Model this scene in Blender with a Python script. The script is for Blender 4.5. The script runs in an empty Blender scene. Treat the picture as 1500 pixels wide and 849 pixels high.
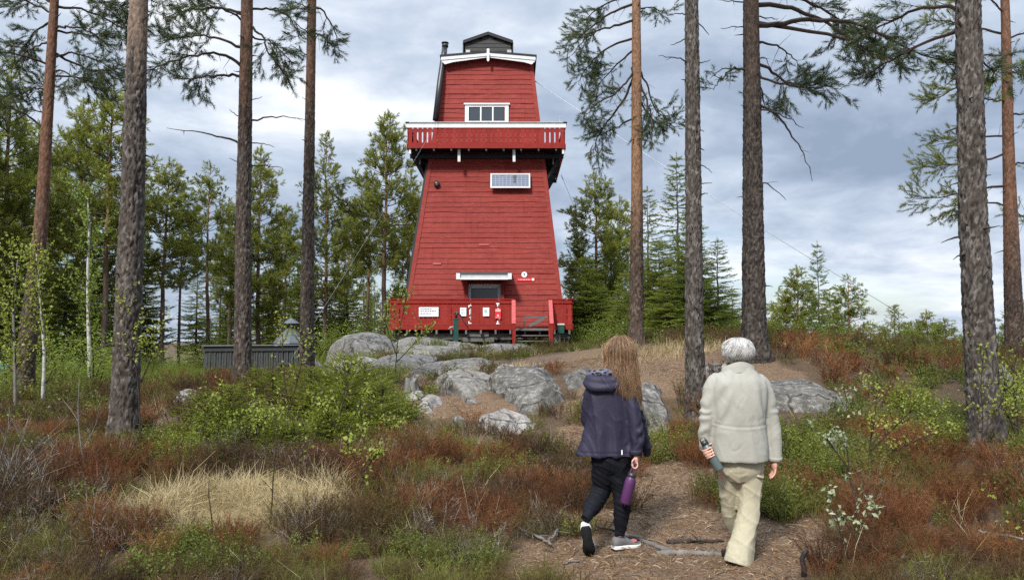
import bpy, math, random
import numpy as np
from math import pi, sin, cos, tan, atan, sqrt, radians as R
from mathutils import Vector, Matrix

S = bpy.context.scene
COL = S.collection
rng = np.random.default_rng(11)
F_PX, CAMZ, PITCH = 1133.0, 1.72, atan(73 / 1133)

# ------------------------------------------------------------------ camera geometry (photo measurements -> metres)
def P(px, py, Y):
    u, v = px - 750.0, 424.5 - py
    yy = F_PX * cos(PITCH) - v * sin(PITCH)
    zz = F_PX * sin(PITCH) + v * cos(PITCH)
    return np.array([u * Y / yy, Y, CAMZ + zz * Y / yy])

def A(*v):
    return np.array(v, float)

# ------------------------------------------------------------------ numpy noise
def _hash(ix, iy, iz, seed):
    h = (ix * 374761393 + iy * 668265263 + iz * 2147483647 + seed * 1274126177) & 0xffffffff
    h = ((h ^ (h >> 13)) * 1274126177) & 0xffffffff
    h = ((h ^ (h >> 15)) * 2246822519) & 0xffffffff
    return ((h ^ (h >> 16)) & 0xffff) / 65535.0

def vnoise(p, seed=0):
    p = np.asarray(p, float)
    f = np.floor(p); i = f.astype(np.int64); t = p - f; t = t * t * (3 - 2 * t)
    o = 0
    for dx in (0, 1):
        wx = t[:, 0] if dx else 1 - t[:, 0]
        for dy in (0, 1):
            wy = t[:, 1] if dy else 1 - t[:, 1]
            for dz in (0, 1):
                wz = t[:, 2] if dz else 1 - t[:, 2]
                o = o + wx * wy * wz * _hash(i[:, 0] + dx, i[:, 1] + dy, i[:, 2] + dz, seed)
    return o * 2 - 1

def fbm(p, oct=4, seed=0, gain=.5):
    p = np.asarray(p, float); a = 1.0; o = 0; s = 0
    for k in range(oct):
        o = o + a * vnoise(p * 2 ** k + k * 17.3, seed + k); s += a; a *= gain
    return o / s

def cell2(x, y, per, seed=0):
    """F1, F2 of a jittered 2-d grid, periodic in x with period per cells."""
    ix = np.floor(x).astype(np.int64); iy = np.floor(y).astype(np.int64)
    f1 = np.full(x.shape, 9.0); f2 = np.full(x.shape, 9.0)
    for dx in (-1, 0, 1):
        for dy in (-1, 0, 1):
            cx, cy = ix + dx, iy + dy
            wx = np.mod(cx, per)
            px = cx + .15 + .7 * _hash(wx, cy, wx * 0 + 1, seed); py = cy + .15 + .7 * _hash(wx, cy, wx * 0 + 2, seed)
            d = np.hypot(px - x, py - y)
            f2 = np.where(d < f1, f1, np.minimum(f2, d)); f1 = np.minimum(f1, d)
    return f1, f2

def sstep(x, a, b):
    t = np.clip((x - a) / (b - a), 0, 1)
    return t * t * (3 - 2 * t)

# ------------------------------------------------------------------ mesh builder
class MB:
    def __init__(s):
        s.V = []; s.F = []; s.n = 0; s.a = []; s.b = []
    def add(s, V, F, m=0, a=0.0, b=0.0):
        V = np.asarray(V, float).reshape(-1, 3); k = len(V)
        s.V.append(V)
        for f in (F if isinstance(F, list) else [F]):
            f = np.asarray(f, np.int64)
            if f.size:
                if f.ndim == 1: f = f[None]
                s.F.append((f + s.n, m))
        s.a.append(np.broadcast_to(np.asarray(a, float), (k,))); s.b.append(np.broadcast_to(np.asarray(b, float), (k,)))
        s.n += k
        return s
    def merge(s, o, m=None):
        for V, a, b in zip(o.V, o.a, o.b): s.V.append(V); s.a.append(a); s.b.append(b)
        for f, mm in o.F: s.F.append((f + s.n, mm if m is None else m))
        s.n += o.n
        return s
    def mesh(s, name, mats, smooth=False):
        me = bpy.data.meshes.new(name)
        V = np.concatenate(s.V); me.vertices.add(len(V)); me.vertices.foreach_set('co', V.astype(np.float32).ravel())
        li = np.concatenate([f.ravel() for f, m in s.F])
        cnt = np.concatenate([np.full(len(f), f.shape[1]) for f, m in s.F])
        mi = np.concatenate([np.full(len(f), m) for f, m in s.F])
        st = np.concatenate([[0], np.cumsum(cnt)[:-1]])
        me.loops.add(len(li)); me.loops.foreach_set('vertex_index', li.astype(np.int32))
        me.polygons.add(len(cnt)); me.polygons.foreach_set('loop_start', st.astype(np.int32))
        me.polygons.foreach_set('material_index', mi.astype(np.int32))
        me.polygons.foreach_set('use_smooth', np.full(len(cnt), bool(smooth)))
        for nm, arr in (('a', s.a), ('b', s.b)):
            arr = np.concatenate(arr)
            if np.any(arr != 0):
                at = me.attributes.new(nm, 'FLOAT', 'POINT'); at.data.foreach_set('value', arr.astype(np.float32))
        for m in (mats if isinstance(mats, (list, tuple)) else [mats]): me.materials.append(m)
        me.update(calc_edges=True)
        return me
    def build(s, name, mats, parent=None, smooth=False, loc=None):
        return link(name, s.mesh(name, mats, smooth), parent, loc)
    # ---- shapes
    def box(s, c, d, rot=None, m=0, a=0.0, bev=0.0):
        d = np.asarray(d, float) / 2
        V = np.array([[x, y, z] for x in (-1, 1) for y in (-1, 1) for z in (-1, 1)], float) * d
        if rot is not None: V = V @ np.asarray(rot).T
        F = [[0, 1, 3, 2], [4, 6, 7, 5], [0, 4, 5, 1], [2, 3, 7, 6], [0, 2, 6, 4], [1, 5, 7, 3]]
        return s.add(V + np.asarray(c, float), np.array(F), m, a)
    def bar(s, p, q, w, h, up=(0, 0, 1), m=0, a=0.0):
        p, q = np.asarray(p, float), np.asarray(q, float)
        d = q - p; L = np.linalg.norm(d); d = d / L
        up = np.asarray(up, float); x = np.cross(up, d)
        if np.linalg.norm(x) < 1e-6: x = np.cross((0, 1, 0), d)
        x /= np.linalg.norm(x); z = np.cross(d, x)
        return s.box((p + q) / 2, (w, L, h), np.stack([x, d, z], 1), m, a)
    def hexa(s, q0, q1, m=0, a=0.0):
        """two quads (4x3 each, same winding) joined into a solid"""
        V = np.concatenate([q0, q1]); F = [[3, 2, 1, 0], [4, 5, 6, 7]] + [[i, (i + 1) % 4, 4 + (i + 1) % 4, 4 + i] for i in range(4)]
        return s.add(V, np.array(F), m, a)
    def prism(s, pts, d, m=0, a=0.0):
        """planar polygon extruded by vector d"""
        pts = np.asarray(pts, float); n = len(pts); V = np.concatenate([pts, pts + np.asarray(d, float)])
        s.add(V, [np.arange(n)[::-1], np.arange(n, 2 * n), np.array([[i, (i + 1) % n, n + (i + 1) % n, n + i] for i in range(n)])], m, a)
        return s
    def tube(s, pts, rad, n=6, m=0, a=0.0, b=0.0, cap=True):
        pts = np.asarray(pts, float); k = len(pts); rad = np.broadcast_to(np.asarray(rad, float), (k,))
        T = np.gradient(pts, axis=0); T /= np.linalg.norm(T, axis=1)[:, None] + 1e-12
        ref = A(0, 0, 1) if abs(T[0][2]) < .9 else A(1, 0, 0)
        N = np.cross(T, ref) if abs(T[:, 2]).max() < .95 or abs(T[0][2]) >= .9 and abs(T[:, 0]).max() < .95 else None
        if N is None:
            N = np.zeros_like(T); nn = np.cross(T[0], ref)
            for i in range(k):
                nn = nn - T[i] * nn.dot(T[i]); nn = nn / (np.linalg.norm(nn) + 1e-12); N[i] = nn
        N /= np.linalg.norm(N, axis=1)[:, None] + 1e-12
        B = np.cross(T, N); t = np.arange(n) * 2 * pi / n
        V = pts[:, None] + rad[:, None, None] * (N[:, None] * np.cos(t)[None, :, None] + B[:, None] * np.sin(t)[None, :, None])
        i = np.arange(k - 1)[:, None] * n; j = np.arange(n)[None]; j2 = (j + 1) % n
        F = [np.stack([i + j, i + j2, i + n + j2, i + n + j], -1).reshape(-1, 4)]
        if cap: F += [np.arange(n)[::-1], np.arange(n) + (k - 1) * n]
        aa = np.repeat(np.broadcast_to(np.asarray(a, float), (k,)), n); bb = np.repeat(np.broadcast_to(np.asarray(b, float), (k,)), n)
        return s.add(V.reshape(-1, 3), F, m, aa, bb)
    def rings(s, Rg, m=0, a=0.0, cap=True, close=True):
        """Rg: (k, n, 3) rings lofted"""
        Rg = np.asarray(Rg, float); k, n = Rg.shape[:2]
        i = np.arange(k - 1)[:, None] * n; j = np.arange(n)[None]; j2 = (j + 1) % n
        F = [np.stack([i + j, i + j2, i + n + j2, i + n + j], -1).reshape(-1, 4)]
        if cap: F += [np.arange(n)[::-1], np.arange(n) + (k - 1) * n]
        return s.add(Rg.reshape(-1, 3), F, m, a)
    def inst(s, tmpl, pos, dirs, scale, m=0, a=0.0, b=0.0, roll=None):
        """copies of a template mesh (V, F), its z axis turned to dirs"""
        TV, TF = tmpl; pos = np.asarray(pos, float); n = len(pos)
        if n == 0: return s
        D = np.asarray(dirs, float); D = D / (np.linalg.norm(D, axis=1)[:, None] + 1e-12)
        ref = np.where(np.abs(D[:, 2:3]) < .95, A(0, 0, 1)[None], A(1, 0, 0)[None])
        X = np.cross(ref, D); X /= np.linalg.norm(X, axis=1)[:, None]; Y = np.cross(D, X)
        r = rng.uniform(0, 2 * pi, n) if roll is None else np.broadcast_to(roll, (n,))
        X, Y = X * np.cos(r)[:, None] + Y * np.sin(r)[:, None], Y * np.cos(r)[:, None] - X * np.sin(r)[:, None]
        M = np.stack([X, Y, D], 2) * np.broadcast_to(np.asarray(scale, float), (n,))[:, None, None]
        V = np.einsum('nij,kj->nki', M, TV) + pos[:, None]
        k = len(TV); off = (np.arange(n) * k)[:, None, None]
        F = [(np.asarray(f)[None] + off).reshape(-1, np.asarray(f).shape[1]) for f in (TF if isinstance(TF, list) else [TF])]
        return s.add(V.reshape(-1, 3), F, m, np.repeat(np.broadcast_to(np.asarray(a, float), (n,)), k), np.repeat(np.broadcast_to(np.asarray(b, float), (n,)), k))

# ------------------------------------------------------------------ objects
def link(name, data, parent=None, loc=None):
    o = bpy.data.objects.new(name, data); COL.objects.link(o)
    if parent is not None: o.parent = parent
    if loc is not None: o.location = loc
    return o

def tag(o, label=None, cat=None, group=None, kind=None):
    if label: o['label'] = label
    if cat: o['category'] = cat
    if group: o['group'] = group
    if kind: o['kind'] = kind
    return o

def thing(name, loc, label, cat, group=None, rz=0.0):
    o = link(name, None); o.location = loc; o.rotation_euler = (0, 0, rz)
    o.empty_display_size = .2
    return tag(o, label, cat, group)

# ------------------------------------------------------------------ materials
def hexc(r, g, b):
    f = lambda c: ((c / 255 + .055) / 1.055) ** 2.4 if c > 10 else c / 255 / 12.92
    return (f(r), f(g), f(b), 1)

class NT:
    def __init__(s, name):
        s.m = bpy.data.materials.new(name); s.m.use_nodes = True; s.t = s.m.node_tree; s.t.nodes.clear()
        s.out = s.t.nodes.new('ShaderNodeOutputMaterial')
    def n(s, typ, **kw):
        o = s.t.nodes.new('ShaderNode' + typ)
        for k, v in kw.items():
            if k in o.inputs: s.put(o.inputs[k], v)
            else: setattr(o, k, v)
        return o
    def put(s, sock, v):
        if isinstance(v, bpy.types.NodeSocket): s.t.links.new(v, sock)
        elif isinstance(v, bpy.types.Node): s.t.links.new(v.outputs[0], sock)
        else: sock.default_value = v
    def coord(s, scale=(1, 1, 1), which='Object'):
        c = s.n('TexCoord'); mp = s.n('Mapping'); s.t.links.new(c.outputs[which], mp.inputs['Vector']); mp.inputs['Scale'].default_value = scale
        return mp.outputs[0]
    def noise(s, vec, scale, detail=4, rough=.55):
        o = s.n('TexNoise', Scale=scale, Detail=detail, Roughness=rough); s.put(o.inputs['Vector'], vec); return o.outputs['Fac']
    def ramp(s, fac, stops, interp='LINEAR'):
        o = s.n('ValToRGB'); s.put(o.inputs[0], fac); r = o.color_ramp; r.interpolation = interp
        while len(r.elements) > 1: r.elements.remove(r.elements[-1])
        r.elements[0].position = stops[0][0]; r.elements[0].color = col4(stops[0][1])
        for p, c in stops[1:]:
            e = r.elements.new(p); e.color = col4(c)
        return o.outputs[0]
    def mix(s, fac, a, b, mode='MIX'):
        o = s.n('Mix', data_type='RGBA', blend_type=mode)
        s.put(o.inputs[0], fac); s.put(o.inputs[6], col4(a)); s.put(o.inputs[7], col4(b)); return o.outputs[2]
    def math(s, op, a, b=0.0, c=0.0, clamp=False):
        o = s.n('Math', operation=op, use_clamp=clamp); s.put(o.inputs[0], a); s.put(o.inputs[1], b); s.put(o.inputs[2], c); return o.outputs[0]
    def attr(s, name):
        return s.n('Attribute', attribute_name=name).outputs['Fac']
    def bump(s, h, strength=.5, dist=.02, prev=None):
        o = s.n('Bump', Strength=strength, Distance=dist, Height=h)
        if prev is not None: s.put(o.inputs['Normal'], prev)
        return o.outputs[0]
    def bsdf(s, color, rough=.8, normal=None, spec=.3, **kw):
        o = s.n('BsdfPrincipled'); s.put(o.inputs['Base Color'], col4(color)); s.put(o.inputs['Roughness'], rough)
        o.inputs['Specular IOR Level'].default_value = spec
        for k, v in kw.items(): s.put(o.inputs[k.replace('_', ' ')], v)
        if normal is not None: s.put(o.inputs['Normal'], normal)
        return o.outputs[0]
    def done(s, sh):
        s.put(s.out.inputs['Surface'], sh); return s.m

def col4(c):
    if isinstance(c, (tuple, list)) and len(c) == 3: return (*c, 1)
    return c

def simple(name, color, rough=.7, spec=.3, var=.25, nscale=6, bump=0.0, bscale=60, stretch=(1, 1, 1), metallic=0.0):
    t = NT(name); v = t.coord(stretch)
    n = t.noise(v, nscale, 5)
    c = t.mix(t.math('MULTIPLY', t.math('SUBTRACT', n, .3, clamp=True), 2.0, clamp=True), tuple(x * (1 - var) for x in color[:3]), tuple(min(1, x * (1 + var * .6)) for x in color[:3]))
    nb = t.bump(t.noise(v, bscale, 4), bump, .01) if bump else None
    return t.done(t.bsdf(c, rough, nb, spec, Metallic=metallic))

def leafmat(name, stops, trans=.35, rough=.6, spec=.2, tint=(1.25, 1.15, .6)):
    """foliage: colour from the attribute a (a per-clump value), some light passes through"""
    t = NT(name)
    g = t.attr('a')
    c = t.ramp(g, stops)
    d = t.bsdf(c, rough, None, spec)
    tr = t.n('BsdfTranslucent', Color=t.mix(1.0, c, (*tint, 1), 'MULTIPLY'))
    mx = t.n('MixShader', Fac=trans); t.put(mx.inputs[1], d); t.put(mx.inputs[2], tr)
    return t.done(mx.outputs[0])
# ================================================================== terrain
CP = []   # control points (X, Y, Z)
def cp(px, py, Y): CP.append(P(px, py, Y))
for x in (-200, 300, 800, 1300, 1700): cp(x, 849, 5.5)
for x in (-5, 0, 5): CP.append(A(x, 1, .02)); CP.append(A(x * 2, -8, -.1))
cp(1080, 832, 5.82); cp(1250, 790, 6.4); cp(900, 795, 6.4); cp(850, 640, 10.0); cp(181, 645, 9.0); cp(230, 598, 12)
cp(350, 735, 7.2); cp(560, 650, 9.5); cp(740, 640, 10.2); cp(740, 560, 12.8); cp(700, 526, 21); cp(520, 516, 24); cp(650, 513, 27); cp(580, 530, 20)
cp(780, 513, 29.4); cp(932, 509, 16); cp(1017, 600, 10.4); cp(1100, 517, 13); cp(1190, 603, 10.8); cp(1190, 556, 12.3)
cp(1300, 517, 14.5); cp(1444, 662, 8.0); cp(1485, 530, 15); cp(100, 566, 18); cp(250, 548, 25); cp(370, 556, 27); cp(450, 566, 14.4); cp(355, 562, 12.6)
cp(960, 545, 13.5); cp(870, 600, 11.4); cp(600, 580, 13); cp(0, 640, 10); cp(-300, 620, 10); cp(1700, 620, 10); cp(0, 730, 7.2)
cp(970, 652, 10.3); cp(970, 640, 10.9); cp(955, 552, 12.4); cp(865, 616, 10.9); cp(860, 572, 12.2); cp(370, 560, 22); cp(370, 560, 18); cp(430, 556, 21); cp(440, 552, 25); cp(300, 556, 21); cp(830, 507, 33); cp(600, 512, 33); cp(620, 560, 14.5); cp(1380, 560, 11.5)
for x, y, z in ((-4, 40, .9), (3, 42, .2), (-18, 40, .5), (-30, 30, .3), (-40, 60, 0), (-10, 70, -1.2), (8, 26, .9), (14, 24, .1), (12, 40, -1.8), (25, 35, -2), (25, 18, .8), (35, 60, -6), (10, 75, -6),
                (-30, 10, 0), (-25, 0, -.3), (25, 0, -.2), (28, 8, .2), (60, 60, -9), (-70, 20, -.5), (60, 20, -1), (-60, 90, -2), (0, 100, -6), (60, 100, -12)):
    CP.append(A(x, y, z))
CP = np.array(CP)
def _U(r2):
    return r2 * np.log(r2 + 1e-9)
_n = len(CP); _K = _U(((CP[:, None, :2] - CP[None, :, :2]) ** 2).sum(-1)) + np.eye(_n) * .6
_Q = np.concatenate([np.ones((_n, 1)), CP[:, :2]], 1)
_w = np.linalg.solve(np.block([[_K, _Q], [_Q.T, np.zeros((3, 3))]]), np.concatenate([CP[:, 2], np.zeros(3)]))
def gz(X, Y, detail=True):
    X = np.atleast_1d(np.asarray(X, float)).ravel(); Y = np.atleast_1d(np.asarray(Y, float)).ravel()
    q = np.stack([np.clip(X, -70, 65), np.clip(Y, -10, 105)], 1)
    z = np.empty(len(q))
    for i in range(0, len(q), 40000):
        d = q[i:i + 40000]
        z[i:i + 40000] = _U(((d[:, None] - CP[None, :, :2]) ** 2).sum(-1)) @ _w[:_n] + _w[_n] + d @ _w[_n + 1:]
    far = sstep(np.hypot(X, Y), 75, 130)
    z = z * (1 - far) - 12 * far
    z = np.clip(z, -14, 4)
    if detail:
        p = np.stack([X, Y, X * 0], 1)
        near = 1 - sstep(np.hypot(X, Y), 30, 80)
        z = z + near * (.08 * fbm(p * .9, 3, 5) + .03 * fbm(p * 4.5, 3, 9))
    return z
def G(px, py, y0=3.0, y1=80.0):
    """where the sight line of a photo pixel meets the ground"""
    Y = np.concatenate([np.arange(y0, 20, .03), np.arange(20, y1, .1)])
    d = P(px, py, 1.0) - A(0, 0, CAMZ)
    z = CAMZ + d[2] * Y; g = gz(d[0] * Y, Y)
    k = np.nonzero(z < g)[0]; i = k[0] if len(k) else -1
    return A(d[0] * Y[i], Y[i], g[i])
def on(X, Y):
    return A(X, Y, gz(X, Y)[0])

# --- where the bare needle litter of the path lies (plan discs: x, y, radius)
PATHD = []
for px, py, r in ((1010, 845, 1.0), (930, 825, .75), (1080, 800, .8), (1010, 790, .75), (980, 765, .55), (1150, 790, .42), (1195, 775, .25), (840, 835, .55), (760, 843, .3), (960, 720, .5), (975, 690, .35), (880, 760, .3),
                  (855, 665, .4), (845, 645, .42), (838, 628, .3), (700, 602, .6), (670, 588, .7), (950, 545, 1.1), (985, 556, .8), (900, 535, 1.2), (850, 525, 1.7), (800, 517, 2.2), (760, 518, 1.6), (960, 530, 1.6), (1030, 545, .8), (1080, 535, 1.0), (690, 532, .7), (1040, 700, .3), (975, 655, .35), (610, 563, .5), (640, 600, .5), (858, 595, .35), (848, 608, .3), (900, 560, .5), (875, 575, .45), (880, 545, .6)):
    g = G(px, py); PATHD.append((g[0], g[1], r))
PATHD += [(.8, 3.5, 1.1), (.6, 1.5, 1.1), (.4, -1, 1.1), (.2, -4, 1.2)]
PATHD = np.array(PATHD)
g = G(360, 745); DRYC = g[:2].copy()
def pathm(X, Y):
    X = np.asarray(X, float); Y = np.asarray(Y, float)
    m = np.full(X.shape, -1.0)
    for x, y, r in PATHD: m = np.maximum(m, 1 - np.hypot(X - x, Y - y) / r)
    w = vnoise(np.stack([X * 2.2, Y * 2.2, X * 0], 1), 3) * .22 + vnoise(np.stack([X * 7, Y * 7, X * 0], 1), 4) * .1
    return sstep(m + w, 0.0, .22)
def drym(X, Y):
    X = np.asarray(X, float); Y = np.asarray(Y, float)
    d = np.hypot((X - DRYC[0]) / 1.05, (Y - DRYC[1]) / .8) + .25 * vnoise(np.stack([X * 2, Y * 2, X * 0], 1), 8)
    return 1 - sstep(d, .75, 1.15)
def grassm(X, Y):
    """the green grassy strip in front of the shelter"""
    X = np.asarray(X, float); Y = np.asarray(Y, float)
    return np.clip((1 - sstep(np.hypot((X + 9) / 6, (Y - 21) / 6), .6, 1.0)) + sstep(Y, 17, 20) * (1 - sstep(X, 3, 6)) * .3, 0, 1)

_rows = np.concatenate([np.arange(-25, 3, 1.0), np.arange(3, 16, .07), np.arange(16, 46, .3), np.geomspace(46, 3500, 60)])
_t = np.linspace(-1, 1, 401); _s = np.sign(_t) * np.abs(_t) ** 1.6
_wd = np.where(_rows < 46, 16 + .9 * np.maximum(_rows, 0), 57 * (_rows / 46) ** 1.15)
_X = _wd[:, None] * _s[None]; _Y = np.repeat(_rows[:, None], 401, 1)
_Z = gz(_X, _Y).reshape(_X.shape)
def build_ground():
    mb = MB(); k, n = _X.shape
    i = np.arange(k - 1)[:, None] * n; j = np.arange(n - 1)[None]
    mb.add(np.stack([_X, _Y, _Z], -1).reshape(-1, 3), np.stack([i + j, i + j + 1, i + n + j + 1, i + n + j], -1).reshape(-1, 4),
           0, pathm(_X.ravel(), _Y.ravel()), np.clip(drym(_X.ravel(), _Y.ravel()) + .2 * grassm(_X.ravel(), _Y.ravel()), 0, 1))
    t = NT('forest_floor'); v = t.coord()
    fine = t.noise(v, 55, 6, .7); mid = t.noise(v, 7, 5); big = t.noise(v, 1.3, 4)
    st = t.coord((90, 22, 40)); st2 = t.coord((20, 85, 40)); needles = t.math('MAXIMUM', t.noise(st, 1.0, 3, .6), t.noise(st2, 1.0, 3, .6))
    soil = t.ramp(fine, [(.3, (.022, .015, .01)), (.55, (.06, .042, .024)), (.75, (.13, .095, .06))])
    litter = t.ramp(t.math('ADD', t.math('MULTIPLY', needles, .75), t.math('MULTIPLY', fine, .3)), [(.38, (.038, .024, .015)), (.5, (.108, .07, .043)), (.62, (.20, .14, .09)), (.75, (.36, .28, .2))])
    litter = t.mix(t.math('MULTIPLY', mid, .6), litter, t.mix(.6, litter, (.11, .06, .033)))
    dry = t.ramp(fine, [(.3, (.07, .05, .025)), (.6, (.24, .18, .09))])
    litter = t.mix(t.math('MULTIPLY', t.math('SUBTRACT', t.noise(v, 3.1, 6, .65), .5, clamp=True), 3.0, clamp=True), litter, t.mix(.35, soil, litter))
    soil = t.mix(t.math('MULTIPLY', mid, .7), soil, litter)
    c = t.mix(t.attr('a'), soil, litter); c = t.mix(t.math('MULTIPLY', t.attr('b'), t.math('SUBTRACT', 1.0, t.attr('a')), clamp=True), c, dry)
    nb = t.bump(fine, .6, .02); nb = t.bump(needles, .5, .015, nb)
    o = mb.build('ground', t.done(t.bsdf(c, .95, nb, .15)), None, True)
    tag(o, kind='structure')
build_ground()
# ================================================================== sky, sun, camera
SUN_EL, SUN_AZ = R(42), R(205)      # azimuth clockwise from +Y: the light comes from behind the photographer, a little to the left
w = bpy.data.worlds.new('World'); S.world = w; w.use_nodes = True
def build_world():
    t = NT.__new__(NT); t.t = w.node_tree; t.t.nodes.clear()
    out = t.n('OutputWorld'); bg = t.n('Background')
    sk = t.n('TexSky', sky_type='NISHITA', sun_disc=False, sun_elevation=SUN_EL, sun_rotation=SUN_AZ, altitude=300, air_density=1.0, dust_density=1.5, ozone_density=1.0)
    tc = t.n('TexCoord'); sp = t.n('SeparateXYZ'); t.put(sp.inputs[0], tc.outputs['Generated'])
    # the cloud deck: the view direction meets a flat layer overhead
    den = t.math('ADD', t.math('MAXIMUM', sp.outputs[2], 0.0), .24)
    cx = t.math('DIVIDE', sp.outputs[0], den); cy = t.math('DIVIDE', sp.outputs[1], den)
    cb = t.n('CombineXYZ'); t.put(cb.inputs[0], cx); t.put(cb.inputs[1], cy); cb.inputs[2].default_value = 3.7
    wn = t.n('TexNoise', Scale=1.1, Detail=3.0); t.put(wn.inputs['Vector'], cb.outputs[0])
    va = t.n('VectorMath', operation='MULTIPLY_ADD'); t.put(va.inputs[0], wn.outputs['Color']); va.inputs[1].default_value = (.5, .5, .5); t.put(va.inputs[2], cb.outputs[0])
    big = t.noise(va.outputs[0], .8, 8, .52); mid = t.noise(va.outputs[0], 3.0, 8, .6); gaps = t.noise(va.outputs[0], .62, 6, .5)
    shade = t.math('ADD', t.math('MULTIPLY', big, .64), t.math('MULTIPLY', mid, .36))
    cl = t.ramp(shade, [(.38, (1.9, 2.4, 3.25)), (.45, (2.6, 3.15, 4.05)), (.52, (3.7, 4.25, 5.1)), (.585, (5.2, 5.6, 6.2)), (.66, (7.2, 7.3, 7.4))])
    # blue breaks low over the horizon
    low = t.math('SUBTRACT', 1.0, t.math('MULTIPLY', t.math('ABSOLUTE', t.math('SUBTRACT', sp.outputs[2], .07)), 11.0), clamp=True)
    gp = t.math('MULTIPLY', t.math('SUBTRACT', t.math('ADD', gaps, t.math('MULTIPLY', low, .09)), .57, clamp=True), 7.0, clamp=True)
    skc = t.mix(1.0, sk.outputs[0], (.85, .85, .85, 1), 'MULTIPLY')
    c = t.mix(t.math('MULTIPLY', gp, .75), cl, skc)
    zen = t.math('MULTIPLY', t.math('SUBTRACT', sp.outputs[2], .42, clamp=True), 4.6)      # an overcast sky is brightest overhead
    c = t.mix(1.0, c, t.n('CombineColor', Red=t.math('ADD', zen, 1.0), Green=t.math('ADD', zen, 1.0), Blue=t.math('ADD', zen, 1.0)).outputs[0], 'MULTIPLY')
    t.put(bg.inputs['Color'], c); bg.inputs['Strength'].default_value = .085
    t.t.links.new(bg.outputs[0], out.inputs['Surface'])
build_world()
sl = bpy.data.lights.new('sun', 'SUN'); sl.energy = 2.6; sl.angle = R(10); sl.color = (1, .95, .88)
so = link('sun', sl); so.rotation_euler = (pi / 2 - SUN_EL, 0, -SUN_AZ + pi)
so.rotation_euler = Vector((sin(SUN_AZ) * cos(SUN_EL), cos(SUN_AZ) * cos(SUN_EL), sin(SUN_EL))).to_track_quat('Z', 'Y').to_euler()

cd = bpy.data.cameras.new('camera'); co = link('camera', cd)
cd.sensor_width = 36; cd.lens = 36 * F_PX / 1500; cd.clip_start = .1; cd.clip_end = 6000
co.location = (0, 0, CAMZ); co.rotation_euler = (pi / 2 + PITCH, 0, 0)
S.camera = co
S.view_settings.view_transform = 'Standard'; S.view_settings.look = 'None'; S.view_settings.gamma = 1; S.view_settings.exposure = 1.0
S.render.engine = 'CYCLES'
cy = S.cycles
cy.max_bounces = 6; cy.diffuse_bounces = 3; cy.glossy_bounces = 2; cy.transmission_bounces = 3; cy.transparent_max_bounces = 4
cy.use_denoising = False; cy.denoiser = 'OPENIMAGEDENOISE'; cy.sample_clamp_indirect = 6
cy.caustics_reflective = False; cy.caustics_refractive = False
# ================================================================== the red tower
def red_paint(name, c0, c1, dark, faded):
    t = NT(name); v = t.coord((1, 1, 1)); vs = t.coord((1.2, 1.2, 14))
    grain = t.noise(vs, 3.0, 5, .6); blot = t.noise(v, .9, 4); fine = t.noise(t.coord((6, 6, 90)), 3, 4)
    c = t.mix(t.attr('a'), c0, c1)
    c = t.mix(t.math('MULTIPLY', t.math('SUBTRACT', blot, .42, clamp=True), 1.6, clamp=True), c, dark)
    c = t.mix(t.math('MULTIPLY', t.math('SUBTRACT', grain, .5, clamp=True), 2.6, clamp=True), c, faded)
    stk = t.noise(t.coord((7, 7, .35)), 1.0, 4, .6); c = t.mix(t.math('MULTIPLY', t.math('SUBTRACT', stk, .56, clamp=True), 3.0, clamp=True), c, dark); spk = t.noise(t.coord((5, 5, 16)), 2.2, 5, .7); c = t.mix(t.math('MULTIPLY', t.math('SUBTRACT', spk, .64, clamp=True), 5.0, clamp=True), c, faded)
    nb = t.bump(fine, .25, .01)
    return t.done(t.bsdf(c, t.math('ADD', t.math('MULTIPLY', grain, .3), .5), nb, .15))
RED = red_paint('red_wall_paint', (.185, .0225, .0165), (.24, .035, .027), (.145, .016, .012), (.35, .095, .082))
REDT = red_paint('red_trim_paint', (.2, .016, .012), (.25, .024, .018), (.15, .011, .01), (.32, .05, .042))
REDH = red_paint('pink_red_rail_paint', (.38, .075, .075), (.42, .10, .095), (.32, .065, .06), (.5, .18, .16))
WHITE = simple('white_trim_paint', (.62, .63, .63), .5, .35, .12, 5, .15, 40)
GREYW = simple('grey_trim_paint', (.42, .43, .42), .6, .3, .2, 5, .15, 40)
BLACK = simple('black_wood', (.018, .018, .02), .6, .3, .4, 6, .2, 40, (1, 1, 8))
DARKB = simple('dark_grey_board', (.06, .058, .057), .75, .25, .35, 5, .2, 40, (1, 1, 8))
GREYB = simple('weathered_grey_beam', (.14, .14, .135), .85, .2, .4, 4, .3, 40, (1, 6, 6))
CONC = simple('concrete_block', (.27, .265, .25), .9, .2, .3, 8, .3, 60)
BLKM = simple('black_metal', (.02, .02, .022), .4, .5, .3, 6)
STEEL = simple('galvanised_wire', (.30, .31, .32), .4, .5, .2, 8, metallic=.7)
def glassmat(name, c, r):
    t = NT(name); return t.done(t.bsdf(c, r, None, .6))
PANE = glassmat('window_glass', (.035, .042, .05), .06)
DOORGL = glassmat('door_glass', (.02, .018, .018), .08)

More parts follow.
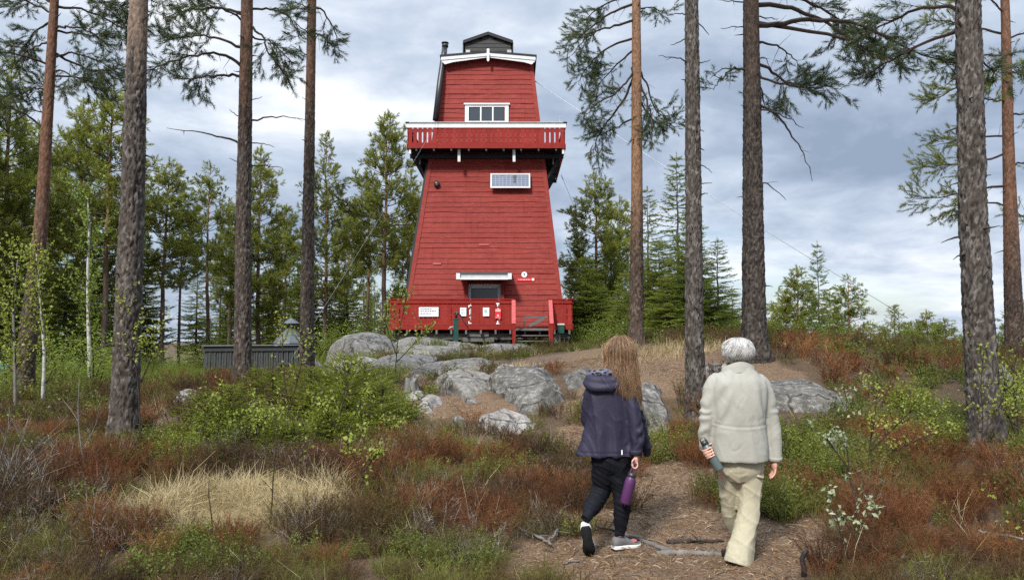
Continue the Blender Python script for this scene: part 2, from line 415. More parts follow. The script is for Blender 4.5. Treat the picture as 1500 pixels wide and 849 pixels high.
CY, HB, HT = 34.6, 3.315, 1.877
ZB = P(709, 492, 31.3)[2]; ZT = P(715, 92, 32.72)[2]
def tz(z): return (z - ZB) / (ZT - ZB)
def hw(z): return HB + (HT - HB) * tz(z)
def cx(z): return -1.135 + .12 * tz(z)
def yf(z): return CY - hw(z)
def wallpt(x, z, off=0.0):          # point on the leaning front wall, off metres in front of it
    return A(x, yf(z) - off, z)
def zpix(py, off=0.0):              # height on the front wall seen at picture row py
    lo, hi = ZB - 1, ZT + 2
    for _ in range(40):
        m = (lo + hi) / 2
        d = P(750, py, 1.0); z = CAMZ + (d[2] - CAMZ) * (yf(m) - off)
        if z > m: lo = m
        else: hi = m
    return m
def xpix(px, z, off=0.0):
    return P(px, 300, 1.0)[0] * 0 + (px - 750) / (F_PX * cos(PITCH) - (424.5 - pyz(z, off)) * sin(PITCH)) * (yf(z) - off)
def pyz(z, off=0.0):
    lo, hi = -200.0, 1000.0
    for _ in range(40):
        m = (lo + hi) / 2
        if P(750, m, yf(z) - off)[2] > z: lo = m
        else: hi = m
    return m
def wp(px, py, off=0.0):            # front-wall point at a photo pixel
    z = zpix(py, off); return wallpt(xpix(px, z, off), z, off)

T = thing('lookout_tower', (cx(ZB), CY, ZB), 'tall tapered red boarded lookout tower with white trimmed gallery, standing on the rock knoll', 'tower')
T0 = A(*T.location)
class LB(MB):                       # mesh written in world metres, stored relative to the tower
    def part(s, name, mats, parent=None, smooth=False):
        s.V = [v - T0 for v in s.V]
        return s.build(name, mats, parent or T, smooth)

def clad(side):
    """horizontal weatherboards of one wall; side 0 front, 1 right, 2 back, 3 left"""
    mb = LB(); nrow = 55; r = np.random.default_rng(40 + side)
    zs = np.linspace(ZB - .05, ZT + .1, nrow + 1); nseg = 24
    for k in range(nrow):
        z0, z1 = zs[k] - .012, zs[k + 1]
        t = np.linspace(-1, 1, nseg + 1)
        wv = .004 * np.interp(np.arange(nseg + 1), np.arange(0, nseg + 1, 3), r.normal(0, 1, nseg // 3 + 1))
        wz = .009 * np.interp(np.arange(nseg + 1), np.arange(0, nseg + 1, 4), r.normal(0, 1, nseg // 4 + 1)) * (.4 + 1.2 * (k % 7 in (2, 3, 5)))
        out = .022 + .006 * r.random()
        def row(z, off, dz=0):
            h = hw(z) ; x = t * h; y = -h - off + wv
            X = {0: x, 1: -y, 2: -x, 3: y}[side]; Y = {0: y, 1: x, 2: -y, 3: -x}[side]
            return np.stack([X + cx(z), Y + CY, np.full(nseg + 1, z) + dz], 1)
        V = np.concatenate([row(z0, .0), row(z0, out, wz), row(z1, .004)])
        n = nseg + 1; i = np.arange(nseg)
        F = np.concatenate([np.stack([i, i + 1, i + n + 1, i + n], 1), np.stack([i + n, i + n + 1, i + 2 * n + 1, i + 2 * n], 1)])
        brk = np.interp(np.arange(n), np.arange(0, n, 2), r.random(n // 2 + 1))
        mb.add(V, F, 0, np.concatenate([np.full(2 * n, 1) * np.clip(r.random() * .7 + .3 * np.tile(brk, 2), 0, 1), np.clip(np.full(n, r.random()), 0, 1)]))
    return mb.part('wall', RED)
for s_ in range(4): clad(s_)
# a few replaced or rubbed boards
for px, py, l in ((640, 386, 12), (709, 358, 15)):
    p = wp(px, py, .045); b = LB(); b.box(p, (l * .0277, .012, .07), a=1); b.part('patched_board', REDH)
# corner boards
for sx in (-1, 1):
    for sy in (-1, 1):
        b = LB()
        q = []
        for z in (ZB - .05, ZT + .1):
            h = hw(z) + .04; c = A(cx(z), CY, z); e = .17
            q.append(np.array([c + A(sx * h, sy * h, 0), c + A(sx * (h - e), sy * h, 0), c + A(sx * (h - e), sy * (h - e), 0), c + A(sx * h, sy * (h - e), 0)]))
        if sx * sy > 0: q = [x[::-1] for x in q]
        b.hexa(q[0][::-1], q[1][::-1], 0, .6); b.part('corner_board', REDT if sy > 0 else RED)
# black edge board on the left flank
b = LB(); z0, z1 = ZB, zpix(240)
for z0_, z1_ in ((z0, z1),):
    p = A(cx(z0_) - hw(z0_) - .085, yf(z0_) + .06, z0_); q = A(cx(z1_) - hw(z1_) - .085, yf(z1_) + .06, z1_)
    b.bar(p, q, .09, .16, (0, 1, 0))
b.part('edge_board', BLACK)

# ---------------- roof
zr = zpix(90, .35); zrt = P(715, 76, yf(ZT) - .35)[2]
yF, yB = yf(ZT) - .38, CY + HT + .38
xl, xr = P(646, 95, yF)[0], P(784.5, 95, yF)[0]; xm = P(715, 80, yF)[0]
zl = P(646, 83, yF)[2]; zm = P(715, 77, yF)[2]
b = LB(); th = .07
for (xa, za, xb_, zb_) in ((xl - .05, zl, xm, zm), (xm, zm, xr + .05, zl)):
    q0 = np.array([A(xa, yF - .03, za), A(xb_, yF - .03, zb_), A(xb_, yB, zb_), A(xa, yB, za)]); b.hexa(q0, q0 + A(0, 0, th))
roof = b.part('roof', BLACK)
for ya, sgn in ((yF, 1), (yB, -1)):
    b = LB(); h1, h2 = .15, .05
    for (xa, xb_, e) in ((xl, xm - .002, 0), (xm + .002, xr, 1)):
        za, zb_ = (zl, zm) if e == 0 else (zm, zl)
        b.prism([A(xa, ya, za - h1), A(xb_, ya, zb_ - h1), A(xb_, ya, zb_), A(xa, ya, za)], A(0, .05 * sgn, 0))
        pts = [A(xa, ya + .03 * sgn, za - h1 - h2), A(xb_, ya + .03 * sgn, zb_ - h1 - h2), A(xb_, ya + .03 * sgn, zb_ - h1 + .004), A(xa, ya + .03 * sgn, za - h1 + .004)]
        if e == 0: pts = [A(xa, ya + .03 * sgn, za - h1 - .02), A(xa + .16, ya + .03 * sgn, za - h1 - h2 - .13), A(xa + .5, ya + .03 * sgn, za - h1 - .08)] + pts[1:]
        else: pts = [pts[0], A(xb_ - .5, ya + .03 * sgn, zb_ - h1 - .08), A(xb_ - .16, ya + .03 * sgn, zb_ - h1 - h2 - .13), A(xb_, ya + .03 * sgn, zb_ - h1 - .02), pts[2], pts[3]]
        b.prism(pts, A(0, .045 * sgn, 0))
    b.part('barge_board', WHITE, roof)
b = LB(); z_ = zm
for dz, w_ in ((.16, .10), (.05, .16), (-.22, .13), (-.33, .08)): pass
prof = [(.15, .09), (.12, .12), (0, .10), (-.08, .17), (-.16, .10), (-.33, .11), (-.4, .05)]
pl = [A(xm - w_ / 2, yF - .045, zm + dz) for dz, w_ in prof] + [A(xm + w_ / 2, yF - .045, zm + dz) for dz, w_ in prof[::-1]]
b.prism(pl[::-1], A(0, .043, 0)); b.part('finial', WHITE, roof)
# soffit and upper gable infill (dark under the eaves)
b = LB(); z_ = ZT - .02
b.prism([A(xl + .12, yf(ZT) - .005, zl - .25), A(xr - .12, yf(ZT) - .005, zl - .25), A(xr - .12, yf(ZT) - .005, zl - .01), A(xm, yf(ZT) - .005, zm - .01), A(xl + .12, yf(ZT) - .005, zl - .01)], A(0, .02, 0), 0, .2)
b.part('gable_board', REDT)
# ---------------- cupola
yc0 = 33.55; cl, cr = P(679.5, 70, yc0)[0], P(750.5, 70, yc0)[0]; cm = (cl + cr) / 2
ze = P(679, 62, yc0)[2]; zp = P(715, 50, yc0)[2]; zb0 = zm - .35; yc1 = CY + (CY - yc0)
b = LB(); nb_ = 9
b.box((cm, (yc0 + yc1) / 2, (zb0 + ze) / 2), (cr - cl - .1, yc1 - yc0 - .06, ze - zb0))
for k in range(nb_):
    za, zc = zb0 + (zp - zb0 - .1) * k / nb_, zb0 + (zp - zb0 - .1) * (k + 1) / nb_
    hwid = (cr - cl) / 2 - .06 if zc < ze - .02 else max(.05, ((cr - cl) / 2 - .06) * (zp - zc) / (zp - ze))
    for yy, sg in ((yc0, -1), (yc1, 1)):
        b.hexa(np.array([A(cm - hwid, yy - .03 * -sg, za), A(cm + hwid, yy - .03 * -sg, za), A(cm + hwid, yy - .005 * -sg, za), A(cm - hwid, yy - .005 * -sg, za)]),
               np.array([A(cm - hwid, yy - .012 * -sg, zc + .01), A(cm + hwid, yy - .012 * -sg, zc + .01), A(cm + hwid, yy, zc + .01), A(cm - hwid, yy, zc + .01)]), 0, k / nb_)
cup = b.part('cupola', DARKB)
b = LB()
for xa, za, xb_, zb_ in ((cl - .03, ze - .02, cm, zp), (cm, zp, cr + .03, ze - .02)):
    q0 = np.array([A(xa, yc0 - .16, za), A(xb_, yc0 - .16, zb_), A(xb_, yc1 + .16, zb_), A(xa, yc1 + .16, za)]); b.hexa(q0 - A(0, 0, .09), q0 + A(0, 0, .05))
for x in (cl - .02, cr + .02):
    b.box((x, (yc0 + yc1) / 2, (zb0 + ze) / 2 - .03), (.05, yc1 - yc0 + .2, ze - zb0))
b.part('roof', BLACK, cup)
for px in (685.5, 746):
    p = P(px, 76, yc0 - .05); b = LB(); b.box(p, (.19, .04, .16)); b.part('vent_cover', GREYW, cup)

# ---------------- gallery
YG = 31.35
gxl, gxr = P(597.5, 200, YG)[0], P(827, 200, YG)[0]; gcx = (gxl + gxr) / 2; ghw = (gxr - gxl) / 2
zf = P(712, 217.5, YG)[2]; zcap1 = P(712, 188, YG)[2]; zcap0 = P(712, 180, YG)[2]
gy0, gy1 = YG, CY + (CY - YG)
def slatboard(w, h, style):
    """outline (x, z) of one fretted balcony board, half-cutouts on both edges"""
    if style == 'gallery': e = [(0, .02), (.035, .03), (.06, 0), (.13, 0), (.15, .022), (.22, .027), (.68, .027), (.72, .022), (.75, 0), (.89, 0), (.93, .028), (1, .028)]
    else: e = [(0, .0), (.09, 0), (.11, .02), (.13, 0), (.25, 0), (.27, .011), (.40, .011), (.42, 0), (.5, 0), (.51, .014), (.70, .014), (.72, 0), (.86, 0), (.875, .018), (.89, 0), (1, 0)]
    L = [(-w / 2 + d, z * h) for z, d in e]; Rr = [(w / 2 - d, z * h) for z, d in e[::-1]]
    return L + Rr
def railing(mb, p, q, z0, z1, style, wboard=.185, thick=.025, r=None):
    p, q = np.asarray(p, float), np.asarray(q, float); d = q - p; L = np.linalg.norm(d); d /= L; nrm = np.cross(d, A(0, 0, 1))
    n = max(1, round(L / wboard)); w_ = L / n
    for k in range(n):
        c = p + d * (k + .5) * w_
        o = slatboard(w_ - .004, z1 - z0, style)
        pts = [c + d * x + A(0, 0, z0 + z) for x, z in o][::-1]
        mb.prism(pts, nrm * thick, 0, float(_hash(np.array([k]), np.array([int(L * 10)]), np.array([3]), 5)[0]))
cn = [A(gcx - ghw, gy0, 0), A(gcx + ghw, gy0, 0), A(gcx + ghw, gy1, 0), A(gcx - ghw, gy1, 0)]
b = LB(); b.box((gcx, CY, zf + .09), (2 * ghw - .04, gy1 - gy0 - .04, .05)); gal = b.part('gallery', BLACK)  # floor and the timbers under it are plain black
for k in range(4):
    p, q = cn[k], cn[(k + 1) % 4]; d = (q - p) / np.linalg.norm(q - p)
    nrm = np.cross(d, A(0, 0, 1))
    b = LB(); railing(b, p, q, zf + .14, zcap1 + .02, 'gallery', .2)
    for zz, hh, off in ((zf + .1, .2, .032), (zcap1 - .06, .1, -.035)): b.bar(p + A(0, 0, zz) + nrm * off, q + A(0, 0, zz) + nrm * off, .035, hh, a=.3)
    b.part('railing', REDT, gal)
    b = LB(); b.bar(p + d * -.06 + A(0, 0, (zcap0 + zcap1) / 2 - .0) + nrm * .036, q + d * .06 + A(0, 0, (zcap0 + zcap1) / 2) + nrm * .036, .04, zcap0 - zcap1 - .03)
    b.part('hand_rail', WHITE, gal)
    b = LB(); b.bar(p - d * .1 + A(0, 0, zcap0) + nrm * .02, q + d * .1 + A(0, 0, zcap0) + nrm * .02, .16, .03); b.part('rail_cap', GREYW, gal)
for k, x in enumerate(np.linspace(gcx - ghw + .35, gcx + ghw - .35, 9)):
    b = LB(); b.box((x, CY, zf - .02), (.075, gy1 - gy0 - .1, .15)); b.part('joist', BLACK, gal)
    b = LB(); b.box((x, gy0 + .045, zf - .04), (.07, .02, .07)); b.part('joist_end', GREYW, gal)
for y in (yf(zf) - .12, CY + hw(zf) + .12):
    b = LB(); b.box((gcx, y, zf - .16), (2 * ghw, .14, .16)); b.part('beam', BLACK, gal)
for px in (672.5, 753):
    p = P(px, 228, gy0 + .25); b = LB(); b.box(p, (.11, .1, .52)); b.part('bracket', WHITE, gal)
for px in (600.5, 825):
    p = P(px, 222, gy0 + .06); b = LB(); b.box(p, (.09, .09, .2)); b.part('bracket', WHITE, gal)
for sx in (-1, 1):
    for y in np.linspace(gy0 + .9, gy1 - .9, 5):
        zz = zf - 1.15; b = LB()
        b.bar(A(gcx + sx * (ghw - .12), y, zf - .08), A(cx(zz) + sx * (hw(zz) - .02), y, zz), .09, .1)
        b.bar(A(gcx + sx * (ghw - .14), y, zf - .12), A(gcx + sx * (hw(zf) - .1), y, zf - .12), .09, .12); b.part('brace', BLACK, gal)
    for zz in (zf - .42,):
        b = LB(); b.bar(A(gcx + sx * (ghw - .45), gy0 + .4, zz), A(gcx + sx * (ghw - .45), gy1 - .4, zz), .05, .3); b.part('side_board', BLACK, gal)
p = P(820, 172, gy0 + .03); b = LB(); b.tube([p - A(0, 0, .22), p], .012, 6); b.tube([p - A(.05, 0, 0), p + A(.05, 0, 0)], .02, 6); b.part('rod', GREYW, gal)

# ---------------- window in the top room
def wbox(mb, x0, x1, z0, z1, o0, o1, m=0):
    """slab lying on the leaning front wall between offsets o0 and o1 in front of it"""
    q = lambda o: np.array([wallpt(x0, z0, o), wallpt(x1, z0, o), wallpt(x1, z1, o), wallpt(x0, z1, o)])
    mb.hexa(q(o0)[::-1], q(o1)[::-1], m); return mb
zw0, zw1 = zpix(179.5, .06), zpix(154, .06); xw0, xw1 = xpix(681, zw0, .06), xpix(745, zw0, .06)
b = LB(); e = .16
wbox(b, xw0, xw0 + e, zw0, zw1, .02, .09); wbox(b, xw1 - e, xw1, zw0, zw1, .02, .09); wbox(b, xw0 - .05, xw1 + .05, zw1 + .002, zw1 + .07, .02, .14); wbox(b, xw0 + e + .002, xw1 - e - .002, zw1 - .09, zw1 - .002, .02, .085)
wbox(b, xw0 + e + .002, xw1 - e - .002, zw0, zw0 + .06, .02, .085)
for k in (1, 2):
    x = xw0 + e + (xw1 - xw0 - 2 * e) * k / 3; wbox(b, x - .03, x + .03, zw0 + .062, zw1 - .092, .02, .08)
win = b.part('window', WHITE)
for k in range(3):
    a0 = xw0 + e + (xw1 - xw0 - 2 * e) * k / 3 + .032; a1 = xw0 + e + (xw1 - xw0 - 2 * e) * (k + 1) / 3 - .032
    b = LB(); wbox(b, a0, a1, zw0 + .05, zw1 - .08, .035, .05); b.part('pane', PANE, win)

# ---------------- door, porch and canopy
zd1, zd0 = zpix(416, .1), ZB + .06; xd0, xd1 = xpix(686, zd1, .1), xpix(733.5, zd1, .1)
b = LB(); e = .12
wbox(b, xd0, xd0 + e, zd0, zd1, .03, .12); wbox(b, xd1 - e, xd1, zd0, zd1, .03, .12); wbox(b, xd0 + e + .002, xd1 - e - .002, zd1 - .17, zd1, .03, .12)
door = b.part('door', simple('pale_door_frame', (.55, .56, .55), .5, .3, .15))
b = LB(); wbox(b, xd0 + e, xd1 - e, zd0 + 1.1, zd1 - .17, .035, .06); b.part('pane', DOORGL, door)
b = LB(); wbox(b, xd0 + e, xd1 - e, zd0, zd0 + 1.1, .035, .065); b.part('leaf', REDT, door)
for xa, xb_ in ((xd0 - .17, xd0 - .01), (xd1 + .01, xd1 + .14)):
    b = LB(); wbox(b, xa, xb_, ZB, zd1 + .35, .02, .32); b.part('porch_board', REDT)
zc = zpix(407, .9); yc_ = yf(zc) - .95
ca, cb_ = P(669, 405, yc_), P(749, 405, yc_)
b = LB()
q0 = np.array([A(ca[0], yc_, ca[2] - .06), A(cb_[0], yc_, ca[2] - .06), A(cb_[0], yf(zc) - .02, ca[2] + .2), A(ca[0], yf(zc) - .02, ca[2] + .2)])
b.hexa(q0, q0 + A(0, 0, .07)); can = b.part('canopy', DARKB)
b = LB(); b.box((ca[0] / 2 + cb_[0] / 2, yc_ - .012, ca[2] + .0), (cb_[0] - ca[0], .03, .12)); b.part('fascia', GREYW, can)
b = LB(); b.box((ca[0] / 2 + cb_[0] / 2, yc_ - .05, ca[2] - .085), (cb_[0] - ca[0] - .1, .09, .075)); b.part('gutter', WHITE, can)
for x in (ca[0] + .06, cb_[0] - .06):
    b = LB(); b.box((x, yc_ - .06, ca[2] + .01), (.15, .1, .24)); b.part('end_block', WHITE, can)

# ---------------- deck in front of the tower
YD = 30.1
zdk = P(700, 480, YD)[2]; zdt = P(700, 438, YD)[2]
dx0, dx1, dx2, dx3 = [P(p_, 460, YD)[0] for p_ in (571.5, 752, 803, 837.5)]
b = LB(); b.box(((dx0 + dx3) / 2, (YD + yf(ZB)) / 2 + .1, zdk - .04), (dx3 - dx0 - .06, yf(ZB) - YD + .1, .05)); deck = b.part('deck', GREYB)
def deckrail(p, q, cap=True):
    p, q = np.asarray(p, float), np.asarray(q, float); d = (q - p) / np.linalg.norm(q - p); nrm = np.cross(d, A(0, 0, 1))
    b = LB(); railing(b, p, q, zdk + .06, zdt - .08, 'deck', .182)
    b.bar(p + A(0, 0, zdk + .02) + nrm * .03, q + A(0, 0, zdk + .02) + nrm * .03, .04, .17, a=.2)
    b.bar(p + A(0, 0, zdt - .1) + nrm * .045, q + A(0, 0, zdt - .1) + nrm * .045, .04, .13, a=.4)
    b.bar(p + A(0, 0, zdk + .13) + nrm * .042, q + A(0, 0, zdk + .13) + nrm * .042, .03, .045, a=1)
    b.part('railing', REDT, deck)
    b = LB(); b.bar(p - d * .04 + A(0, 0, zdt) + nrm * .0, q + d * .04 + A(0, 0, zdt) + nrm * .0, .2, .035); b.part('hand_rail', REDT, deck)
    n = max(2, int(np.linalg.norm(q - p) / 1.6) + 1)
    for k in range(n):
        c = p + (q - p) * (k / (n - 1)); c = c + d * (.06 if k == 0 else -.06 if k == n - 1 else 0)
        b = LB(); b.box(c - nrm * .05 + A(0, 0, (zdk + zdt) / 2), (.09, .09, zdt - zdk - .03)); b.part('post', REDT, deck)
deckrail(A(dx0, YD, 0), A(dx1, YD, 0)); deckrail(A(dx2, YD, 0), A(dx3, YD, 0))
deckrail(A(dx3, YD, 0), A(dx3, 34.4, 0)); deckrail(A(dx0, 34.4, 0), A(dx0, YD, 0))
for x in np.linspace(dx0 + .1, dx3 - .1, 13):
    b = LB(); b.box((x, (YD + 31.2) / 2, zdk - .16), (.07, 1.3, .16)); b.part('joist', GREYB, deck)
for xa, xb_, py0, py1, y in ((575, 750, 488, 497, YD + .35), (684, 716, 486, 493, YD + .2), (678, 724, 494, 500, YD + .25), (803, 835, 487, 496, YD + .3)):
    p, q = P(xa, py0, y), P(xb_, py1, y); b = LB(); b.box((p + q) / 2, (q[0] - p[0], .14, p[2] - q[2])); b.part('beam', GREYB, deck)
for px, w_, y in ((600, .4, 30.9), (660, .4, 31.2), (740, .4, 31.2), (813, .42, YD + .35), (590, .5, 36.5), (828, .5, 36.5), (829, .2, 30.7)):
    x = P(px, 490, y)[0]; g = gz(x, y)[0]; b = LB(); b.box((x, y, (g - .2 + zdk - .22) / 2), (w_, .3, zdk - .22 - g + .2)); b.part('foundation_block', CONC, deck)
b = LB(); b.box((cx(ZB), CY, ZB - .75), (5.6, 5.6, 1.3)); b.part('dark_void_block', BLACK)  # black block stands in for the shade of the void beneath
# stairs
sx0, sx1 = P(755, 490, 29.8)[0], P(804, 490, 29.8)[0]
gst = gz((sx0 + sx1) / 2, 29.1)[0]; nst = 4
stair = link('stair', None, T)
for sx in (sx0 - .02, sx1 + .02):
    b = LB(); b.bar(A(sx, YD, zdk - .1), A(sx, 29.1, gst + .05), .05, .22); b.part('stringer', REDT, stair)
for k in range(nst):
    f = (k + .4) / nst; b = LB(); b.box(((sx0 + sx1) / 2, YD - f * 1.0, zdk - f * (zdk - gst)), (sx1 - sx0 - .03, .27, .04)); b.part('tread', GREYB, stair)
for sx, sg in ((sx0 - .07, -1), (sx1 + .07, 1)):
    b = LB(); b.bar(A(sx, YD - .08, zdt - .05), A(sx, 29.05, gst + .98), .15, .05); b.part('hand_rail', REDH, stair)
    b = LB(); b.box((sx, 29.12, (gst + gst + .98) / 2 - .03), (.1, .1, 1.0)); b.part('post', REDT, stair)
    b = LB(); b.box((sx + sg * .005, YD - .06, (gst + zdt) / 2 - .05), (.09, .09, zdt - gst - .1)); b.part('post', REDT, stair)
# grey slanted frame on the deck behind the stair
b = LB(); p0, p1, p2, p3 = P(768, 464, 30.9), P(802, 464, 30.9), P(775, 477, 30.9), P(797, 466, 30.9)
b.bar(p0, p1, .05, .05); b.bar(p0, p0 - A(0, 0, .36), .05, .05); b.bar(p2, p3, .06, .12); b.part('deck_gate', GREYB, deck)
# ---------------- flue pipe
b = LB(); p = [P(638, 176, 32.0), P(644.5, 120, 32.35), P(650, 82, 32.75), P(651.5, 70, 32.8)]
p = [q + A(0, .0, 0) for q in p]
b.tube(p, [.125, .125, .125, .12], 14); flue = b.part('flue_pipe', BLKM, None, True)
b = LB(); c = P(652, 66, 32.8); b.tube([c - A(0, 0, .1), c + A(0, 0, .03)], .14, 14); b.tube([c + A(0, 0, .035), c + A(0, 0, .06)], .085, 14); b.tube([c + A(0, 0, .065), c + A(0, 0, .1)], .16, 14); b.part('cap', BLKM, flue, True)

# ================================================================== things fixed to the tower
def at_front(name, px, py, off, label, cat, group=None):
    p = wp(px, py, off); return thing(name, p, label, cat, group), p
# solar panel
p = wp(747.5, 265, .2); t_ = thing('solar_panel', p, 'framed solar panel with white border under the gallery of the red tower', 'solar panel')
wd, hg = 59 / F_PX * p[1] * 1.0, .66
tl = R(14); up = A(0, sin(tl), cos(tl)); nr = A(0, -cos(tl), sin(tl))
Rm = np.stack([A(1, 0, 0), -nr, up], 1)
b = MB(); b.box((0, 0, 0), (wd - .06, .03, hg - .06), Rm)
for x in (-1, 1): b.box(Rm @ A(x * (wd / 2 - .03), -.005, 0), (.06, .05, hg), Rm, 1)
for z in (-1, 1): b.box(Rm @ A(0, -.005, z * (hg / 2 - .03)), (wd - .124, .05, .06), Rm, 1)
tt = NT('solar_cells'); v = tt.coord((1, 1, 1)); br = tt.n('TexBrick', offset=0.0, Scale=1.0); tt.put(br.inputs['Vector'], tt.coord((1, 1, 1)))
sp = tt.n('SeparateXYZ'); tt.put(sp.inputs[0], v); cb = tt.n('CombineXYZ'); tt.put(cb.inputs[0], sp.outputs[0]); tt.put(cb.inputs[1], sp.outputs[2]); tt.put(br.inputs['Vector'], cb.outputs[0])
br.inputs['Color1'].default_value = (.10, .125, .185, 1); br.inputs['Color2'].default_value = (.12, .145, .21, 1); br.inputs['Mortar'].default_value = (.24, .27, .34, 1)
br.inputs['Brick Width'].default_value = .155; br.inputs['Row Height'].default_value = .1; br.inputs['Mortar Size'].default_value = .012
CELL = tt.done(tt.bsdf(br.outputs['Color'], .22, None, .5))
b1 = MB(); b1.box((0, 0, 0), (wd - .1, .03, hg - .1), Rm); cells = b1.build('cell_sheet', CELL, t_)
b2 = MB()
for x in (-1, 1): b2.box(Rm @ A(x * (wd / 2 - .03), -.008, 0), (.055, .05, hg), Rm)
for z in (-1, 1): b2.box(Rm @ A(0, -.008, z * (hg / 2 - .03)), (wd - .117, .05, .055), Rm)
b2.build('frame', WHITE, t_)
for px, py, h_ in ((735.5, 256, 2), (754, 258, 5), (754, 264.5, 8)):
    c = wp(px, py, .2) - p; c = Rm @ A(c[0], -.022, c[2]); b3 = MB(); b3.box(c, (.1 if h_ != 5 else .15, .012, h_ * .028), Rm); b3.build('missing_cell', BLKM, t_)
for x in (-.5, .5): b4 = MB(); b4.bar(Rm @ A(x, .02, hg * .2), Rm @ A(x, .02, hg * .2) + A(0, .14, 0), .04, .04); b4.bar(Rm @ A(x, .02, -hg * .3), Rm @ A(x, .02, -hg * .3) + A(0, .28, 0), .04, .04); b4.bar(Rm @ A(x, .03, -hg * .32), Rm @ A(x, .03, hg * .24), .04, .02); b4.build('mounting_bracket', STEEL, t_)
# bulkhead lamp
t_, p = at_front('wall_lamp', 640, 270, .07, 'round black bulkhead lamp on the red tower wall under the gallery', 'lamp')
b = MB(); th = np.linspace(0, 2 * pi, 24, endpoint=False)
b.rings([np.stack([r_ * np.cos(th), np.full(24, y_), r_ * 1.15 * np.sin(th)], 1) for r_, y_ in ((.11, .06), (.125, 0), (.12, -.06), (.07, -.10), (.01, -.11))]); b.build('body', BLKM, t_, True)
b = MB(); b.rings([np.stack([r_ * np.cos(th), np.full(24, y_), -.02 + r_ * .6 * np.sin(th)], 1) for r_, y_ in ((.085, -.07), (.08, -.112), (.02, -.125))]); b.build('lens', simple('lamp_lens', (.12, .12, .12), .25, .5), t_, True)
b = MB(); b.box((0, -.12, .0), (.2, .02, .025)); b.build('guard', BLKM, t_)
# signs
SIGNW = simple('white_sign_board', (.8, .8, .8), .45, .3, .05)
INK = simple('printed_ink', (.08, .09, .12), .6, .2, .1); TEAL = simple('teal_print', (.25, .5, .48), .6, .2, .1); SRED = simple('red_sign_board', (.62, .02, .03), .45, .35, .1); PINKP = simple('pale_print', (.75, .4, .38), .5, .3, .1)
YS = YD - .085
def textline(b, x0, x1, z, h, y, r):
    x = x0
    while x < x1 - .01:
        w_ = r.uniform(.04, .11); w_ = min(w_, x1 - x); b.box((x + w_ / 2, y, z), (w_, .003, h)); x += w_ + .022
rr = np.random.default_rng(3)
c = P(628, 456.5, YS); t_ = thing('information_sign', c, 'wide white sign with three lines of dark print on the red deck railing', 'sign')
b = MB(); b.box((0, 0, 0), (.76, .015, .36)); b.build('board', SIGNW, t_)
b = MB()
for z, x1 in ((.11, .14), (.025, .32), (-.065, .1)): textline(b, -.32, x1, z, .034, -.0095, rr)
b.build('lettering', INK, t_)
for k, (px, lab) in enumerate(((678.5, 'small white paper notice beside the green pump on the red deck railing'), (712, 'small white paper notice with a pale blue green picture, nearest the red sign'))):
    c = P(px, 456.5, YS); t_ = thing('paper_notice', c, lab, 'notice', 'paper notices on the deck railing')
    b = MB(); b.box((0, 0, 0), (.24, .012, .33)); b.build('sheet', SIGNW, t_)
    b = MB()
    if k == 0:
        for z in (.1, .06, .0, -.04, -.09): textline(b, -.08, rr.uniform(.02, .09), z, .016, -.0075, rr)
    else:
        th = np.linspace(0, 2 * pi, 16, endpoint=False); b.prism([A(.065 * cos(a_) - .01, -.0065, .075 * sin(a_) + .02) for a_ in th][::-1], A(0, -.003, 0)); textline(b, -.02, .07, -.1, .02, -.0075, rr)
    b.build('print', TEAL if k else INK, t_)
c = P(729.5, 459, YS); t_ = thing('warning_sign', c, 'small red and white sign on the deck railing next to the stair', 'sign')
b = MB(); b.box((0, 0, 0), (.23, .014, .4)); b.build('board', SRED, t_)
b = MB(); b.box((0, -.009, .12), (.19, .004, .09)); b.box((0, -.009, -.07), (.075, .004, .075)); b.box((0, -.009, -.15), (.19, .004, .02)); b.build('print', PINKP, t_)
b = MB(); b.prism([A(-.04, -.009, .168), A(.04, -.009, .168), A(.03, -.009, .2), A(0, -.009, .23), A(-.03, -.009, .2)], A(0, -.004, 0)); b.build('emblem', PINKP, t_)
# white battens by the notices: daylight through the cut-outs put in as colour
for k, (px, parts, lab) in enumerate(((688, ((448.5, 'c', 1), (457, 'v', 8), (464.5, 'v', 1.2), (472, 'c', -1)), 'white bracket strips imitating daylight through the railing left of the second notice'), (729, ((446, 't', 1), (472, 't', -1)), 'white tee strips imitating daylight above and below the red sign'))):
    c = P(px, 460, YD - .07); t_ = thing('rail_daylight', c, lab, 'light_strip', 'white strips for daylight in the deck railing')
    for py, kind, sg in parts:
        d = P(px, py, YD - .07) - c; b = MB()
        if kind == 'v': b.box(d, (.03, .012, sg * .0266))
        elif kind == 'c': b.box(d + A(-.03, 0, 0), (.035, .012, .1)); b.box(d + A(.028, 0, sg * .033), (.08, .012, .034))
        else: b.box(d, (.045, .012, .13)); b.box(d + A(-.042, 0, sg * .045), (.038, .012, .04)); b.box(d + A(.042, 0, sg * .045), (.038, .012, .04))
        b.build('daylight_bar', SIGNW, t_)
t_, p = at_front('round_emblem_sign', 768, 402, .05, 'round white emblem sign above the red plaque on the tower wall', 'sign')
b = MB(); th = np.linspace(0, 2 * pi, 28, endpoint=False); b.prism([A(.115 * cos(a_), 0, .115 * sin(a_)) for a_ in th][::-1], A(0, -.015, 0)); b.build('disc', SIGNW, t_)
b = MB(); b.prism([A(x, -.0155, z) for x, z in ((-.04, .04), (.04, .045), (.03, .0), (.012, -.005), (.012, -.045), (.03, -.06), (-.025, -.06), (-.01, -.045), (-.01, -.005), (-.03, .0))][::-1], A(0, -.004, 0)); b.build('emblem', INK, t_)
t_, p = at_front('red_plaque', 770, 409, .05, 'narrow red plaque with pale lettering and a white square right of the door', 'sign')
b = MB(); b.box((0, 0, 0), (.74, .016, .135)); b.build('board', SRED, t_)
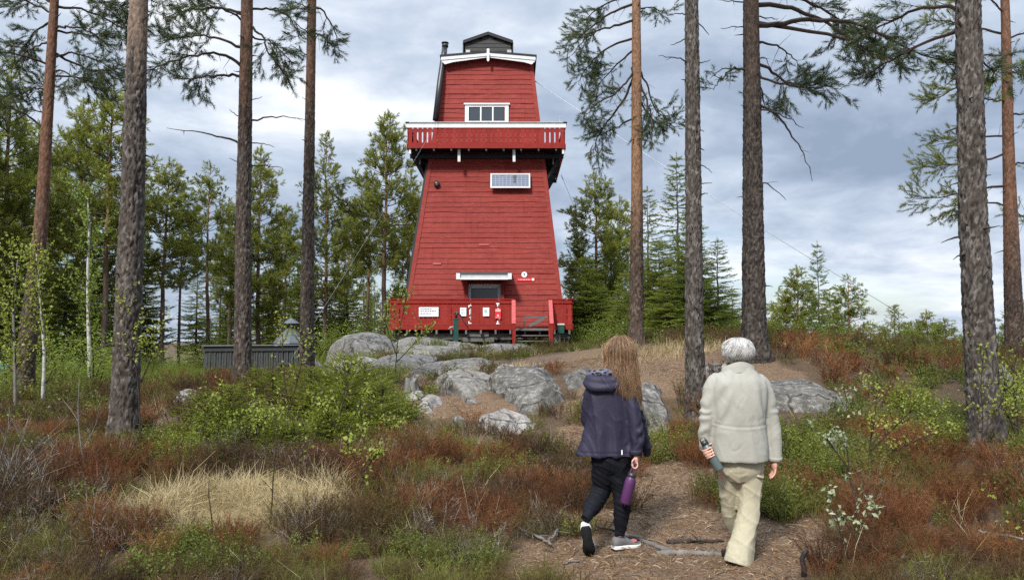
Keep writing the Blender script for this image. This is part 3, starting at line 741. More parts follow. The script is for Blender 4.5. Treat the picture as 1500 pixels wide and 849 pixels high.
b = MB(); textline(b, -.3, .2, -.012, .04, -.0105, rr); b.build('lettering', PINKP, t_)
b = MB(); b.box((.3, -.0105, -.003), (.095, .005, .095)); b.build('emblem', SIGNW, t_)
# green mailbox
c = P(821.5, 481, YD - .13); t_ = thing('letter_box', c, 'dark green letter box hung under the right end of the red deck railing', 'letter box')
GREEN = simple('dark_green_paint', (.01, .065, .045), .4, .4, .25, 5)
b = MB(); b.box((0, 0, -.02), (.25, .17, .31)); b.build('body', GREEN, t_)
b = MB(); b.hexa(np.array([A(-.14, -.11, .138), A(.14, -.11, .138), A(.14, .09, .16), A(-.14, .09, .16)]), np.array([A(-.14, -.11, .152), A(.14, -.11, .152), A(.14, .09, .2), A(-.14, .09, .2)])); b.build('lid', simple('pale_lid', (.45, .5, .45), .4), t_)
# hand pump
g = on(P(668, 500, 27.4)[0], 27.4); t_ = thing('hand_pump', g, 'dark green hand water pump with black iron handle on the rock ledge', 'water pump')
top = P(668, 465.5, 27.4)[2] - g[2]
b = MB(); b.box((0, 0, top / 2 - .1), (.17, .17, top + .2 - .06)); b.build('post', GREEN, t_)
b = MB(); b.box((0, 0, top - .03), (.2, .2, .05)); b.build('cap_plate', DARKB, t_)
b = MB(); b.tube([A(.0, 0, top), A(0, 0, top + .12), A(.05, 0, top + .18)], .045, 10); b.tube([A(-.06, 0, top + .12), A(-.02, 0, top + .2), A(.07, 0, top + .19), A(.16, 0, top + .08), A(.3, 0, top - .16), A(.43, 0, top - .36)], [.02, .028, .03, .025, .02, .018], 8); b.build('handle', BLKM, t_, True)
b = MB(); b.tube([A(-.06, 0, top - .3), A(-.2, 0, top - .33), A(-.26, 0, top - .4)], .025, 8); b.build('spout', simple('galvanised_spout', (.35, .36, .36), .4, .5), t_, True)
# guy wires
def wire(label, p, q, r, loc=None):
    p, q = np.asarray(p), np.asarray(q); n = 24; t = np.linspace(0, 1, n)[:, None]; pts = p + (q - p) * t; pts[:, 2] -= (.06 * np.sin(np.pi * t[:, 0])) * np.linalg.norm(q - p) * .12
    t_ = thing('guy_wire', p, label, 'wire', 'guy wires of the tower'); b = MB(); b.tube(pts - p, r, 6); b.build('cable', STEEL, t_, True)
    b = MB(); d = (q - p) / np.linalg.norm(q - p); b.tube([d * 0, d * .25], r * 2.2, 6); b.build('turnbuckle', STEEL, t_, True)
wire('long thin wire running down to the right from the top of the tower', P(779, 116, 33), P(1330, 466, 27), .013)
wire('short wire from the right side of the gallery down behind the right pine', P(822, 256, 36), P(853, 330, 36), .009)
wire('wire from the left end of the gallery down past the trunk by the shelter', P(641, 178, 31.25), P(424, 530, 25), .004)
# ================================================================== rocks
def rockmat(name, lo, mid, hi, tint, lichen=.5):
    t = NT(name); v = t.coord()
    n1 = t.noise(v, 3.2, 7, .62); n2 = t.noise(v, 14, 6, .7); n3 = t.noise(v, 70, 4, .7); vs = t.coord((1.3, 1.3, 4.5)); st = t.noise(vs, 2.2, 6, .6)
    f = t.math('ADD', t.math('MULTIPLY', n1, .45), t.math('ADD', t.math('MULTIPLY', n2, .35), t.math('MULTIPLY', n3, .2)))
    c = t.ramp(f, [(.36, lo), (.5, mid), (.62, hi)])
    c = t.mix(t.math('MULTIPLY', t.math('SUBTRACT', st, .53, clamp=True), 5.0, clamp=True), c, tint)
    vo = t.n('TexVoronoi', Scale=9.0, feature='F1'); wv = t.n('VectorMath', operation='MULTIPLY_ADD'); nz = t.n('TexNoise', Scale=6.0, Detail=4.0); t.put(nz.inputs['Vector'], v)
    t.put(wv.inputs[0], nz.outputs['Color']); wv.inputs[1].default_value = (.25, .25, .25); t.put(wv.inputs[2], v); t.put(vo.inputs['Vector'], wv.outputs[0])
    lich = t.math('MULTIPLY', t.math('SUBTRACT', t.math('MULTIPLY', n2, 1.0), .5, clamp=True), 5.0 * lichen, clamp=True)
    lm = t.math('MULTIPLY', lich, t.math('SUBTRACT', 1.0, t.math('MULTIPLY', vo.outputs['Distance'], 1.4), clamp=True), clamp=True)
    c = t.mix(lm, c, (.46, .46, .43))
    dk = t.math('MULTIPLY', t.math('SUBTRACT', t.noise(t.coord((1, 1, .55)), 5.5, 6, .7), .56, clamp=True), 6.0, clamp=True)
    c = t.mix(t.math('MULTIPLY', dk, .75), c, (.03, .03, .028))
    # cracks
    ce = t.n('TexVoronoi', Scale=1.15, feature='DISTANCE_TO_EDGE'); t.put(ce.inputs['Vector'], wv.outputs[0])
    cr = t.math('SUBTRACT', 1.0, t.math('MULTIPLY', ce.outputs['Distance'], 30.0), clamp=True)
    c = t.mix(t.math('MULTIPLY', cr, .9), c, (.025, .022, .02))
    c = t.mix(t.math('MULTIPLY', t.math('SUBTRACT', t.noise(v, 2.1, 5), .6, clamp=True), 3.5, clamp=True), c, (.10, .095, .05))
    nb = t.bump(n1, .5, .06); nb = t.bump(n2, .7, .03, nb); nb = t.bump(n3, .5, .008, nb); nb = t.bump(t.math('SUBTRACT', 1.0, cr), .6, .02, nb)
    return t.done(t.bsdf(c, .92, nb, .15))
ROCKG = rockmat('grey_rock', (.04, .037, .032), (.115, .108, .097), (.26, .248, .225), (.09, .082, .07), 1.0)
ROCKL = rockmat('pale_rock', (.10, .09, .08), (.24, .22, .2), (.42, .40, .37), (.28, .21, .175), .6)
ROCKF = rockmat('ledge_rock', (.085, .077, .067), (.18, .168, .15), (.30, .285, .255), (.19, .16, .125), .8)
ROCKS = []
_g1 = np.linspace(0, pi, 74); _g2 = np.linspace(0, 2 * pi, 128, endpoint=False)
def rock(label, px0, px1, pyt, pyb, Y, deep, mat, seed, sq=2.6, cuts=14, skew=0.0, top=0.0, rough=1.0, bury=.55, rz=0.0, group=None):
    """boulder with a front edge at depth Y, seen between the given picture columns and rows"""
    r = np.random.default_rng(900 + seed); Yc = Y + deep * .35
    p0, p1 = P(px0, pyb, Y), P(px1, pyb, Y); ztop = P((px0 + px1) / 2, pyt, Yc)[2]; zbot = min(P((px0 + px1) / 2, pyb, Y)[2], ztop - .05)
    c = A((p0[0] + p1[0]) / 2, Y + deep / 2, zbot); ax = A((p1[0] - p0[0]) / 2 * 1.04, deep / 2 * 1.05, ztop - zbot)
    u, v = np.meshgrid(_g1, _g2, indexing='ij'); d = np.stack([np.sin(u) * np.cos(v), np.sin(u) * np.sin(v), np.cos(u)], -1).reshape(-1, 3)
    e = 2 / sq; s = np.sign(d) * np.abs(d) ** e; s /= (np.abs(s) ** sq).sum(1)[:, None] ** (1 / sq)
    for k in range(cuts):
        n = r.normal(0, 1, 3) * A(1, 1, .8); n[2] = abs(n[2]); n /= np.linalg.norm(n); lim = r.uniform(.58, .92); q = s @ n; s = s - np.maximum(q - lim, 0)[:, None] * n * .92
    s /= np.abs(s).max(0); w = s * ax; w[:, 2] = np.where(s[:, 2] < 0, s[:, 2] * bury * max(.35, ax[2]), w[:, 2])
    w[:, 2] += np.where(s[:, 2] > 0, skew * s[:, 0] * ax[2] * (s[:, 2]), 0)
    sc = .35 * min(1.0, ax[:2].mean())
    nr = d / np.linalg.norm(d, axis=1)[:, None]
    fr = fbm(w * 1.3 + seed, 5, seed, .55); rid = 1 - np.abs(fbm(w * 2.1 + seed * 3, 4, seed + 3)) * 2
    st = fbm(w * A(1.2, 1.2, 5) + seed, 3, seed + 8)
    w = w + nr * ((fr * .30 + rid * .13 + st * .13) * sc * rough)[:, None]
    w += nr * (fbm(w * 9, 3, seed + 5) * .03 * rough)[:, None]
    cz, sz = cos(rz), sin(rz)
    w = np.stack([w[:, 0] * cz - w[:, 1] * sz, w[:, 0] * sz + w[:, 1] * cz, w[:, 2]], 1)
    ROCKS.append((c[0], c[1], ax[0], ax[1], zbot, ztop))
    mb = MB(); mb.rings(w.reshape(74, 128, 3)[::-1], 0)
    o = mb.build('rock', mat, None, True, c); return tag(o, label, 'rock', group)
rock('big dark domed rock with lichen left of the woman, rising to a steep cracked face', 682, 858, 543, 634, 10.9, 3.2, ROCKG, 31, 2.7, 9, -.10, bury=.7)
rock('pale rounded shoulder of rock adjoining the big domed rock on its left', 626, 745, 544, 584, 11.8, 2.4, ROCKF, 2, 2.2, 6, .05, bury=.8)
rock('light flat slab slanting out of the heather below the big domed rock', 690, 790, 602, 652, 10.3, 1.3, ROCKL, 3, 2.8, 7, -.2, bury=.8)
rock('broken pale stones on the left edge of the needle covered hollow', 592, 648, 574, 618, 11.2, 1.2, ROCKL, 4, 2.6, 16)
rock('small pale stone tilted under the grey stump', 588, 622, 572, 588, 12.3, .6, ROCKL, 5, 2.4, 14)
rock('large smooth whaleback ledge at the left below the tower', 448, 575, 487, 532, 21.0, 5.0, ROCKF, 6, 1.9, 3, .0, bury=.3, rough=.55)
rock('long low rock ledge under the left half of the red deck', 525, 715, 494, 518, 25.2, 2.6, ROCKF, 7, 2.4, 5, -.15, bury=.6, rough=.6)
rock('flat slab of rock on the slope in front of the long ledge', 535, 700, 507, 532, 21.0, 3.2, ROCKF, 8, 2.6, 6, bury=.7, rough=.7)
rock('wide grey slab between the ledge and the big domed rock', 592, 770, 528, 556, 14.8, 3.6, ROCKF, 22, 2.4, 6, -.05, bury=.8, rough=.7)
rock('low worn slab of rock on the needle covered slope behind the woman', 745, 890, 521, 548, 15.2, 3.0, ROCKF, 23, 2.4, 6, .0, bury=.8, rough=.7)
rock('grey rock shelf joining the big domed rock and the rock face by the trunk', 842, 940, 560, 612, 11.1, 1.6, ROCKG, 24, 2.6, 9, .05, bury=.8, rough=.8)
rock('thin flat rock right of the reddish heather clump in front of the stair', 640, 742, 503, 518, 26.4, 1.6, ROCKF, 9, 2.6, 8, bury=.5)
rock('small grey rock behind the grey stump', 594, 648, 534, 560, 15.0, 1.4, ROCKG, 10, 2.3, 12)
rock('small white topped rock just above the big domed rock', 718, 768, 534, 548, 14.0, 1.0, ROCKL, 11, 2.5, 14)
rock('low grey rock close to the hood of the woman', 808, 866, 524, 544, 15.2, 1.8, ROCKF, 12, 2.3, 7, bury=.8)
rock('grey boulder partly behind the left shoulder of the woman', 812, 890, 534, 588, 12.2, 1.8, ROCKG, 13, 2.5, 9, bury=.8)
rock('cracked grey rock face between the two walkers', 920, 1018, 552, 648, 10.8, 2.0, ROCKG, 14, 3.2, 9, bury=.8)
rock('dark broad rock right of the elderly man, half covered by heather', 1110, 1258, 551, 610, 10.6, 2.6, ROCKG, 15, 2.2, 6, -.15, bury=.8)
rock('pale rock in the rusty heather right of the big grey pine trunk', 224, 294, 574, 610, 11.8, 1.2, ROCKL, 16, 2.5, 12, -.1)
rock('grey rock behind the wide rough pine at the right border', 1462, 1520, 522, 600, 11.2, 1.5, ROCKG, 17, 2.5, 12)
rock('thin slab at the right foot of the tower', 822, 868, 506, 515, 28.0, 1.6, ROCKF, 18, 2.6, 8)
rock('small stone in the shadow of the slab by the walkers path', 655, 690, 610, 640, 10.5, .5, ROCKG, 19, 2.5, 12)
rock('rock by the slim pine trunk right of the hut', 425, 470, 526, 562, 15.5, 1.6, ROCKL, 20, 2.5, 14)
rock('small stone between the stair and the orange trunk', 850, 905, 516, 528, 19.0, 1.0, ROCKF, 21, 2.4, 10)
rock('low mossy slab left of the wide grey slab', 528, 640, 519, 548, 17.0, 3.0, ROCKF, 25, 2.3, 6, .05, bury=.8, rough=.7)
rock('flat worn rock half sunk in the slope below the stair', 690, 808, 504, 521, 23.0, 2.4, ROCKF, 26, 2.3, 6, .0, bury=.8, rough=.6)
rock('low pale rock in the green below the whaleback ledge', 470, 545, 524, 546, 17.2, 2.2, ROCKL, 27, 2.3, 7, .0, bury=.8, rough=.7)
rock('small flat rock in the needle litter left of the tan trunk', 862, 925, 527, 542, 15.2, 1.4, ROCKF, 28, 2.3, 7, bury=.8, rough=.7)
rock('grey slab behind the white haired head', 1030, 1130, 536, 560, 12.0, 1.6, ROCKF, 29, 2.4, 8, bury=.8, rough=.7)
def in_rock(X, Y, grow=1.0):
    m = np.zeros(np.shape(X), bool)
    for x, y, a, b_, z0, z1 in ROCKS: m |= ((X - x) / (a * grow)) ** 2 + ((Y - y) / (b_ * grow)) ** 2 < 1
    return m
# tree stump
g = G(601, 582); g = on(P(602, 582, 12.9)[0], 12.9); st_ = thing('tree_stump', g, 'short weathered grey stump above the pale stones', 'stump')
b = MB(); th = np.arange(32) * 2 * pi / 32; hh = P(602, 556, 12.9)[2] - g[2]
b.rings([np.stack([(r_ * (1 + .12 * np.sin(5 * th + z))) * np.cos(th), (r_ * (1 + .12 * np.sin(5 * th + z))) * np.sin(th), np.full(32, z) + (.03 * np.sin(th * 2 + 1) if z > .05 else 0)], 1) for r_, z in ((.2, -.15), (.16, .0), (.115, .1), (.105, hh * .6), (.1, hh), (.085, hh + .005), (.02, hh - .005))], 0)
b.build('wood', simple('grey_stump_wood', (.2, .195, .18), .95, .1, .5, 14, .6, 50, (1, 1, .25)), st_)

# ================================================================== the dark shelter at the left: wind fence and grill hut
YH = 26.0
SHB = simple('dark_grey_stained_board', (.055, .06, .062), .75, .25, .3, 4, .25, 40, (6, 6, 1)); SHT = simple('grey_roof_edge', (.2, .205, .2), .6, .3, .2, 6); SHM = simple('slate_blue_sheet_metal', (.075, .085, .095), .45, .5, .25, 3)
pL, pR = P(300, 548, YH), P(444, 540, YH + 1.2); zt_ = P(300, 506, YH)[2]; zb_ = min(P(300, 552, YH)[2], gz(pL[0], YH)[0])
f = thing('wind_fence', (pL[0], YH, zb_), 'long dark grey board fence of the shelter, crossed by the second dark trunk', 'fence')
dv = A(pR[0] - pL[0], 1.2, 0); Lf = np.linalg.norm(dv); dv /= Lf; nb_ = 38; H_ = zt_ - zb_
b = MB(); r_ = np.random.default_rng(5)
for k in range(nb_):
    c = dv * Lf * (k + .5) / nb_; b.box(c + A(0, -.012 * (k % 2), H_ * .5 + .02), (Lf / nb_ - .012, .022, H_ * .86 - .06), a=r_.random())
b.build('board_panel', SHB, f)
b = MB(); b.bar(A(0, 0, H_ - .1) - dv * .05 + A(0, -.05, 0), dv * Lf + A(0, -.05, H_ - .1), .03, .17); b.build('top_board', SHB, f)
b = MB(); b.bar(A(0, -.02, H_) - dv * .12, dv * (Lf * .97) + A(0, -.02, H_ + .02), .22, .03); b.build('cap_rail', SHT, f)
b = MB(); b.bar(A(0, -.04, .12), dv * Lf + A(0, -.04, .12), .03, .12); b.build('bottom_board', SHB, f)
for k in range(5):
    b = MB(); c = dv * Lf * k / 4; b.box(c + A(0, .07, H_ / 2 - .2), (.1, .1, H_ + .35)); b.build('post', SHB, f)
ch = P(426, 505, YH + 1.6); zr0 = P(426, 503, YH + 1.6)[2]; zr1 = P(426, 481, YH + 1.6)[2]; zg = gz(ch[0], YH + 1.6)[0] - .1
hut = thing('grill_hut', (ch[0], YH + 1.6, zg), 'small dark grill hut with sheet metal cone roof and capped chimney', 'hut')
def poly_ring(n, rad, z, ph=0.0): t_ = np.arange(n) * 2 * pi / n + ph; return np.stack([rad * np.cos(t_), rad * np.sin(t_), np.full(n, z)], 1)
b = MB(); b.rings([poly_ring(8, .47, 0, .2), poly_ring(8, .47, zr0 - zg, .2)]); b.build('wall', SHB, hut)
b = MB(); b.rings([poly_ring(8, .62, zr0 - zg, .2), poly_ring(8, .60, zr0 - zg + .05, .2), poly_ring(8, .17, zr1 - zg, .2), poly_ring(8, .15, zr1 - zg, .2)]); rf = b.build('roof', SHM, hut)
for x in (-.3, -.02):
    b = MB(); b.box((x - .05, -.56, zr0 - zg - .1), (.12, .05, .16)); b.build('bracket', SHT, hut)
b = MB(); b.rings([poly_ring(16, .15, zr1 - zg), poly_ring(16, .14, zr1 - zg + .13)]); ch_ = b.build('chimney', BLKM, hut)
b = MB(); zc_ = P(426, 473.5, YH + 1.6)[2] - zg; b.rings([poly_ring(16, .31, zc_), poly_ring(16, .30, zc_ + .015), poly_ring(16, .02, zc_ + .2)])
for t_ in (0, 2.1, 4.2): b.bar(A(.12 * cos(t_), .12 * sin(t_), zr1 - zg + .08), A(.12 * cos(t_), .12 * sin(t_), zc_ + .02), .02, .02)
b.build('chimney_cap', SHM, ch_)
# grill bench in the opening
b = MB(); b.box((.05, -.75, .55), (.55, .3, .06)); b.box((-.15, -.75, .27), (.07, .25, .5)); b.box((.25, -.75, .27), (.07, .25, .5)); b.build('bench', SHB, hut)
# green thing cut by the left border, guessed as a cover on a pole
g = P(4, 541, 17); o = thing('green_cover', A(g[0] - .1, 17, gz(g[0], 17)[0]), 'small dark green cover showing between leaves at the left border', 'cover')
zz_ = g[2] - gz(g[0], 17)[0]
b = MB(); b.rings([poly_ring(10, .32, zz_ - .02), poly_ring(10, .31, zz_ + .03), poly_ring(10, .18, zz_ + .11), poly_ring(10, .02, zz_ + .15)]); b.build('cover', simple('teal_cloth', (.01, .10, .09), .5), o)
b = MB(); b.tube([A(0, 0, -.1), A(0, 0, zz_)], .025, 8); b.build('pole', BLKM, o)
# ================================================================== bark and needles
def barkmat(name, dark, plate, pale, orange):
    t = NT(name); v = t.coord(); vs = t.coord((1, 1, .5))
    n = t.noise(vs, 22, 5, .65); f = t.noise(vs, 90, 4, .6); big = t.noise(v, 2.5, 3)
    flake = t.n('TexVoronoi', Scale=26.0); t.put(flake.inputs['Vector'], vs)
    pl = t.ramp(t.math('ADD', t.math('MULTIPLY', n, .5), t.math('ADD', t.math('MULTIPLY', f, .2), t.math('MULTIPLY', t.n('SeparateColor', Color=flake.outputs['Color']).outputs[0], .3))), [(.35, plate), (.52, tuple(x * 1.35 for x in plate)), (.66, pale)])
    org = t.ramp(n, [(.34, tuple(x * .55 for x in orange)), (.5, orange), (.68, tuple(min(1, x * 1.5) for x in orange))])
    edge = t.math('ADD', t.attr('b'), t.math('MULTIPLY', t.math('SUBTRACT', t.noise(vs, 5, 4), .5), .7), clamp=True)
    c = t.mix(edge, pl, org)
    c = t.mix(t.math('MULTIPLY', t.attr('a'), .9, clamp=True), c, dark)
    c = t.mix(t.math('MULTIPLY', t.math('SUBTRACT', big, .6, clamp=True), 1.5, clamp=True), c, (.10, .105, .08))
    nb = t.bump(flake.outputs['Distance'], .45, .015); nb = t.bump(n, .6, .02, nb); nb = t.bump(f, .4, .006, nb)
    return t.done(t.bsdf(c, .92, nb, .15))
BARK = barkmat('pine_bark', (.018, .013, .011), (.055, .044, .036), (.15, .13, .112), (.15, .085, .058))
BARKG = barkmat('grey_bark', (.02, .016, .014), (.065, .055, .048), (.18, .165, .148), (.11, .08, .06))
BARKO = barkmat('orange_bark', (.03, .016, .01), (.06, .045, .036), (.15, .115, .088), (.225, .13, .078))
BARKP = barkmat('pale_tan_bark', (.02, .014, .011), (.06, .05, .043), (.165, .148, .13), (.23, .165, .125))
BARKR = barkmat('red_brown_bark', (.025, .014, .01), (.055, .042, .034), (.14, .108, .084), (.15, .08, .052))
TWIG = simple('twig_bark', (.05, .036, .028), .9, .15, .4, 9, .3, 60)
DEADW = simple('dead_grey_wood', (.17, .155, .14), .9, .15, .4, 9, .3, 60)
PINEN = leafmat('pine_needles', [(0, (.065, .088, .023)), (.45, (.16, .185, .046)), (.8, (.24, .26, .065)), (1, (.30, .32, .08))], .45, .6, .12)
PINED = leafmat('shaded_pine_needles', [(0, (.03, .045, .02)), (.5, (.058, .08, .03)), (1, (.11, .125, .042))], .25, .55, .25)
SPRN = leafmat('spruce_needles', [(0, (.05, .076, .018)), (.5, (.13, .165, .036)), (1, (.25, .28, .06))], .45, .6, .12)
LEAF = leafmat('young_leaf', [(0, (.10, .15, .03)), (.5, (.18, .25, .045)), (1, (.30, .36, .08))], .45, .5, .3)

def tuft(nn, L, nl, w, seed, spread=(20, 65), droop=0.0):
    """a shoot: nn flat needles round an axis of length L (along z)"""
    r = np.random.default_rng(seed); V = []; F = []
    for k in range(nn):
        z = L * (k + .5) / nn; az = k * 2.4 + r.normal(0, .3); an = R(r.uniform(*spread)) * (1 - .4 * z / L)
        d = A(cos(az) * sin(an), sin(az) * sin(an), cos(an)); s = np.cross(d, r.normal(0, 1, 3)); s /= np.linalg.norm(s)
        l = nl * r.uniform(.75, 1.15); p = A(0, 0, z); i = len(V)
        V += [p - s * w * .5, p + s * w * .5, p + d * l + s * w * .15, p + d * l - s * w * .15]; F.append([i, i + 1, i + 2, i + 3])
    return np.array(V), np.array(F)
TUFT_FAR = [tuft(15, .17, .12, .024, 60 + k) for k in range(3)]
TUFT_MID = [tuft(22, .13, .085, .009, 70 + k) for k in range(3)]
TUFT_NEAR = [tuft(40, .13, .062, .0042, 80 + k) for k in range(4)]
SPR_FAR = [tuft(16, .26, .085, .026, 90 + k, (40, 80)) for k in range(3)]
SPR_NEAR = [tuft(46, .15, .018, .0038, 95 + k, (45, 80)) for k in range(3)]

def curve(p, d0, L, bend, n, r, wob=.06):
    """n+1 points starting at p, heading d0, bent towards `bend` (a vector), wandering"""
    pts = [np.array(p, float)]; d = np.array(d0, float); d /= np.linalg.norm(d)
    for k in range(n):
        d = d + np.asarray(bend, float) / n + r.normal(0, wob, 3); d /= np.linalg.norm(d); pts.append(pts[-1] + d * L / n)
    return np.array(pts)

def along(pts, t):
    k = t * (len(pts) - 1); i = min(int(k), len(pts) - 2); f = k - i
    return pts[i] * (1 - f) + pts[i + 1] * f, (pts[i + 1] - pts[i])

class Shoots:
    def __init__(s): s.p = []; s.d = []; s.a = []; s.s = []
    def add(s, p, d, a, sc): s.p.append(p); s.d.append(d); s.a.append(a); s.s.append(sc)
    def bake(s, mb, tmpls, m):
        if not s.p: return
        p, d, a, sc = map(np.array, (s.p, s.d, s.a, s.s)); k = rng.integers(0, len(tmpls), len(p))
        for i, t in enumerate(tmpls):
            q = k == i
            mb.inst(t, p[q], d[q], sc[q], m, np.clip(a[q], 0, 1))

def twiggy(mb, sh, pts, r0, r, fs=.35, ntw=8, tl=.5, up=.3, dens=.13, hue=.5, sub=True, nside=4, rt=.006, ts=1.0, kink=.1):
    """side twigs with needle shoots along a limb"""
    for k in range(ntw):
        t = fs + (1 - fs) * (k + r.random()) / ntw
        p, d = along(pts, min(t, .999)); d = d / np.linalg.norm(d)
        sd = np.cross(d, r.normal(0, 1, 3)); sd /= np.linalg.norm(sd); sd[2] *= .6
        L = tl * r.uniform(.5, 1.2) * (1.15 - .5 * t)
        tw = curve(p, d * .75 + sd * .9, L, A(0, 0, up), 4, r, kink)
        mb.tube(tw, np.linspace(rt, rt * .4, 5), 3, 0, cap=False)
        stems = [tw]
        if sub:
            for j in range(2 if L < .4 else 3):
                q, dd = along(tw, r.uniform(.3, .8)); dd = dd / np.linalg.norm(dd); s2 = np.cross(dd, r.normal(0, 1, 3)); s2 /= np.linalg.norm(s2)
                st = curve(q, dd + s2 * .8, L * r.uniform(.35, .6), A(0, 0, up), 3, r, kink); mb.tube(st, np.linspace(rt * .6, rt * .3, 4), 3, 0, cap=False); stems.append(st)
        h = hue + r.normal(0, .16)
        for st in stems:
            l = np.linalg.norm(np.diff(st, axis=0), axis=1).sum(); n = max(1, int(l / dens))
            for j in range(n):
                q, dd = along(st, min(.999, (j + .6 + .4 * r.random()) / n)); sh.add(q, dd + r.normal(0, .25, 3) * np.linalg.norm(dd), h + r.normal(0, .08), ts * r.uniform(.8, 1.2))

def make_pine(seed, H=11., cb=.35, Rr=1.9, whorl=.5, nl=5, rbase=.13, hue=.5, sparse=1.0, tilt=0.0, ts=1.0, barkb=.35):
    """a whole middle-distance pine, base at the origin: returns trunk and crown builders"""
    r = np.random.default_rng(seed); tr, cr, sh = MB(), MB(), Shoots()
    n = 26; z = np.linspace(-.4, H, n); wob = np.cumsum(r.normal(0, .018, (n, 2)), axis=0) * (H / 11)
    ax = np.stack([wob[:, 0] + tilt * z, wob[:, 1], z], 1); rad = rbase * np.clip(1 - z / H, .04, 1) ** .75; rad[:2] *= 1.15
    tr.tube(ax, rad, 10, 0, 0, sstep(z / H, barkb - .15, barkb + .25)); tr.a[-1] = np.clip(fbm(tr.V[-1] * A(9, 9, 3), 3, seed) + .2, 0, 1)
    def trunk(zz): return A(np.interp(zz, z, ax[:, 0]), np.interp(zz, z, ax[:, 1]), zz)
    zz = cb * H
    # dead stubs below the crown
    for k in range(int(9 * cb * H / 4)):
        q = r.uniform(.12, 1) * cb * H; a = r.uniform(0, 2 * pi); L = r.uniform(.25, 1.1)
        c = curve(trunk(q), A(cos(a), sin(a), r.uniform(-.3, .2)), L, A(0, 0, -.2), 4, r, .12); tr.tube(c, np.linspace(.016, .004, 5), 4, 0, .5, cap=False)
    while zz < H - .15:
        t = (zz - cb * H) / (H - cb * H); env = (1 - t) ** .8 * min(1, .45 + 2.2 * t) * (.85 + .3 * r.random()) + .05
        m = max(3, int(round(nl * (1 - .3 * t) * r.uniform(.6, 1.15) * sparse))); a0 = r.uniform(0, 2 * pi)
        for k in range(m):
            a = a0 + k * 2 * pi / m + r.normal(0, .3); L = Rr * env * r.uniform(.6, 1.15)
            el = -.12 + .25 * r.random() + .75 * t ** 1.5
            c = curve(trunk(zz + r.uniform(-.1, .1)), A(cos(a), sin(a), el), L, A(0, 0, .25 + .3 * (1 - t)), 5, r, .07)
            r0 = .008 + .017 * L / 2; cr.tube(c, np.linspace(r0, .005, 6), 4, 0, cap=False)
            twiggy(cr, sh, c, r0, r, .30 if t < .75 else .1, max(4, int(5 * L + 2.5)), .42 * min(1.3, .35 + L * .45), .28, .12, hue + .18 * (t - .4), L > .7, rt=.006, ts=ts)
        zz += whorl * r.uniform(.75, 1.25) * (1 - .35 * t)
    for k in range(5): sh.add(trunk(H - .1 * k), A(r.normal(0, .2), r.normal(0, .2), 1), hue + .2, 1.0)
    sh.bake(cr, TUFT_FAR, 1)
    return tr, cr

def make_spruce(seed, H=9., cb=.04, Rr=1.7, whorl=.25, rbase=.09, hue=.5, topsparse=.25, drop=.35, dens=1.15):
    r = np.random.default_rng(seed); tr, cr, sh = MB(), MB(), Shoots()
    z = np.linspace(-.4, H, 20); ax = np.stack([r.normal(0, .01, 20), r.normal(0, .01, 20), z], 1)
    tr.tube(ax, rbase * np.clip(1 - z / H, .03, 1) ** .85, 8, 0); tr.a[-1] = np.clip(fbm(tr.V[-1] * A(9, 9, 3), 3, seed) + .2, 0, 1)
    zz = cb * H
    while zz < H - .2:
        t = (zz - cb * H) / (H - cb * H); env = (1 - t) ** .85 * min(1, .7 + 1.5 * t) + .05
        m = max(3, int(round(6.5 * dens * (1 - .4 * t) * r.uniform(.75, 1.1)))); a0 = r.uniform(0, 2 * pi)
        for k in range(m):
            a = a0 + k * 2 * pi / m + r.normal(0, .25); L = Rr * env * r.uniform(.65, 1.15)
            c = curve(A(0, 0, zz + r.uniform(-.1, .1)), A(cos(a), sin(a), -drop + .75 * t ** 2 + r.normal(0, .16)), L, A(0, 0, .5 * (1 - t) + .1), 5, r, .05)
            cr.tube(c, np.linspace(.006 + .007 * L, .004, 6), 3, 0, cap=False)
            h = hue + r.normal(0, .13) + .15 * t; n = max(2, int(L / (.13 if t < 1 - topsparse else .17)))
            for j in range(n):
                q, d = along(c, min(.999, (j + .7) / n)); d = d / np.linalg.norm(d); lat = np.cross(d, A(0, 0, 1)); f = (j + .7) / n
                sh.add(q, d + A(0, 0, r.normal(0, .1)), h, r.uniform(.8, 1.1) * .95)
                if t > 1 - topsparse and r.random() < .35: continue
                for sg in (-1, 1):
                    l2 = min(.6, .36 * L) * (1.1 - f * .75) * r.uniform(.6, 1.2)
                    dd = d * .7 + lat * sg * .8 + A(0, 0, -.28 + r.normal(0, .12)); dd /= np.linalg.norm(dd); nn = max(1, int(l2 / .17))
                    for i in range(nn): sh.add(q + dd * l2 * (i + .15) / nn, dd + r.normal(0, .15, 3), h + r.normal(0, .07), r.uniform(.75, 1.1) * .9)
        zz += whorl * r.uniform(.8, 1.2) * (1 - .3 * t)
    sh.add(A(0, 0, H - .3), A(0, 0, 1), hue + .2, 1.3)
    sh.bake(cr, SPR_FAR, 1)
    return tr, cr

class Kind:
    """one prototype tree: meshes made once, placed many times as real objects that share them"""
    def __init__(s, name, tc, mats_t, mats_c):
        s.name = name; s.t = tc[0].mesh('trunk', mats_t, True); s.c = tc[1].mesh('crown', mats_c)
        s.h = max(v.co.z for v in s.t.vertices)
    def place(s, loc, H, rz, label, cat, group, lean=(0, 0), wide=1.0):
        e = link(s.name, None); e.location = loc; k = H / s.h; e.scale = (k * wide, k * wide, k); e.rotation_euler = (lean[1], lean[0], rz); tag(e, label, cat, group)
        link('trunk', s.t, e); link('crown', s.c, e); return e

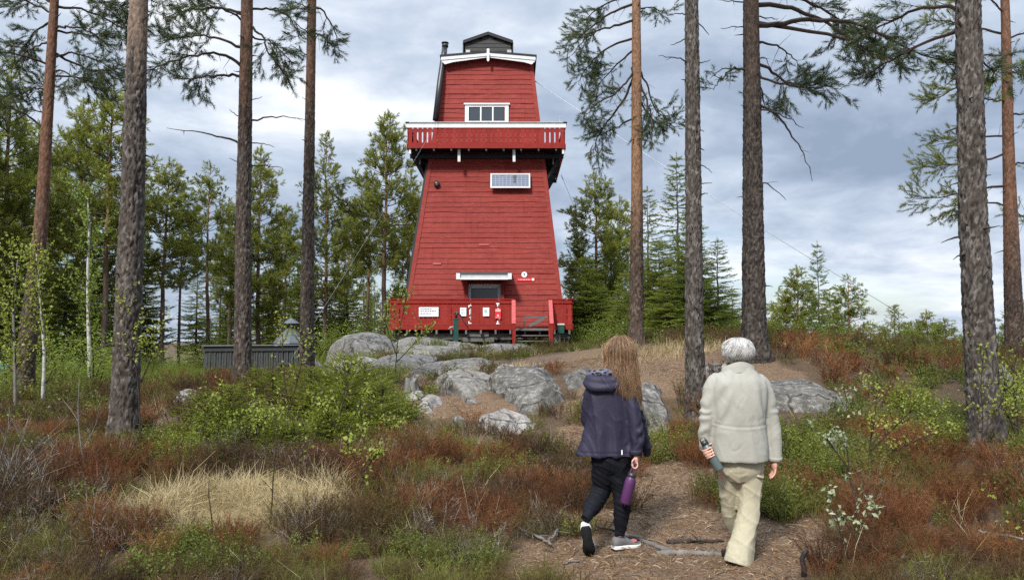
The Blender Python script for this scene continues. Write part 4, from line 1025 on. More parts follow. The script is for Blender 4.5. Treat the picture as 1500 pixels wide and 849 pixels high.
PINES = [Kind('pine_tree', make_pine(100 + k, H=11 + .3 * k, cb=cb_, Rr=rr_, whorl=wh, nl=nl_, hue=hu, sparse=sp_), [BARKO], [TWIG, PINEN])
         for k, (cb_, rr_, wh, nl_, hu, sp_) in enumerate(((.36, 2.75, .46, 6, .5, 1), (.26, 2.3, .46, 6, .45, .95), (.40, 2.6, .44, 6, .58, 1), (.16, 2.9, .46, 7, .55, 1.0), (.46, 2.3, .46, 5, .48, .9)))]
PINEBUSH = Kind('pine_tree', make_pine(140, H=6, cb=.05, Rr=2.0, whorl=.42, nl=7, rbase=.09, hue=.5), [BARKG], [TWIG, PINEN])
SPRUCES = [Kind('spruce_tree', make_spruce(200, 9, .05, 1.9, hue=.42), [BARKG], [TWIG, SPRN]), Kind('spruce_tree', make_spruce(201, 9, .03, 1.7, .27, hue=.6, topsparse=.35), [BARKG], [TWIG, SPRN]),
           Kind('spruce_tree', make_spruce(202, 10, .06, 1.75, .33, hue=.4, topsparse=.55, dens=.95), [BARKG], [TWIG, SPRN])]

def by_top(px, pytop, Y, base=None):
    """ground point and height of a tree whose tip shows at a photo pixel"""
    tip = P(px, pytop, Y); g = gz(tip[0], Y)[0]
    return A(tip[0], Y, g), tip[2] - g
BG = [ # kind, index, tip px, tip py, depth, rot, label, group, wide
 ('p', 0, 565, 164, 39, .3, 'tall bushy pine close to the tower on its left, tip level with the gallery', 1.0),
 ('p', 4, 540, 262, 43, 1.3, 'slim pine with reddish trunk just left of the tall pine beside the tower', .9),
 ('p', 1, 481, 198, 37, 2.1, 'narrow upright pine right of the trunk at the shelter', .9),
 ('p', 2, 512, 300, 50, .9, 'low distant pine between the tower and the narrow upright pine', 1.0),
 ('p', 1, 598, 250, 46, 4.0, 'pine half hidden behind the left edge of the red tower', 1.0),
 ('p', 3, 384, 214, 36, .2, 'broad dense pine behind the fence, tip right of a dark trunk', 1.0),
 ('p', 0, 421, 300, 44, 2.6, 'smaller pine filling the gap above the hut chimney', .9),
 ('p', 4, 312, 238, 34, 3.5, 'pine with open crown and clear trunk behind the left end of the shelter', .95),
 ('p', 2, 246, 232, 30, 1.1, 'pine with rounded top and two-tone trunk right of the big grey trunk', 1.05),
 ('p', 4, 268, 290, 33, 5.0, 'thin pine close behind the round topped pine, its trunk a little darker', .8),
 ('p', 0, 340, 300, 48, .7, 'far pale pine seen between the open crowned pine and the second dark trunk', .9),
 ('p', 2, 168, 120, 27, 2.2, 'tall light green conifer rising behind the big grey trunk', 1.0),
 ('p', 3, 120, 150, 30, 4.2, 'dense pine between the orange barked pine and the big grey trunk', .95),
 ('p', 1, 20, 90, 26, .4, 'dark pine at the left edge of the wood with a straight grey trunk', 1.1),
 ('p', 0, -60, 60, 24, 2.9, 'dense pine cut by the left border of the view', 1.2),
 ('p', 3, 60, 180, 34, 1.9, 'bushy pine filling the wood behind the orange barked pine', 1.1),
 ('p', 2, -20, 200, 36, 3.1, 'pine deep in the wood behind the grey trunk at the left edge', 1.1),
 ('s', 0, 205, 330, 33, .5, 'dark spruce low in the wood right behind the big grey trunk', 1.1),
 ('s', 1, 100, 330, 27, 1.5, 'yellow green spruce among birch leaves in the left wood', 1.2),
 ('s', 0, 20, 330, 25, 2.5, 'dark spruce at the foot of the left wood', 1.3),
 ('s', 2, 290, 380, 42, .4, 'small dark spruce in the gap left of the shelter', 1.2),
 ('s', 0, 455, 380, 40, 3.3, 'dark spruce behind the hut chimney cap', 1.3),
 ('s', 1, 395, 400, 46, 4.4, 'young spruce behind the middle of the shelter fence', 1.4),
 ('s', 0, 510, 400, 48, 5.1, 'dark spruce behind the grey rock ledge left of the deck', 1.3),
 ('s', 1, 590, 400, 50, 2.0, 'spruce filling the wood at the left corner of the red deck', 1.4),
 ('s', 0, 340, 420, 52, 1.0, 'spruce far back between the two pines behind the shelter', 1.5),
 ('s', 0, 150, 400, 40, 4.0, 'broad spruce in the dark middle of the left wood', 1.5),
 ('p', 0, 872, 253, 38, 1.4, 'bushy round pine close to the right side of the red tower', 1.1),
 ('p', 2, 906, 288, 42, .3, 'pine just left of the orange trunk, its tip lower than the bushy round pine', .9),
 ('p', 3, 848, 360, 46, 3.0, 'low pine touching the right edge of the red tower', 1.0),
 ('s', 2, 948, 272, 30, .8, 'thin spruce with spiky bare tip just right of the orange trunk', 1.0),
 ('s', 2, 991, 224, 29, 2.0, 'tall narrow spruce left of the rough grey trunk', 1.1),
 ('s', 0, 965, 350, 28, 3.1, 'dense dark spruce between the orange trunk and the rough grey trunk', 1.25),
 ('s', 1, 915, 395, 33, 4.1, 'light green spruce low behind the orange trunk', 1.4),
 ('s', 0, 1012, 310, 27, 1.2, 'dark spruce hidden behind the rough grey trunk', 1.1),
 ('s', 2, 1050, 347, 27, 5.0, 'spruce with drooping spaced branches between the two trunks above the man', 1.25),
 ('s', 1, 1072, 420, 33, .2, 'small spruce at the left edge of the thick dark trunk', 1.2),
 ('s', 1, 878, 410, 36, .2, 'light green spruce standing in front of the bushy round pine', 1.3),
 ('p', 3, 1168, 389, 40, .9, 'broad bushy pine standing alone right of the thick dark trunk', 1.25),
 ('s', 2, 1197, 353, 38, 1.4, 'slender dark spruce rising behind the broad lone pine', .85),
 ('p', 4, 1246, 402, 36, 2.3, 'small spindly pine with open branches in the middle of the right hand sky gap', 1.1),
 ('p', 1, 1311, 448, 46, 1.8, 'small pine left of the twin pines far down the slope', 1.3),
 ('p', 3, 1358, 454, 46, .6, 'left one of the twin bushy pines beside the right rough trunk', 1.2),
 ('p', 0, 1385, 466, 44, 3.6, 'right one of the twin bushy pines, half behind the right rough trunk', 1.2),
 ('s', 1, 1275, 468, 52, 3.6, 'small far spruce below the spindly pine', 1.3),
 ('s', 0, 1130, 440, 50, .6, 'far spruce showing past the right edge of the thick dark trunk', 1.2),
 ('p', 1, 1225, 450, 50, 2.2, 'low far pine between the lone pine and the spindly pine', 1.3),
 ('s', 0, 858, 372, 35, 1.9, 'dense green spruce filling the wood at the right edge of the red deck', 1.4),
 ('s', 1, 895, 352, 38, 2.7, 'light green spruce between the bushy round pine and the orange trunk', 1.35),
 ('s', 0, 942, 388, 31, .4, 'dense low spruce touching the right side of the orange trunk', 1.5),
 ('s', 1, 975, 402, 26, 2.2, 'bright low spruce in front of the tall narrow spruce', 1.5),
 ('s', 0, 1002, 378, 31, 4.6, 'dark spruce close to the left side of the rough grey trunk', 1.4),
 ('s', 0, 1034, 408, 30, 2.9, 'bushy low spruce right of the rough grey trunk', 1.5),
 ('p', 3, 1062, 442, 36, 1.1, 'small bushy pine behind the drooping spruce above the man', 1.4),
 ('p', 3, 1150, 430, 44, 4.1, 'small bushy pine at the left foot of the broad lone pine', 1.3),
 ('s', 0, 1215, 425, 42, 5.5, 'dark spruce at the right foot of the slender spruce', 1.3),
 ('p', 0, 1338, 470, 50, 2.5, 'far low pine under the left twin pine', 1.4),
 ('p', 2, 1500, 440, 40, 1.2, 'pine showing low behind the red barked trunk at the right border', 1.2),
]
def plant_bg():
    for kd, i, px, py, Y, rz, lab, wide in BG:
        loc, H = by_top(px, py, Y)
        k = (PINES if kd == 'p' else SPRUCES)[i]
        k.place(loc - A(0, 0, .05), H, rz, lab, 'tree', 'pines in the wood' if kd == 'p' else 'spruces in the wood', wide=wide * (11.0 / H) ** .35 if H < 11 else wide)
plant_bg()
# the far wood, one mass
def far_wood():
    r = np.random.default_rng(77); mb = MB(); src = [make_pine(300, 11, .2, 2.6, .8, 5, sparse=.8), make_spruce(301, 9, .03, 2.0, .36, drop=.5, dens=.9)]
    fl = []
    for tr, cr in src:
        m = MB(); m.merge(tr, 0)
        for V, a, b in zip(cr.V, cr.a, cr.b): m.V.append(V); m.a.append(a); m.b.append(b)
        for f, mm in cr.F: m.F.append((f + m.n, 1 if mm == 0 else 2))
        m.n += cr.n; fl.append((m.mesh('wood_tree', [BARKG, TWIG, SPRN])))
    sc = []
    for k in range(122):
        if k < 72: x = r.uniform(-52, 2); y = r.uniform(46, 72) if x > -26 else r.uniform(24, 60)
        elif k < 84: x = r.uniform(-34, -22); y = r.uniform(10, 30)
        else: x = r.uniform(2, 14); y = r.uniform(48, 70)
        sc.append((x, y, r.uniform(.55, 1.0) * (.8 if y > 45 else 1), r.uniform(0, 6.28), int(r.random() < .55)))
    return fl, sc
def build_far():
    fl, sc = far_wood()
    V = []; mb = MB()
    data = []
    for me in fl:
        n = len(me.vertices); co = np.empty(n * 3, np.float32); me.vertices.foreach_get('co', co); co = co.reshape(-1, 3)
        data.append(co)
    srcs = []
    for i, me in enumerate(fl):
        polys = len(me.polygons); ls = np.empty(polys, np.int32); me.polygons.foreach_get('loop_start', ls); mi = np.empty(polys, np.int32); me.polygons.foreach_get('material_index', mi)
        lt = np.empty(polys, np.int32); me.polygons.foreach_get('loop_total', lt); li = np.empty(len(me.loops), np.int32); me.loops.foreach_get('vertex_index', li)
        at = np.zeros(len(me.vertices), np.float32); me.attributes['a'].data.foreach_get('value', at)
        q = [(li[ls[(lt == 4) & (mi == m)][:, None] + np.arange(4)[None]], m) for m in (0, 1, 2)]
        srcs.append((data[i], q, at))
    for x, y, s_, rz, i in sc:
        co, q, at = srcs[i]; c, s2 = cos(rz), sin(rz)
        Vr = np.stack([co[:, 0] * c - co[:, 1] * s2, co[:, 0] * s2 + co[:, 1] * c, co[:, 2]], 1) * s_ + A(x, y, gz(x, y)[0] - .1)
        first = True
        base = mb.n; mb.V.append(Vr); mb.a.append(at); mb.b.append(at * 0); mb.n += len(Vr)
        for f, m in q: mb.F.append((f + base, m))
    o = mb.build('far_wood', [BARKG, TWIG, SPRN]); tag(o, 'dark mass of conifers filling the depth of the wood', None, None, 'stuff')
    for me in fl: bpy.data.meshes.remove(me)
build_far()
# ================================================================== the big trunks near the photographer
TUFT_N = [tuft(30, .12, .07, .0065, 80 + k, (25, 75)) for k in range(4)]
def near_pine(label, axis, diam, Y, bark, orange, limbs, crownmat, hue=.4, H=15.0, top_limbs=22, seed=0, per=13, crack=.02, ttop=None):
    """axis: photo pixels down the middle of the trunk, base first; diam: (px row, width px) pairs; limbs: photo polylines with a depth drift"""
    r = np.random.default_rng(500 + seed)
    g = G(axis[0][0], axis[0][1], Y - 1.5, Y + 2.5); g = on(P(axis[0][0], axis[0][1], Y)[0], Y)
    w = np.array([P(x, y, Y) for x, y in axis]); w[0] = g + A(0, 0, 0)
    zs, xs = w[:, 2], w[:, 0]
    s_ = Y / F_PX
    dz = np.array([P(750, y, Y)[2] for y, _ in diam]); dr = np.array([q * .9 * s_ / 2 for _, q in diam])
    def ax(z):
        z = np.asarray(z, float); x = np.interp(z, zs, xs)
        sl = (xs[-1] - xs[-2]) / (zs[-1] - zs[-2]); x = np.where(z > zs[-1], xs[-1] + sl * (z - zs[-1]) * .6, x); return x
    o = np.argsort(dz)
    def rad(z):
        q = np.interp(z, dz[o], dr[o]); return np.where(z > dz.max(), dr[o][-1] * np.clip((H - z) / (H - dz.max()), .05, 1) ** .8, q)
    zt = P(750, -40, Y)[2]
    T_ = thing('pine_tree', g, label, 'tree', 'big pines near the photographer'); b0 = g
    # trunk
    m = 60; zz = np.concatenate([np.arange(g[2] - .4, zt, .028), np.linspace(zt, H, 24)[1:]]); th = np.arange(m) * 2 * pi / m
    Z, TH = np.meshgrid(zz, th, indexing='ij'); rr_ = rad(Z)
    zl = Z - g[2]; rr_ = rr_ * (1 + .42 * np.exp(-np.maximum(zl, 0) / .16) * (.7 + .5 * np.cos(3 * TH + seed) * .6))
    ob = sstep(Z + .5 * vnoise(np.stack([np.cos(TH) * 2, np.sin(TH) * 2, Z * .8], -1).reshape(-1, 3), seed).reshape(Z.shape), orange[0], orange[1])
    ux = TH / (2 * pi) * per; uy = Z / (rad(Z).mean() * 2 * pi / per) / 1.75
    wz = fbm(np.stack([np.cos(TH) * 1.5, np.sin(TH) * 1.5, Z * 3], -1).reshape(-1, 3), 3, seed + 5).reshape(Z.shape)
    wz2 = fbm(np.stack([np.cos(TH) * 3, np.sin(TH) * 3, Z * 7], -1).reshape(-1, 3), 3, seed + 15).reshape(Z.shape)
    f1, f2 = cell2((ux + 1.1 * wz + .7 * wz2).ravel(), (uy * .8 + 1.3 * wz2).ravel(), per, seed); gap = (f2 - f1).reshape(Z.shape)
    ck = (1 - sstep(gap, .02, .24)) * np.clip(.95 + .8 * wz2, .35, 1)
    f1b, f2b = cell2((ux * 2 + .5 * wz).ravel(), (uy * 2.3 + .4 * wz).ravel(), per * 2, seed + 1); ck2 = 1 - sstep((f2b - f1b).reshape(Z.shape), .02, .2)
    rough = fbm(np.stack([np.cos(TH) * 6, np.sin(TH) * 6, Z * 14], -1).reshape(-1, 3), 3, seed + 9).reshape(Z.shape)
    dp = crack * (1 - .75 * ob)
    lump = fbm(np.stack([np.cos(TH), np.sin(TH), Z * 1.2], -1).reshape(-1, 3), 3, seed + 2).reshape(Z.shape)
    rr_ = rr_ * (1 + .05 * lump) + dp * (.45 - ck * 1.0 - ck2 * .45 + .75 * rough)
    px_ = ax(Z) + rr_ * np.cos(TH); py_ = Y + rr_ * np.sin(TH)
    tr = MB(); tr.rings(np.stack([px_ - b0[0], py_ - b0[1], Z - b0[2]], -1), 0, np.clip(ck * .9 + ck2 * .45 - .15 * rough, 0, 1).ravel() * (1 - .55 * ob.ravel()), True); tr.b[-1] = ob.ravel()
    cr, sh = MB(), Shoots()
    for L in limbs:
        kind, pts, y1 = L[0], L[1], L[2]
        n = len(pts); q = np.array([P(x, y, Y) for x, y in pts]); q[:, 1] += np.linspace(0, y1, n) ; q -= b0
        q[0] = A(ax(q[0][2] + b0[2]) - b0[0], 0, q[0][2])
        k = 4 * n; tt = np.linspace(0, 1, k); q = np.stack([np.interp(tt, np.linspace(0, 1, n), q[:, i]) for i in range(3)], 1)
        for _ in range(3): q[1:-1] = .5 * q[1:-1] + .25 * (q[:-2] + q[2:])
        ln = np.linalg.norm(np.diff(q, axis=0), axis=1).sum(); q[1:] += r.normal(0, .012, (k - 1, 3)) * min(1, ln)
        if kind == 'dead':
            tr.tube(q, np.linspace(.008 + .011 * ln, .004, k), 5, 0, .55, cap=False)
            for j in range(int(3 * ln)):
                p, d = along(q, r.uniform(.3, .95)); d = d / np.linalg.norm(d); tr.tube(curve(p, d + r.normal(0, .8, 3), r.uniform(.05, .22), A(0, 0, -.1), 2, r), [.005, .004, .002], 3, 0, .6, cap=False)
        else:
            opt = L[3] if len(L) > 3 else {}
            cr.tube(q, np.linspace(.009 + .0115 * ln, .005, k), 6, 0, cap=False)
            twiggy(cr, sh, q, .02, r, opt.get('fs', .35), opt.get('n', int(7 * ln + 3)), opt.get('tl', .55), opt.get('up', .1), .085, hue, True, rt=.0052, kink=.14)
            # bare side twigs
            for j in range(int(4 * ln)):
                p, d = along(q, r.uniform(.1, .9)); d = d / np.linalg.norm(d); cr.tube(curve(p, d + r.normal(0, .9, 3), r.uniform(.1, .45), A(0, 0, -.1), 3, r, .15), np.linspace(.006, .002, 4), 3, 0, cap=False)
    # random dead stubs on the clear trunk
    for k in range(10):
        z = r.uniform(g[2] + .8, zt); a = r.uniform(0, 2 * pi); p = A(ax(z) + rad(z) * .8 * cos(a), Y + rad(z) * .8 * sin(a), z) - b0
        tr.tube(curve(p, A(cos(a), sin(a), .1), r.uniform(.06, .25), A(0, 0, -.3), 3, r, .2), [.014, .011, .007, .003], 5, 0, .7, cap=False)
    # the crown above the picture
    z0 = zt + .9
    for k in range(top_limbs):
        z = z0 + (H - z0) * (k + .3) / top_limbs; a = k * 2.4 + r.normal(0, .4); t = (z - z0) / (H - z0); L = (2.3 * (1 - t) ** .7 + .3) * r.uniform(.6, 1.1)
        q = curve(A(ax(z), Y, z) - b0, A(cos(a), sin(a), .1 + .6 * t), L, A(0, 0, .35), 5, r, .08); cr.tube(q, np.linspace(.012 + .014 * L, .006, 6), 5, 0, cap=False)
        s2 = Shoots(); twiggy(cr, s2, q, .02, r, .4, int(5 * L + 2), .6, .3, .16, hue, True, rt=.007, kink=.12); sh.p += s2.p; sh.d += s2.d; sh.a += s2.a; sh.s += [x * 1.5 for x in s2.s]
    sh.bake(cr, TUFT_N, 1)
    tr.build('trunk', bark, T_, True); cr.build('crown', [TWIG, crownmat], T_)
    return T_
lv = 'live'; dd = 'dead'
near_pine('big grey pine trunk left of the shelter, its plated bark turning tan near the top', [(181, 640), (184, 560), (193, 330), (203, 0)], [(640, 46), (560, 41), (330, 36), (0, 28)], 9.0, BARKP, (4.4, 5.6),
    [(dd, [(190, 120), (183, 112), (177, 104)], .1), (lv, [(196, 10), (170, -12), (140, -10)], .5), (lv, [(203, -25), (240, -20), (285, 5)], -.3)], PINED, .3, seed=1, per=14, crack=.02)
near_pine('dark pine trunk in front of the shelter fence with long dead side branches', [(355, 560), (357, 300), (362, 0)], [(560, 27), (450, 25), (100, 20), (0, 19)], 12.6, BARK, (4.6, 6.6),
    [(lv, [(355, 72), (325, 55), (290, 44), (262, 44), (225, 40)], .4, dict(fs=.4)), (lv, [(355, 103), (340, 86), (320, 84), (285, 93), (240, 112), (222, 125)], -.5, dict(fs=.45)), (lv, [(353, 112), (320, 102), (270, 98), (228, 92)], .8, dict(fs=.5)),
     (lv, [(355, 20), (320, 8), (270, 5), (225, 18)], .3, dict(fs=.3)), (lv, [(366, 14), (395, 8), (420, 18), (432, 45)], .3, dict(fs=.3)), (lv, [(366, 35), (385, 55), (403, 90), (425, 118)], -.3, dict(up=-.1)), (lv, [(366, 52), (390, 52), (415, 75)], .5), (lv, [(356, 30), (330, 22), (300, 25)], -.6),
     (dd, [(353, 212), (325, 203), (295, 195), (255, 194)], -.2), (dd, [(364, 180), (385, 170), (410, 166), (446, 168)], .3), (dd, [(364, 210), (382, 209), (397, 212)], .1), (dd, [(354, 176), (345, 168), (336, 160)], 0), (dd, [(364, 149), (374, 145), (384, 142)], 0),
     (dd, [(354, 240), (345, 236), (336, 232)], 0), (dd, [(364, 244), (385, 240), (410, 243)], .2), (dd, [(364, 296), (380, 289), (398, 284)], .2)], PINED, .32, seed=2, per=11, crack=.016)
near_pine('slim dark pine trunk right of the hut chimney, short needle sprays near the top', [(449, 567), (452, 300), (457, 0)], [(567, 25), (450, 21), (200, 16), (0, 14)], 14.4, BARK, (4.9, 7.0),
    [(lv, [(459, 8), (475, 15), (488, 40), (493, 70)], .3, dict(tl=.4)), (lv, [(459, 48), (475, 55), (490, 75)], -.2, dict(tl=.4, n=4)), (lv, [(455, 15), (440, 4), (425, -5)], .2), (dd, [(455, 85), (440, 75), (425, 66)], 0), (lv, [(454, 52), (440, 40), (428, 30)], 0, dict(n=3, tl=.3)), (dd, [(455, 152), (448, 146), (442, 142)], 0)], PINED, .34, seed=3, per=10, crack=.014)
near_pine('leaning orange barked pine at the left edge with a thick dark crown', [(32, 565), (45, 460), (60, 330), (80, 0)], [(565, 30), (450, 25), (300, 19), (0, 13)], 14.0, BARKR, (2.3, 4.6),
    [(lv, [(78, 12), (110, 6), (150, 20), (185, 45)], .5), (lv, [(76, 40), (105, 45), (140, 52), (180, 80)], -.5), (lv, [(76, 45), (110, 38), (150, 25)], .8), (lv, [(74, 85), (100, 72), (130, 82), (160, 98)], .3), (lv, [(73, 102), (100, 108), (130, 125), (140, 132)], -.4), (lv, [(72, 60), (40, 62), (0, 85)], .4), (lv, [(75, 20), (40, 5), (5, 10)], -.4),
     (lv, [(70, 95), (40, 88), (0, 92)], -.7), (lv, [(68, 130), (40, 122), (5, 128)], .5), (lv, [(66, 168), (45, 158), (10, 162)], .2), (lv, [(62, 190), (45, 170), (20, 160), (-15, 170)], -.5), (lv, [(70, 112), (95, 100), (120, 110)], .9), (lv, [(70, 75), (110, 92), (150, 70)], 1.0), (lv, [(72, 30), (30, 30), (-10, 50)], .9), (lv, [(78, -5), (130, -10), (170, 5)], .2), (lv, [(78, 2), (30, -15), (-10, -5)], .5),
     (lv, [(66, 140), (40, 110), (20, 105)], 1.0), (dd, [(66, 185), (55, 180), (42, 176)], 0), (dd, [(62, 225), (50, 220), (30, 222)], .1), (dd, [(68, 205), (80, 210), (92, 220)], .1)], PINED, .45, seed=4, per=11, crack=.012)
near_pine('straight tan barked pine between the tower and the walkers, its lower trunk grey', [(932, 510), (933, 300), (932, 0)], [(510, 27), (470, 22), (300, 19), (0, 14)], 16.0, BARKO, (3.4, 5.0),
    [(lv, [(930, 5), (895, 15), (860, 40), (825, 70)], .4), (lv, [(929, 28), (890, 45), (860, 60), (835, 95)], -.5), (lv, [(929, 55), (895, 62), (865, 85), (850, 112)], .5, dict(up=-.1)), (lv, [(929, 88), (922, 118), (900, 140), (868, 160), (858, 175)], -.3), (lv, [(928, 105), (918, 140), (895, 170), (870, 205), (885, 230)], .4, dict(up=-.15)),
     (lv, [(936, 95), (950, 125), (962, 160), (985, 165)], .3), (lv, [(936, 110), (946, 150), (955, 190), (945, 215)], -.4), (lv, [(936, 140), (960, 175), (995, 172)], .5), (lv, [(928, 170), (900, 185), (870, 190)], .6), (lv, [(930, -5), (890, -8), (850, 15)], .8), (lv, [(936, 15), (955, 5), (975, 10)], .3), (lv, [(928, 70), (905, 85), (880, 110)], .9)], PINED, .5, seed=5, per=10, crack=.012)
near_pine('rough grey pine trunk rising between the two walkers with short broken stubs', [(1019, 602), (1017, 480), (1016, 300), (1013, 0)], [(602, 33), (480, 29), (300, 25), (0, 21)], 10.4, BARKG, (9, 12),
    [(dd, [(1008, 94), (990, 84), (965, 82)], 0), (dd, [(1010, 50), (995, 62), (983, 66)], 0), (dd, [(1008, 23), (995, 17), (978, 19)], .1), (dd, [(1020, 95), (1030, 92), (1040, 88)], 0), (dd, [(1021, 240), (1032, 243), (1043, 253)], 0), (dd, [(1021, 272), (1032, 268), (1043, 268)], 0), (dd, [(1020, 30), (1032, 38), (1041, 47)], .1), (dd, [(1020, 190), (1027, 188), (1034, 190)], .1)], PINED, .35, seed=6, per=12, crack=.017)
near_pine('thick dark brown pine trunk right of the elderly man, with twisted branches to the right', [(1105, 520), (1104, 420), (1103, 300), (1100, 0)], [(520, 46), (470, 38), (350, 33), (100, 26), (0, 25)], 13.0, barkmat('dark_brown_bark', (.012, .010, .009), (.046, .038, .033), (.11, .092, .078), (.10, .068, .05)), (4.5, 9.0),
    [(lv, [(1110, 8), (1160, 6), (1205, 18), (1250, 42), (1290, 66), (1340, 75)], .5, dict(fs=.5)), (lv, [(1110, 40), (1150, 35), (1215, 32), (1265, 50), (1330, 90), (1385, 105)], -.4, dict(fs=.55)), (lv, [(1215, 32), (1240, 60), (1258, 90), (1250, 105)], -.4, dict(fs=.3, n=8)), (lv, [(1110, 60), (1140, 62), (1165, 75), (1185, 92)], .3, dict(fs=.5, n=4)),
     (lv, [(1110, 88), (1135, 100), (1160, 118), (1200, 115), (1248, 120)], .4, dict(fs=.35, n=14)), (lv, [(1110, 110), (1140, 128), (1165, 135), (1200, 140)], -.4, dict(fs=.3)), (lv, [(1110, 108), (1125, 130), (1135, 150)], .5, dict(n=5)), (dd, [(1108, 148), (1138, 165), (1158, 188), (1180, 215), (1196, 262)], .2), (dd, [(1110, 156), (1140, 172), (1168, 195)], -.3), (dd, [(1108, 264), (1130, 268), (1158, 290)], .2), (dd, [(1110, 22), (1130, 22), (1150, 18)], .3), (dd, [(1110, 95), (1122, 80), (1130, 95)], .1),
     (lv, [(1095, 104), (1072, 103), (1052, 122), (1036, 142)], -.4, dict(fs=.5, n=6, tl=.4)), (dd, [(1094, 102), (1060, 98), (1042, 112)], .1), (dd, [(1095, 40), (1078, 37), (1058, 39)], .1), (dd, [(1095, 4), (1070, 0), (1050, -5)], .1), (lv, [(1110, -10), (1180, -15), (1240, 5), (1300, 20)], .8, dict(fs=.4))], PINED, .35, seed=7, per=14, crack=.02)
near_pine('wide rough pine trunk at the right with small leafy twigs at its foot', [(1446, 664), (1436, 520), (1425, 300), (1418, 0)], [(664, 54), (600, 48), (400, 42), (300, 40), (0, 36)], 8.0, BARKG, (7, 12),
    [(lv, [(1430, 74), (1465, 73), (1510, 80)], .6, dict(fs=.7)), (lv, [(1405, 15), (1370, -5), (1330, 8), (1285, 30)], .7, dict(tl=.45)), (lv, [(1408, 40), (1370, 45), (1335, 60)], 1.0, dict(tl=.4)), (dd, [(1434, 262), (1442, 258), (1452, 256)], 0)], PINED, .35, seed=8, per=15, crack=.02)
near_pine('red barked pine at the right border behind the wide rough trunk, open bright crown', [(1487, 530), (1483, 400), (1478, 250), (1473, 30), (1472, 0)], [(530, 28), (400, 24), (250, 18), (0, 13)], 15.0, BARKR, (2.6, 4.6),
    [(lv, [(1472, 50), (1440, 40), (1400, 25), (1370, 20)], .3), (lv, [(1474, 95), (1440, 105), (1400, 130), (1375, 140)], .4), (lv, [(1475, 150), (1435, 150), (1400, 145)], -.5), (lv, [(1478, 225), (1440, 235), (1400, 238), (1368, 240)], .3), (lv, [(1480, 270), (1440, 275), (1400, 283), (1358, 285)], .5), (lv, [(1476, 110), (1500, 100), (1540, 110)], .3), (lv, [(1478, 170), (1510, 160), (1550, 175)], .4), (lv, [(1476, 60), (1510, 40), (1545, 50)], -.3),
     (lv, [(1479, 200), (1445, 190), (1410, 195)], .9), (lv, [(1472, 20), (1440, 0), (1400, -5)], -.3), (lv, [(1480, 240), (1510, 235), (1545, 250)], .3), (lv, [(1482, 320), (1500, 310), (1530, 320)], .3), (lv, [(1474, 80), (1445, 70), (1410, 80)], .9), (lv, [(1480, 300), (1450, 290), (1420, 300)], .9)], PINEN, .45, seed=9, per=11, crack=.013)
# ================================================================== heath, shrubs, saplings
def ribbons(base, tip, bend, w, taper=.25):
    """flat bent strips from base to tip, arrays (n,3); returns V (n,6,3) and faces"""
    n = len(base); mid = (base + tip) / 2 + bend; d = tip - base
    s = np.cross(d, rng.normal(0, 1, (n, 3))); s /= np.linalg.norm(s, axis=1)[:, None] + 1e-9; s = s * np.broadcast_to(np.asarray(w, float), (n,))[:, None] * .5
    V = np.stack([base - s, base + s, mid - s * .8, mid + s * .8, tip - s * taper, tip + s * taper], 1)
    o = (np.arange(n) * 6)[:, None]; F = np.concatenate([o + A(0, 1, 3, 2).astype(int), o + A(2, 3, 5, 4).astype(int)])
    return V.reshape(-1, 3), F
def heather_t(ns, nsp, h, rad, w, seed, lean=.5, sp=.055):
    """a tuft of heather: upright wiry stems feathered with short sprigs"""
    r = np.random.default_rng(seed); a = r.uniform(0, 2 * pi, ns); q = np.sqrt(r.random(ns)) * rad * .5
    base = np.stack([q * np.cos(a), q * np.sin(a), np.full(ns, -.04)], 1); out = lean * (.25 + r.random(ns)) * (.4 + q / rad)
    a2 = a + r.normal(0, .5, ns); L = h * r.uniform(.55, 1.1, ns); tip = base + np.stack([np.cos(a2) * out * L, np.sin(a2) * out * L, L], 1)
    bend = np.stack([-np.cos(a2) * out * L * .12, -np.sin(a2) * out * L * .12, L * .06], 1) + r.normal(0, .012, (ns, 3))
    V, F = ribbons(base, tip, bend, w)
    k = r.integers(0, ns, ns * nsp); t = r.uniform(.3, 1.0, len(k)) ** .8; p = base[k] * (1 - t)[:, None] + tip[k] * t[:, None] + bend[k] * (4 * t * (1 - t))[:, None]
    d = (tip - base)[k]; d /= np.linalg.norm(d, axis=1)[:, None]; e = d * .7 + r.normal(0, .5, d.shape); e /= np.linalg.norm(e, axis=1)[:, None]; l = sp * r.uniform(.5, 1.2, len(k))
    s = np.cross(e, r.normal(0, 1, e.shape)); s /= np.linalg.norm(s, axis=1)[:, None]; s *= w * .75
    V2 = np.stack([p - s * .5, p + s * .5, p + e * l[:, None]], 1).reshape(-1, 3); F2 = (np.arange(len(k)) * 3)[:, None] + np.arange(3)[None] + len(V)
    return np.concatenate([V, V2]), [F, F2]
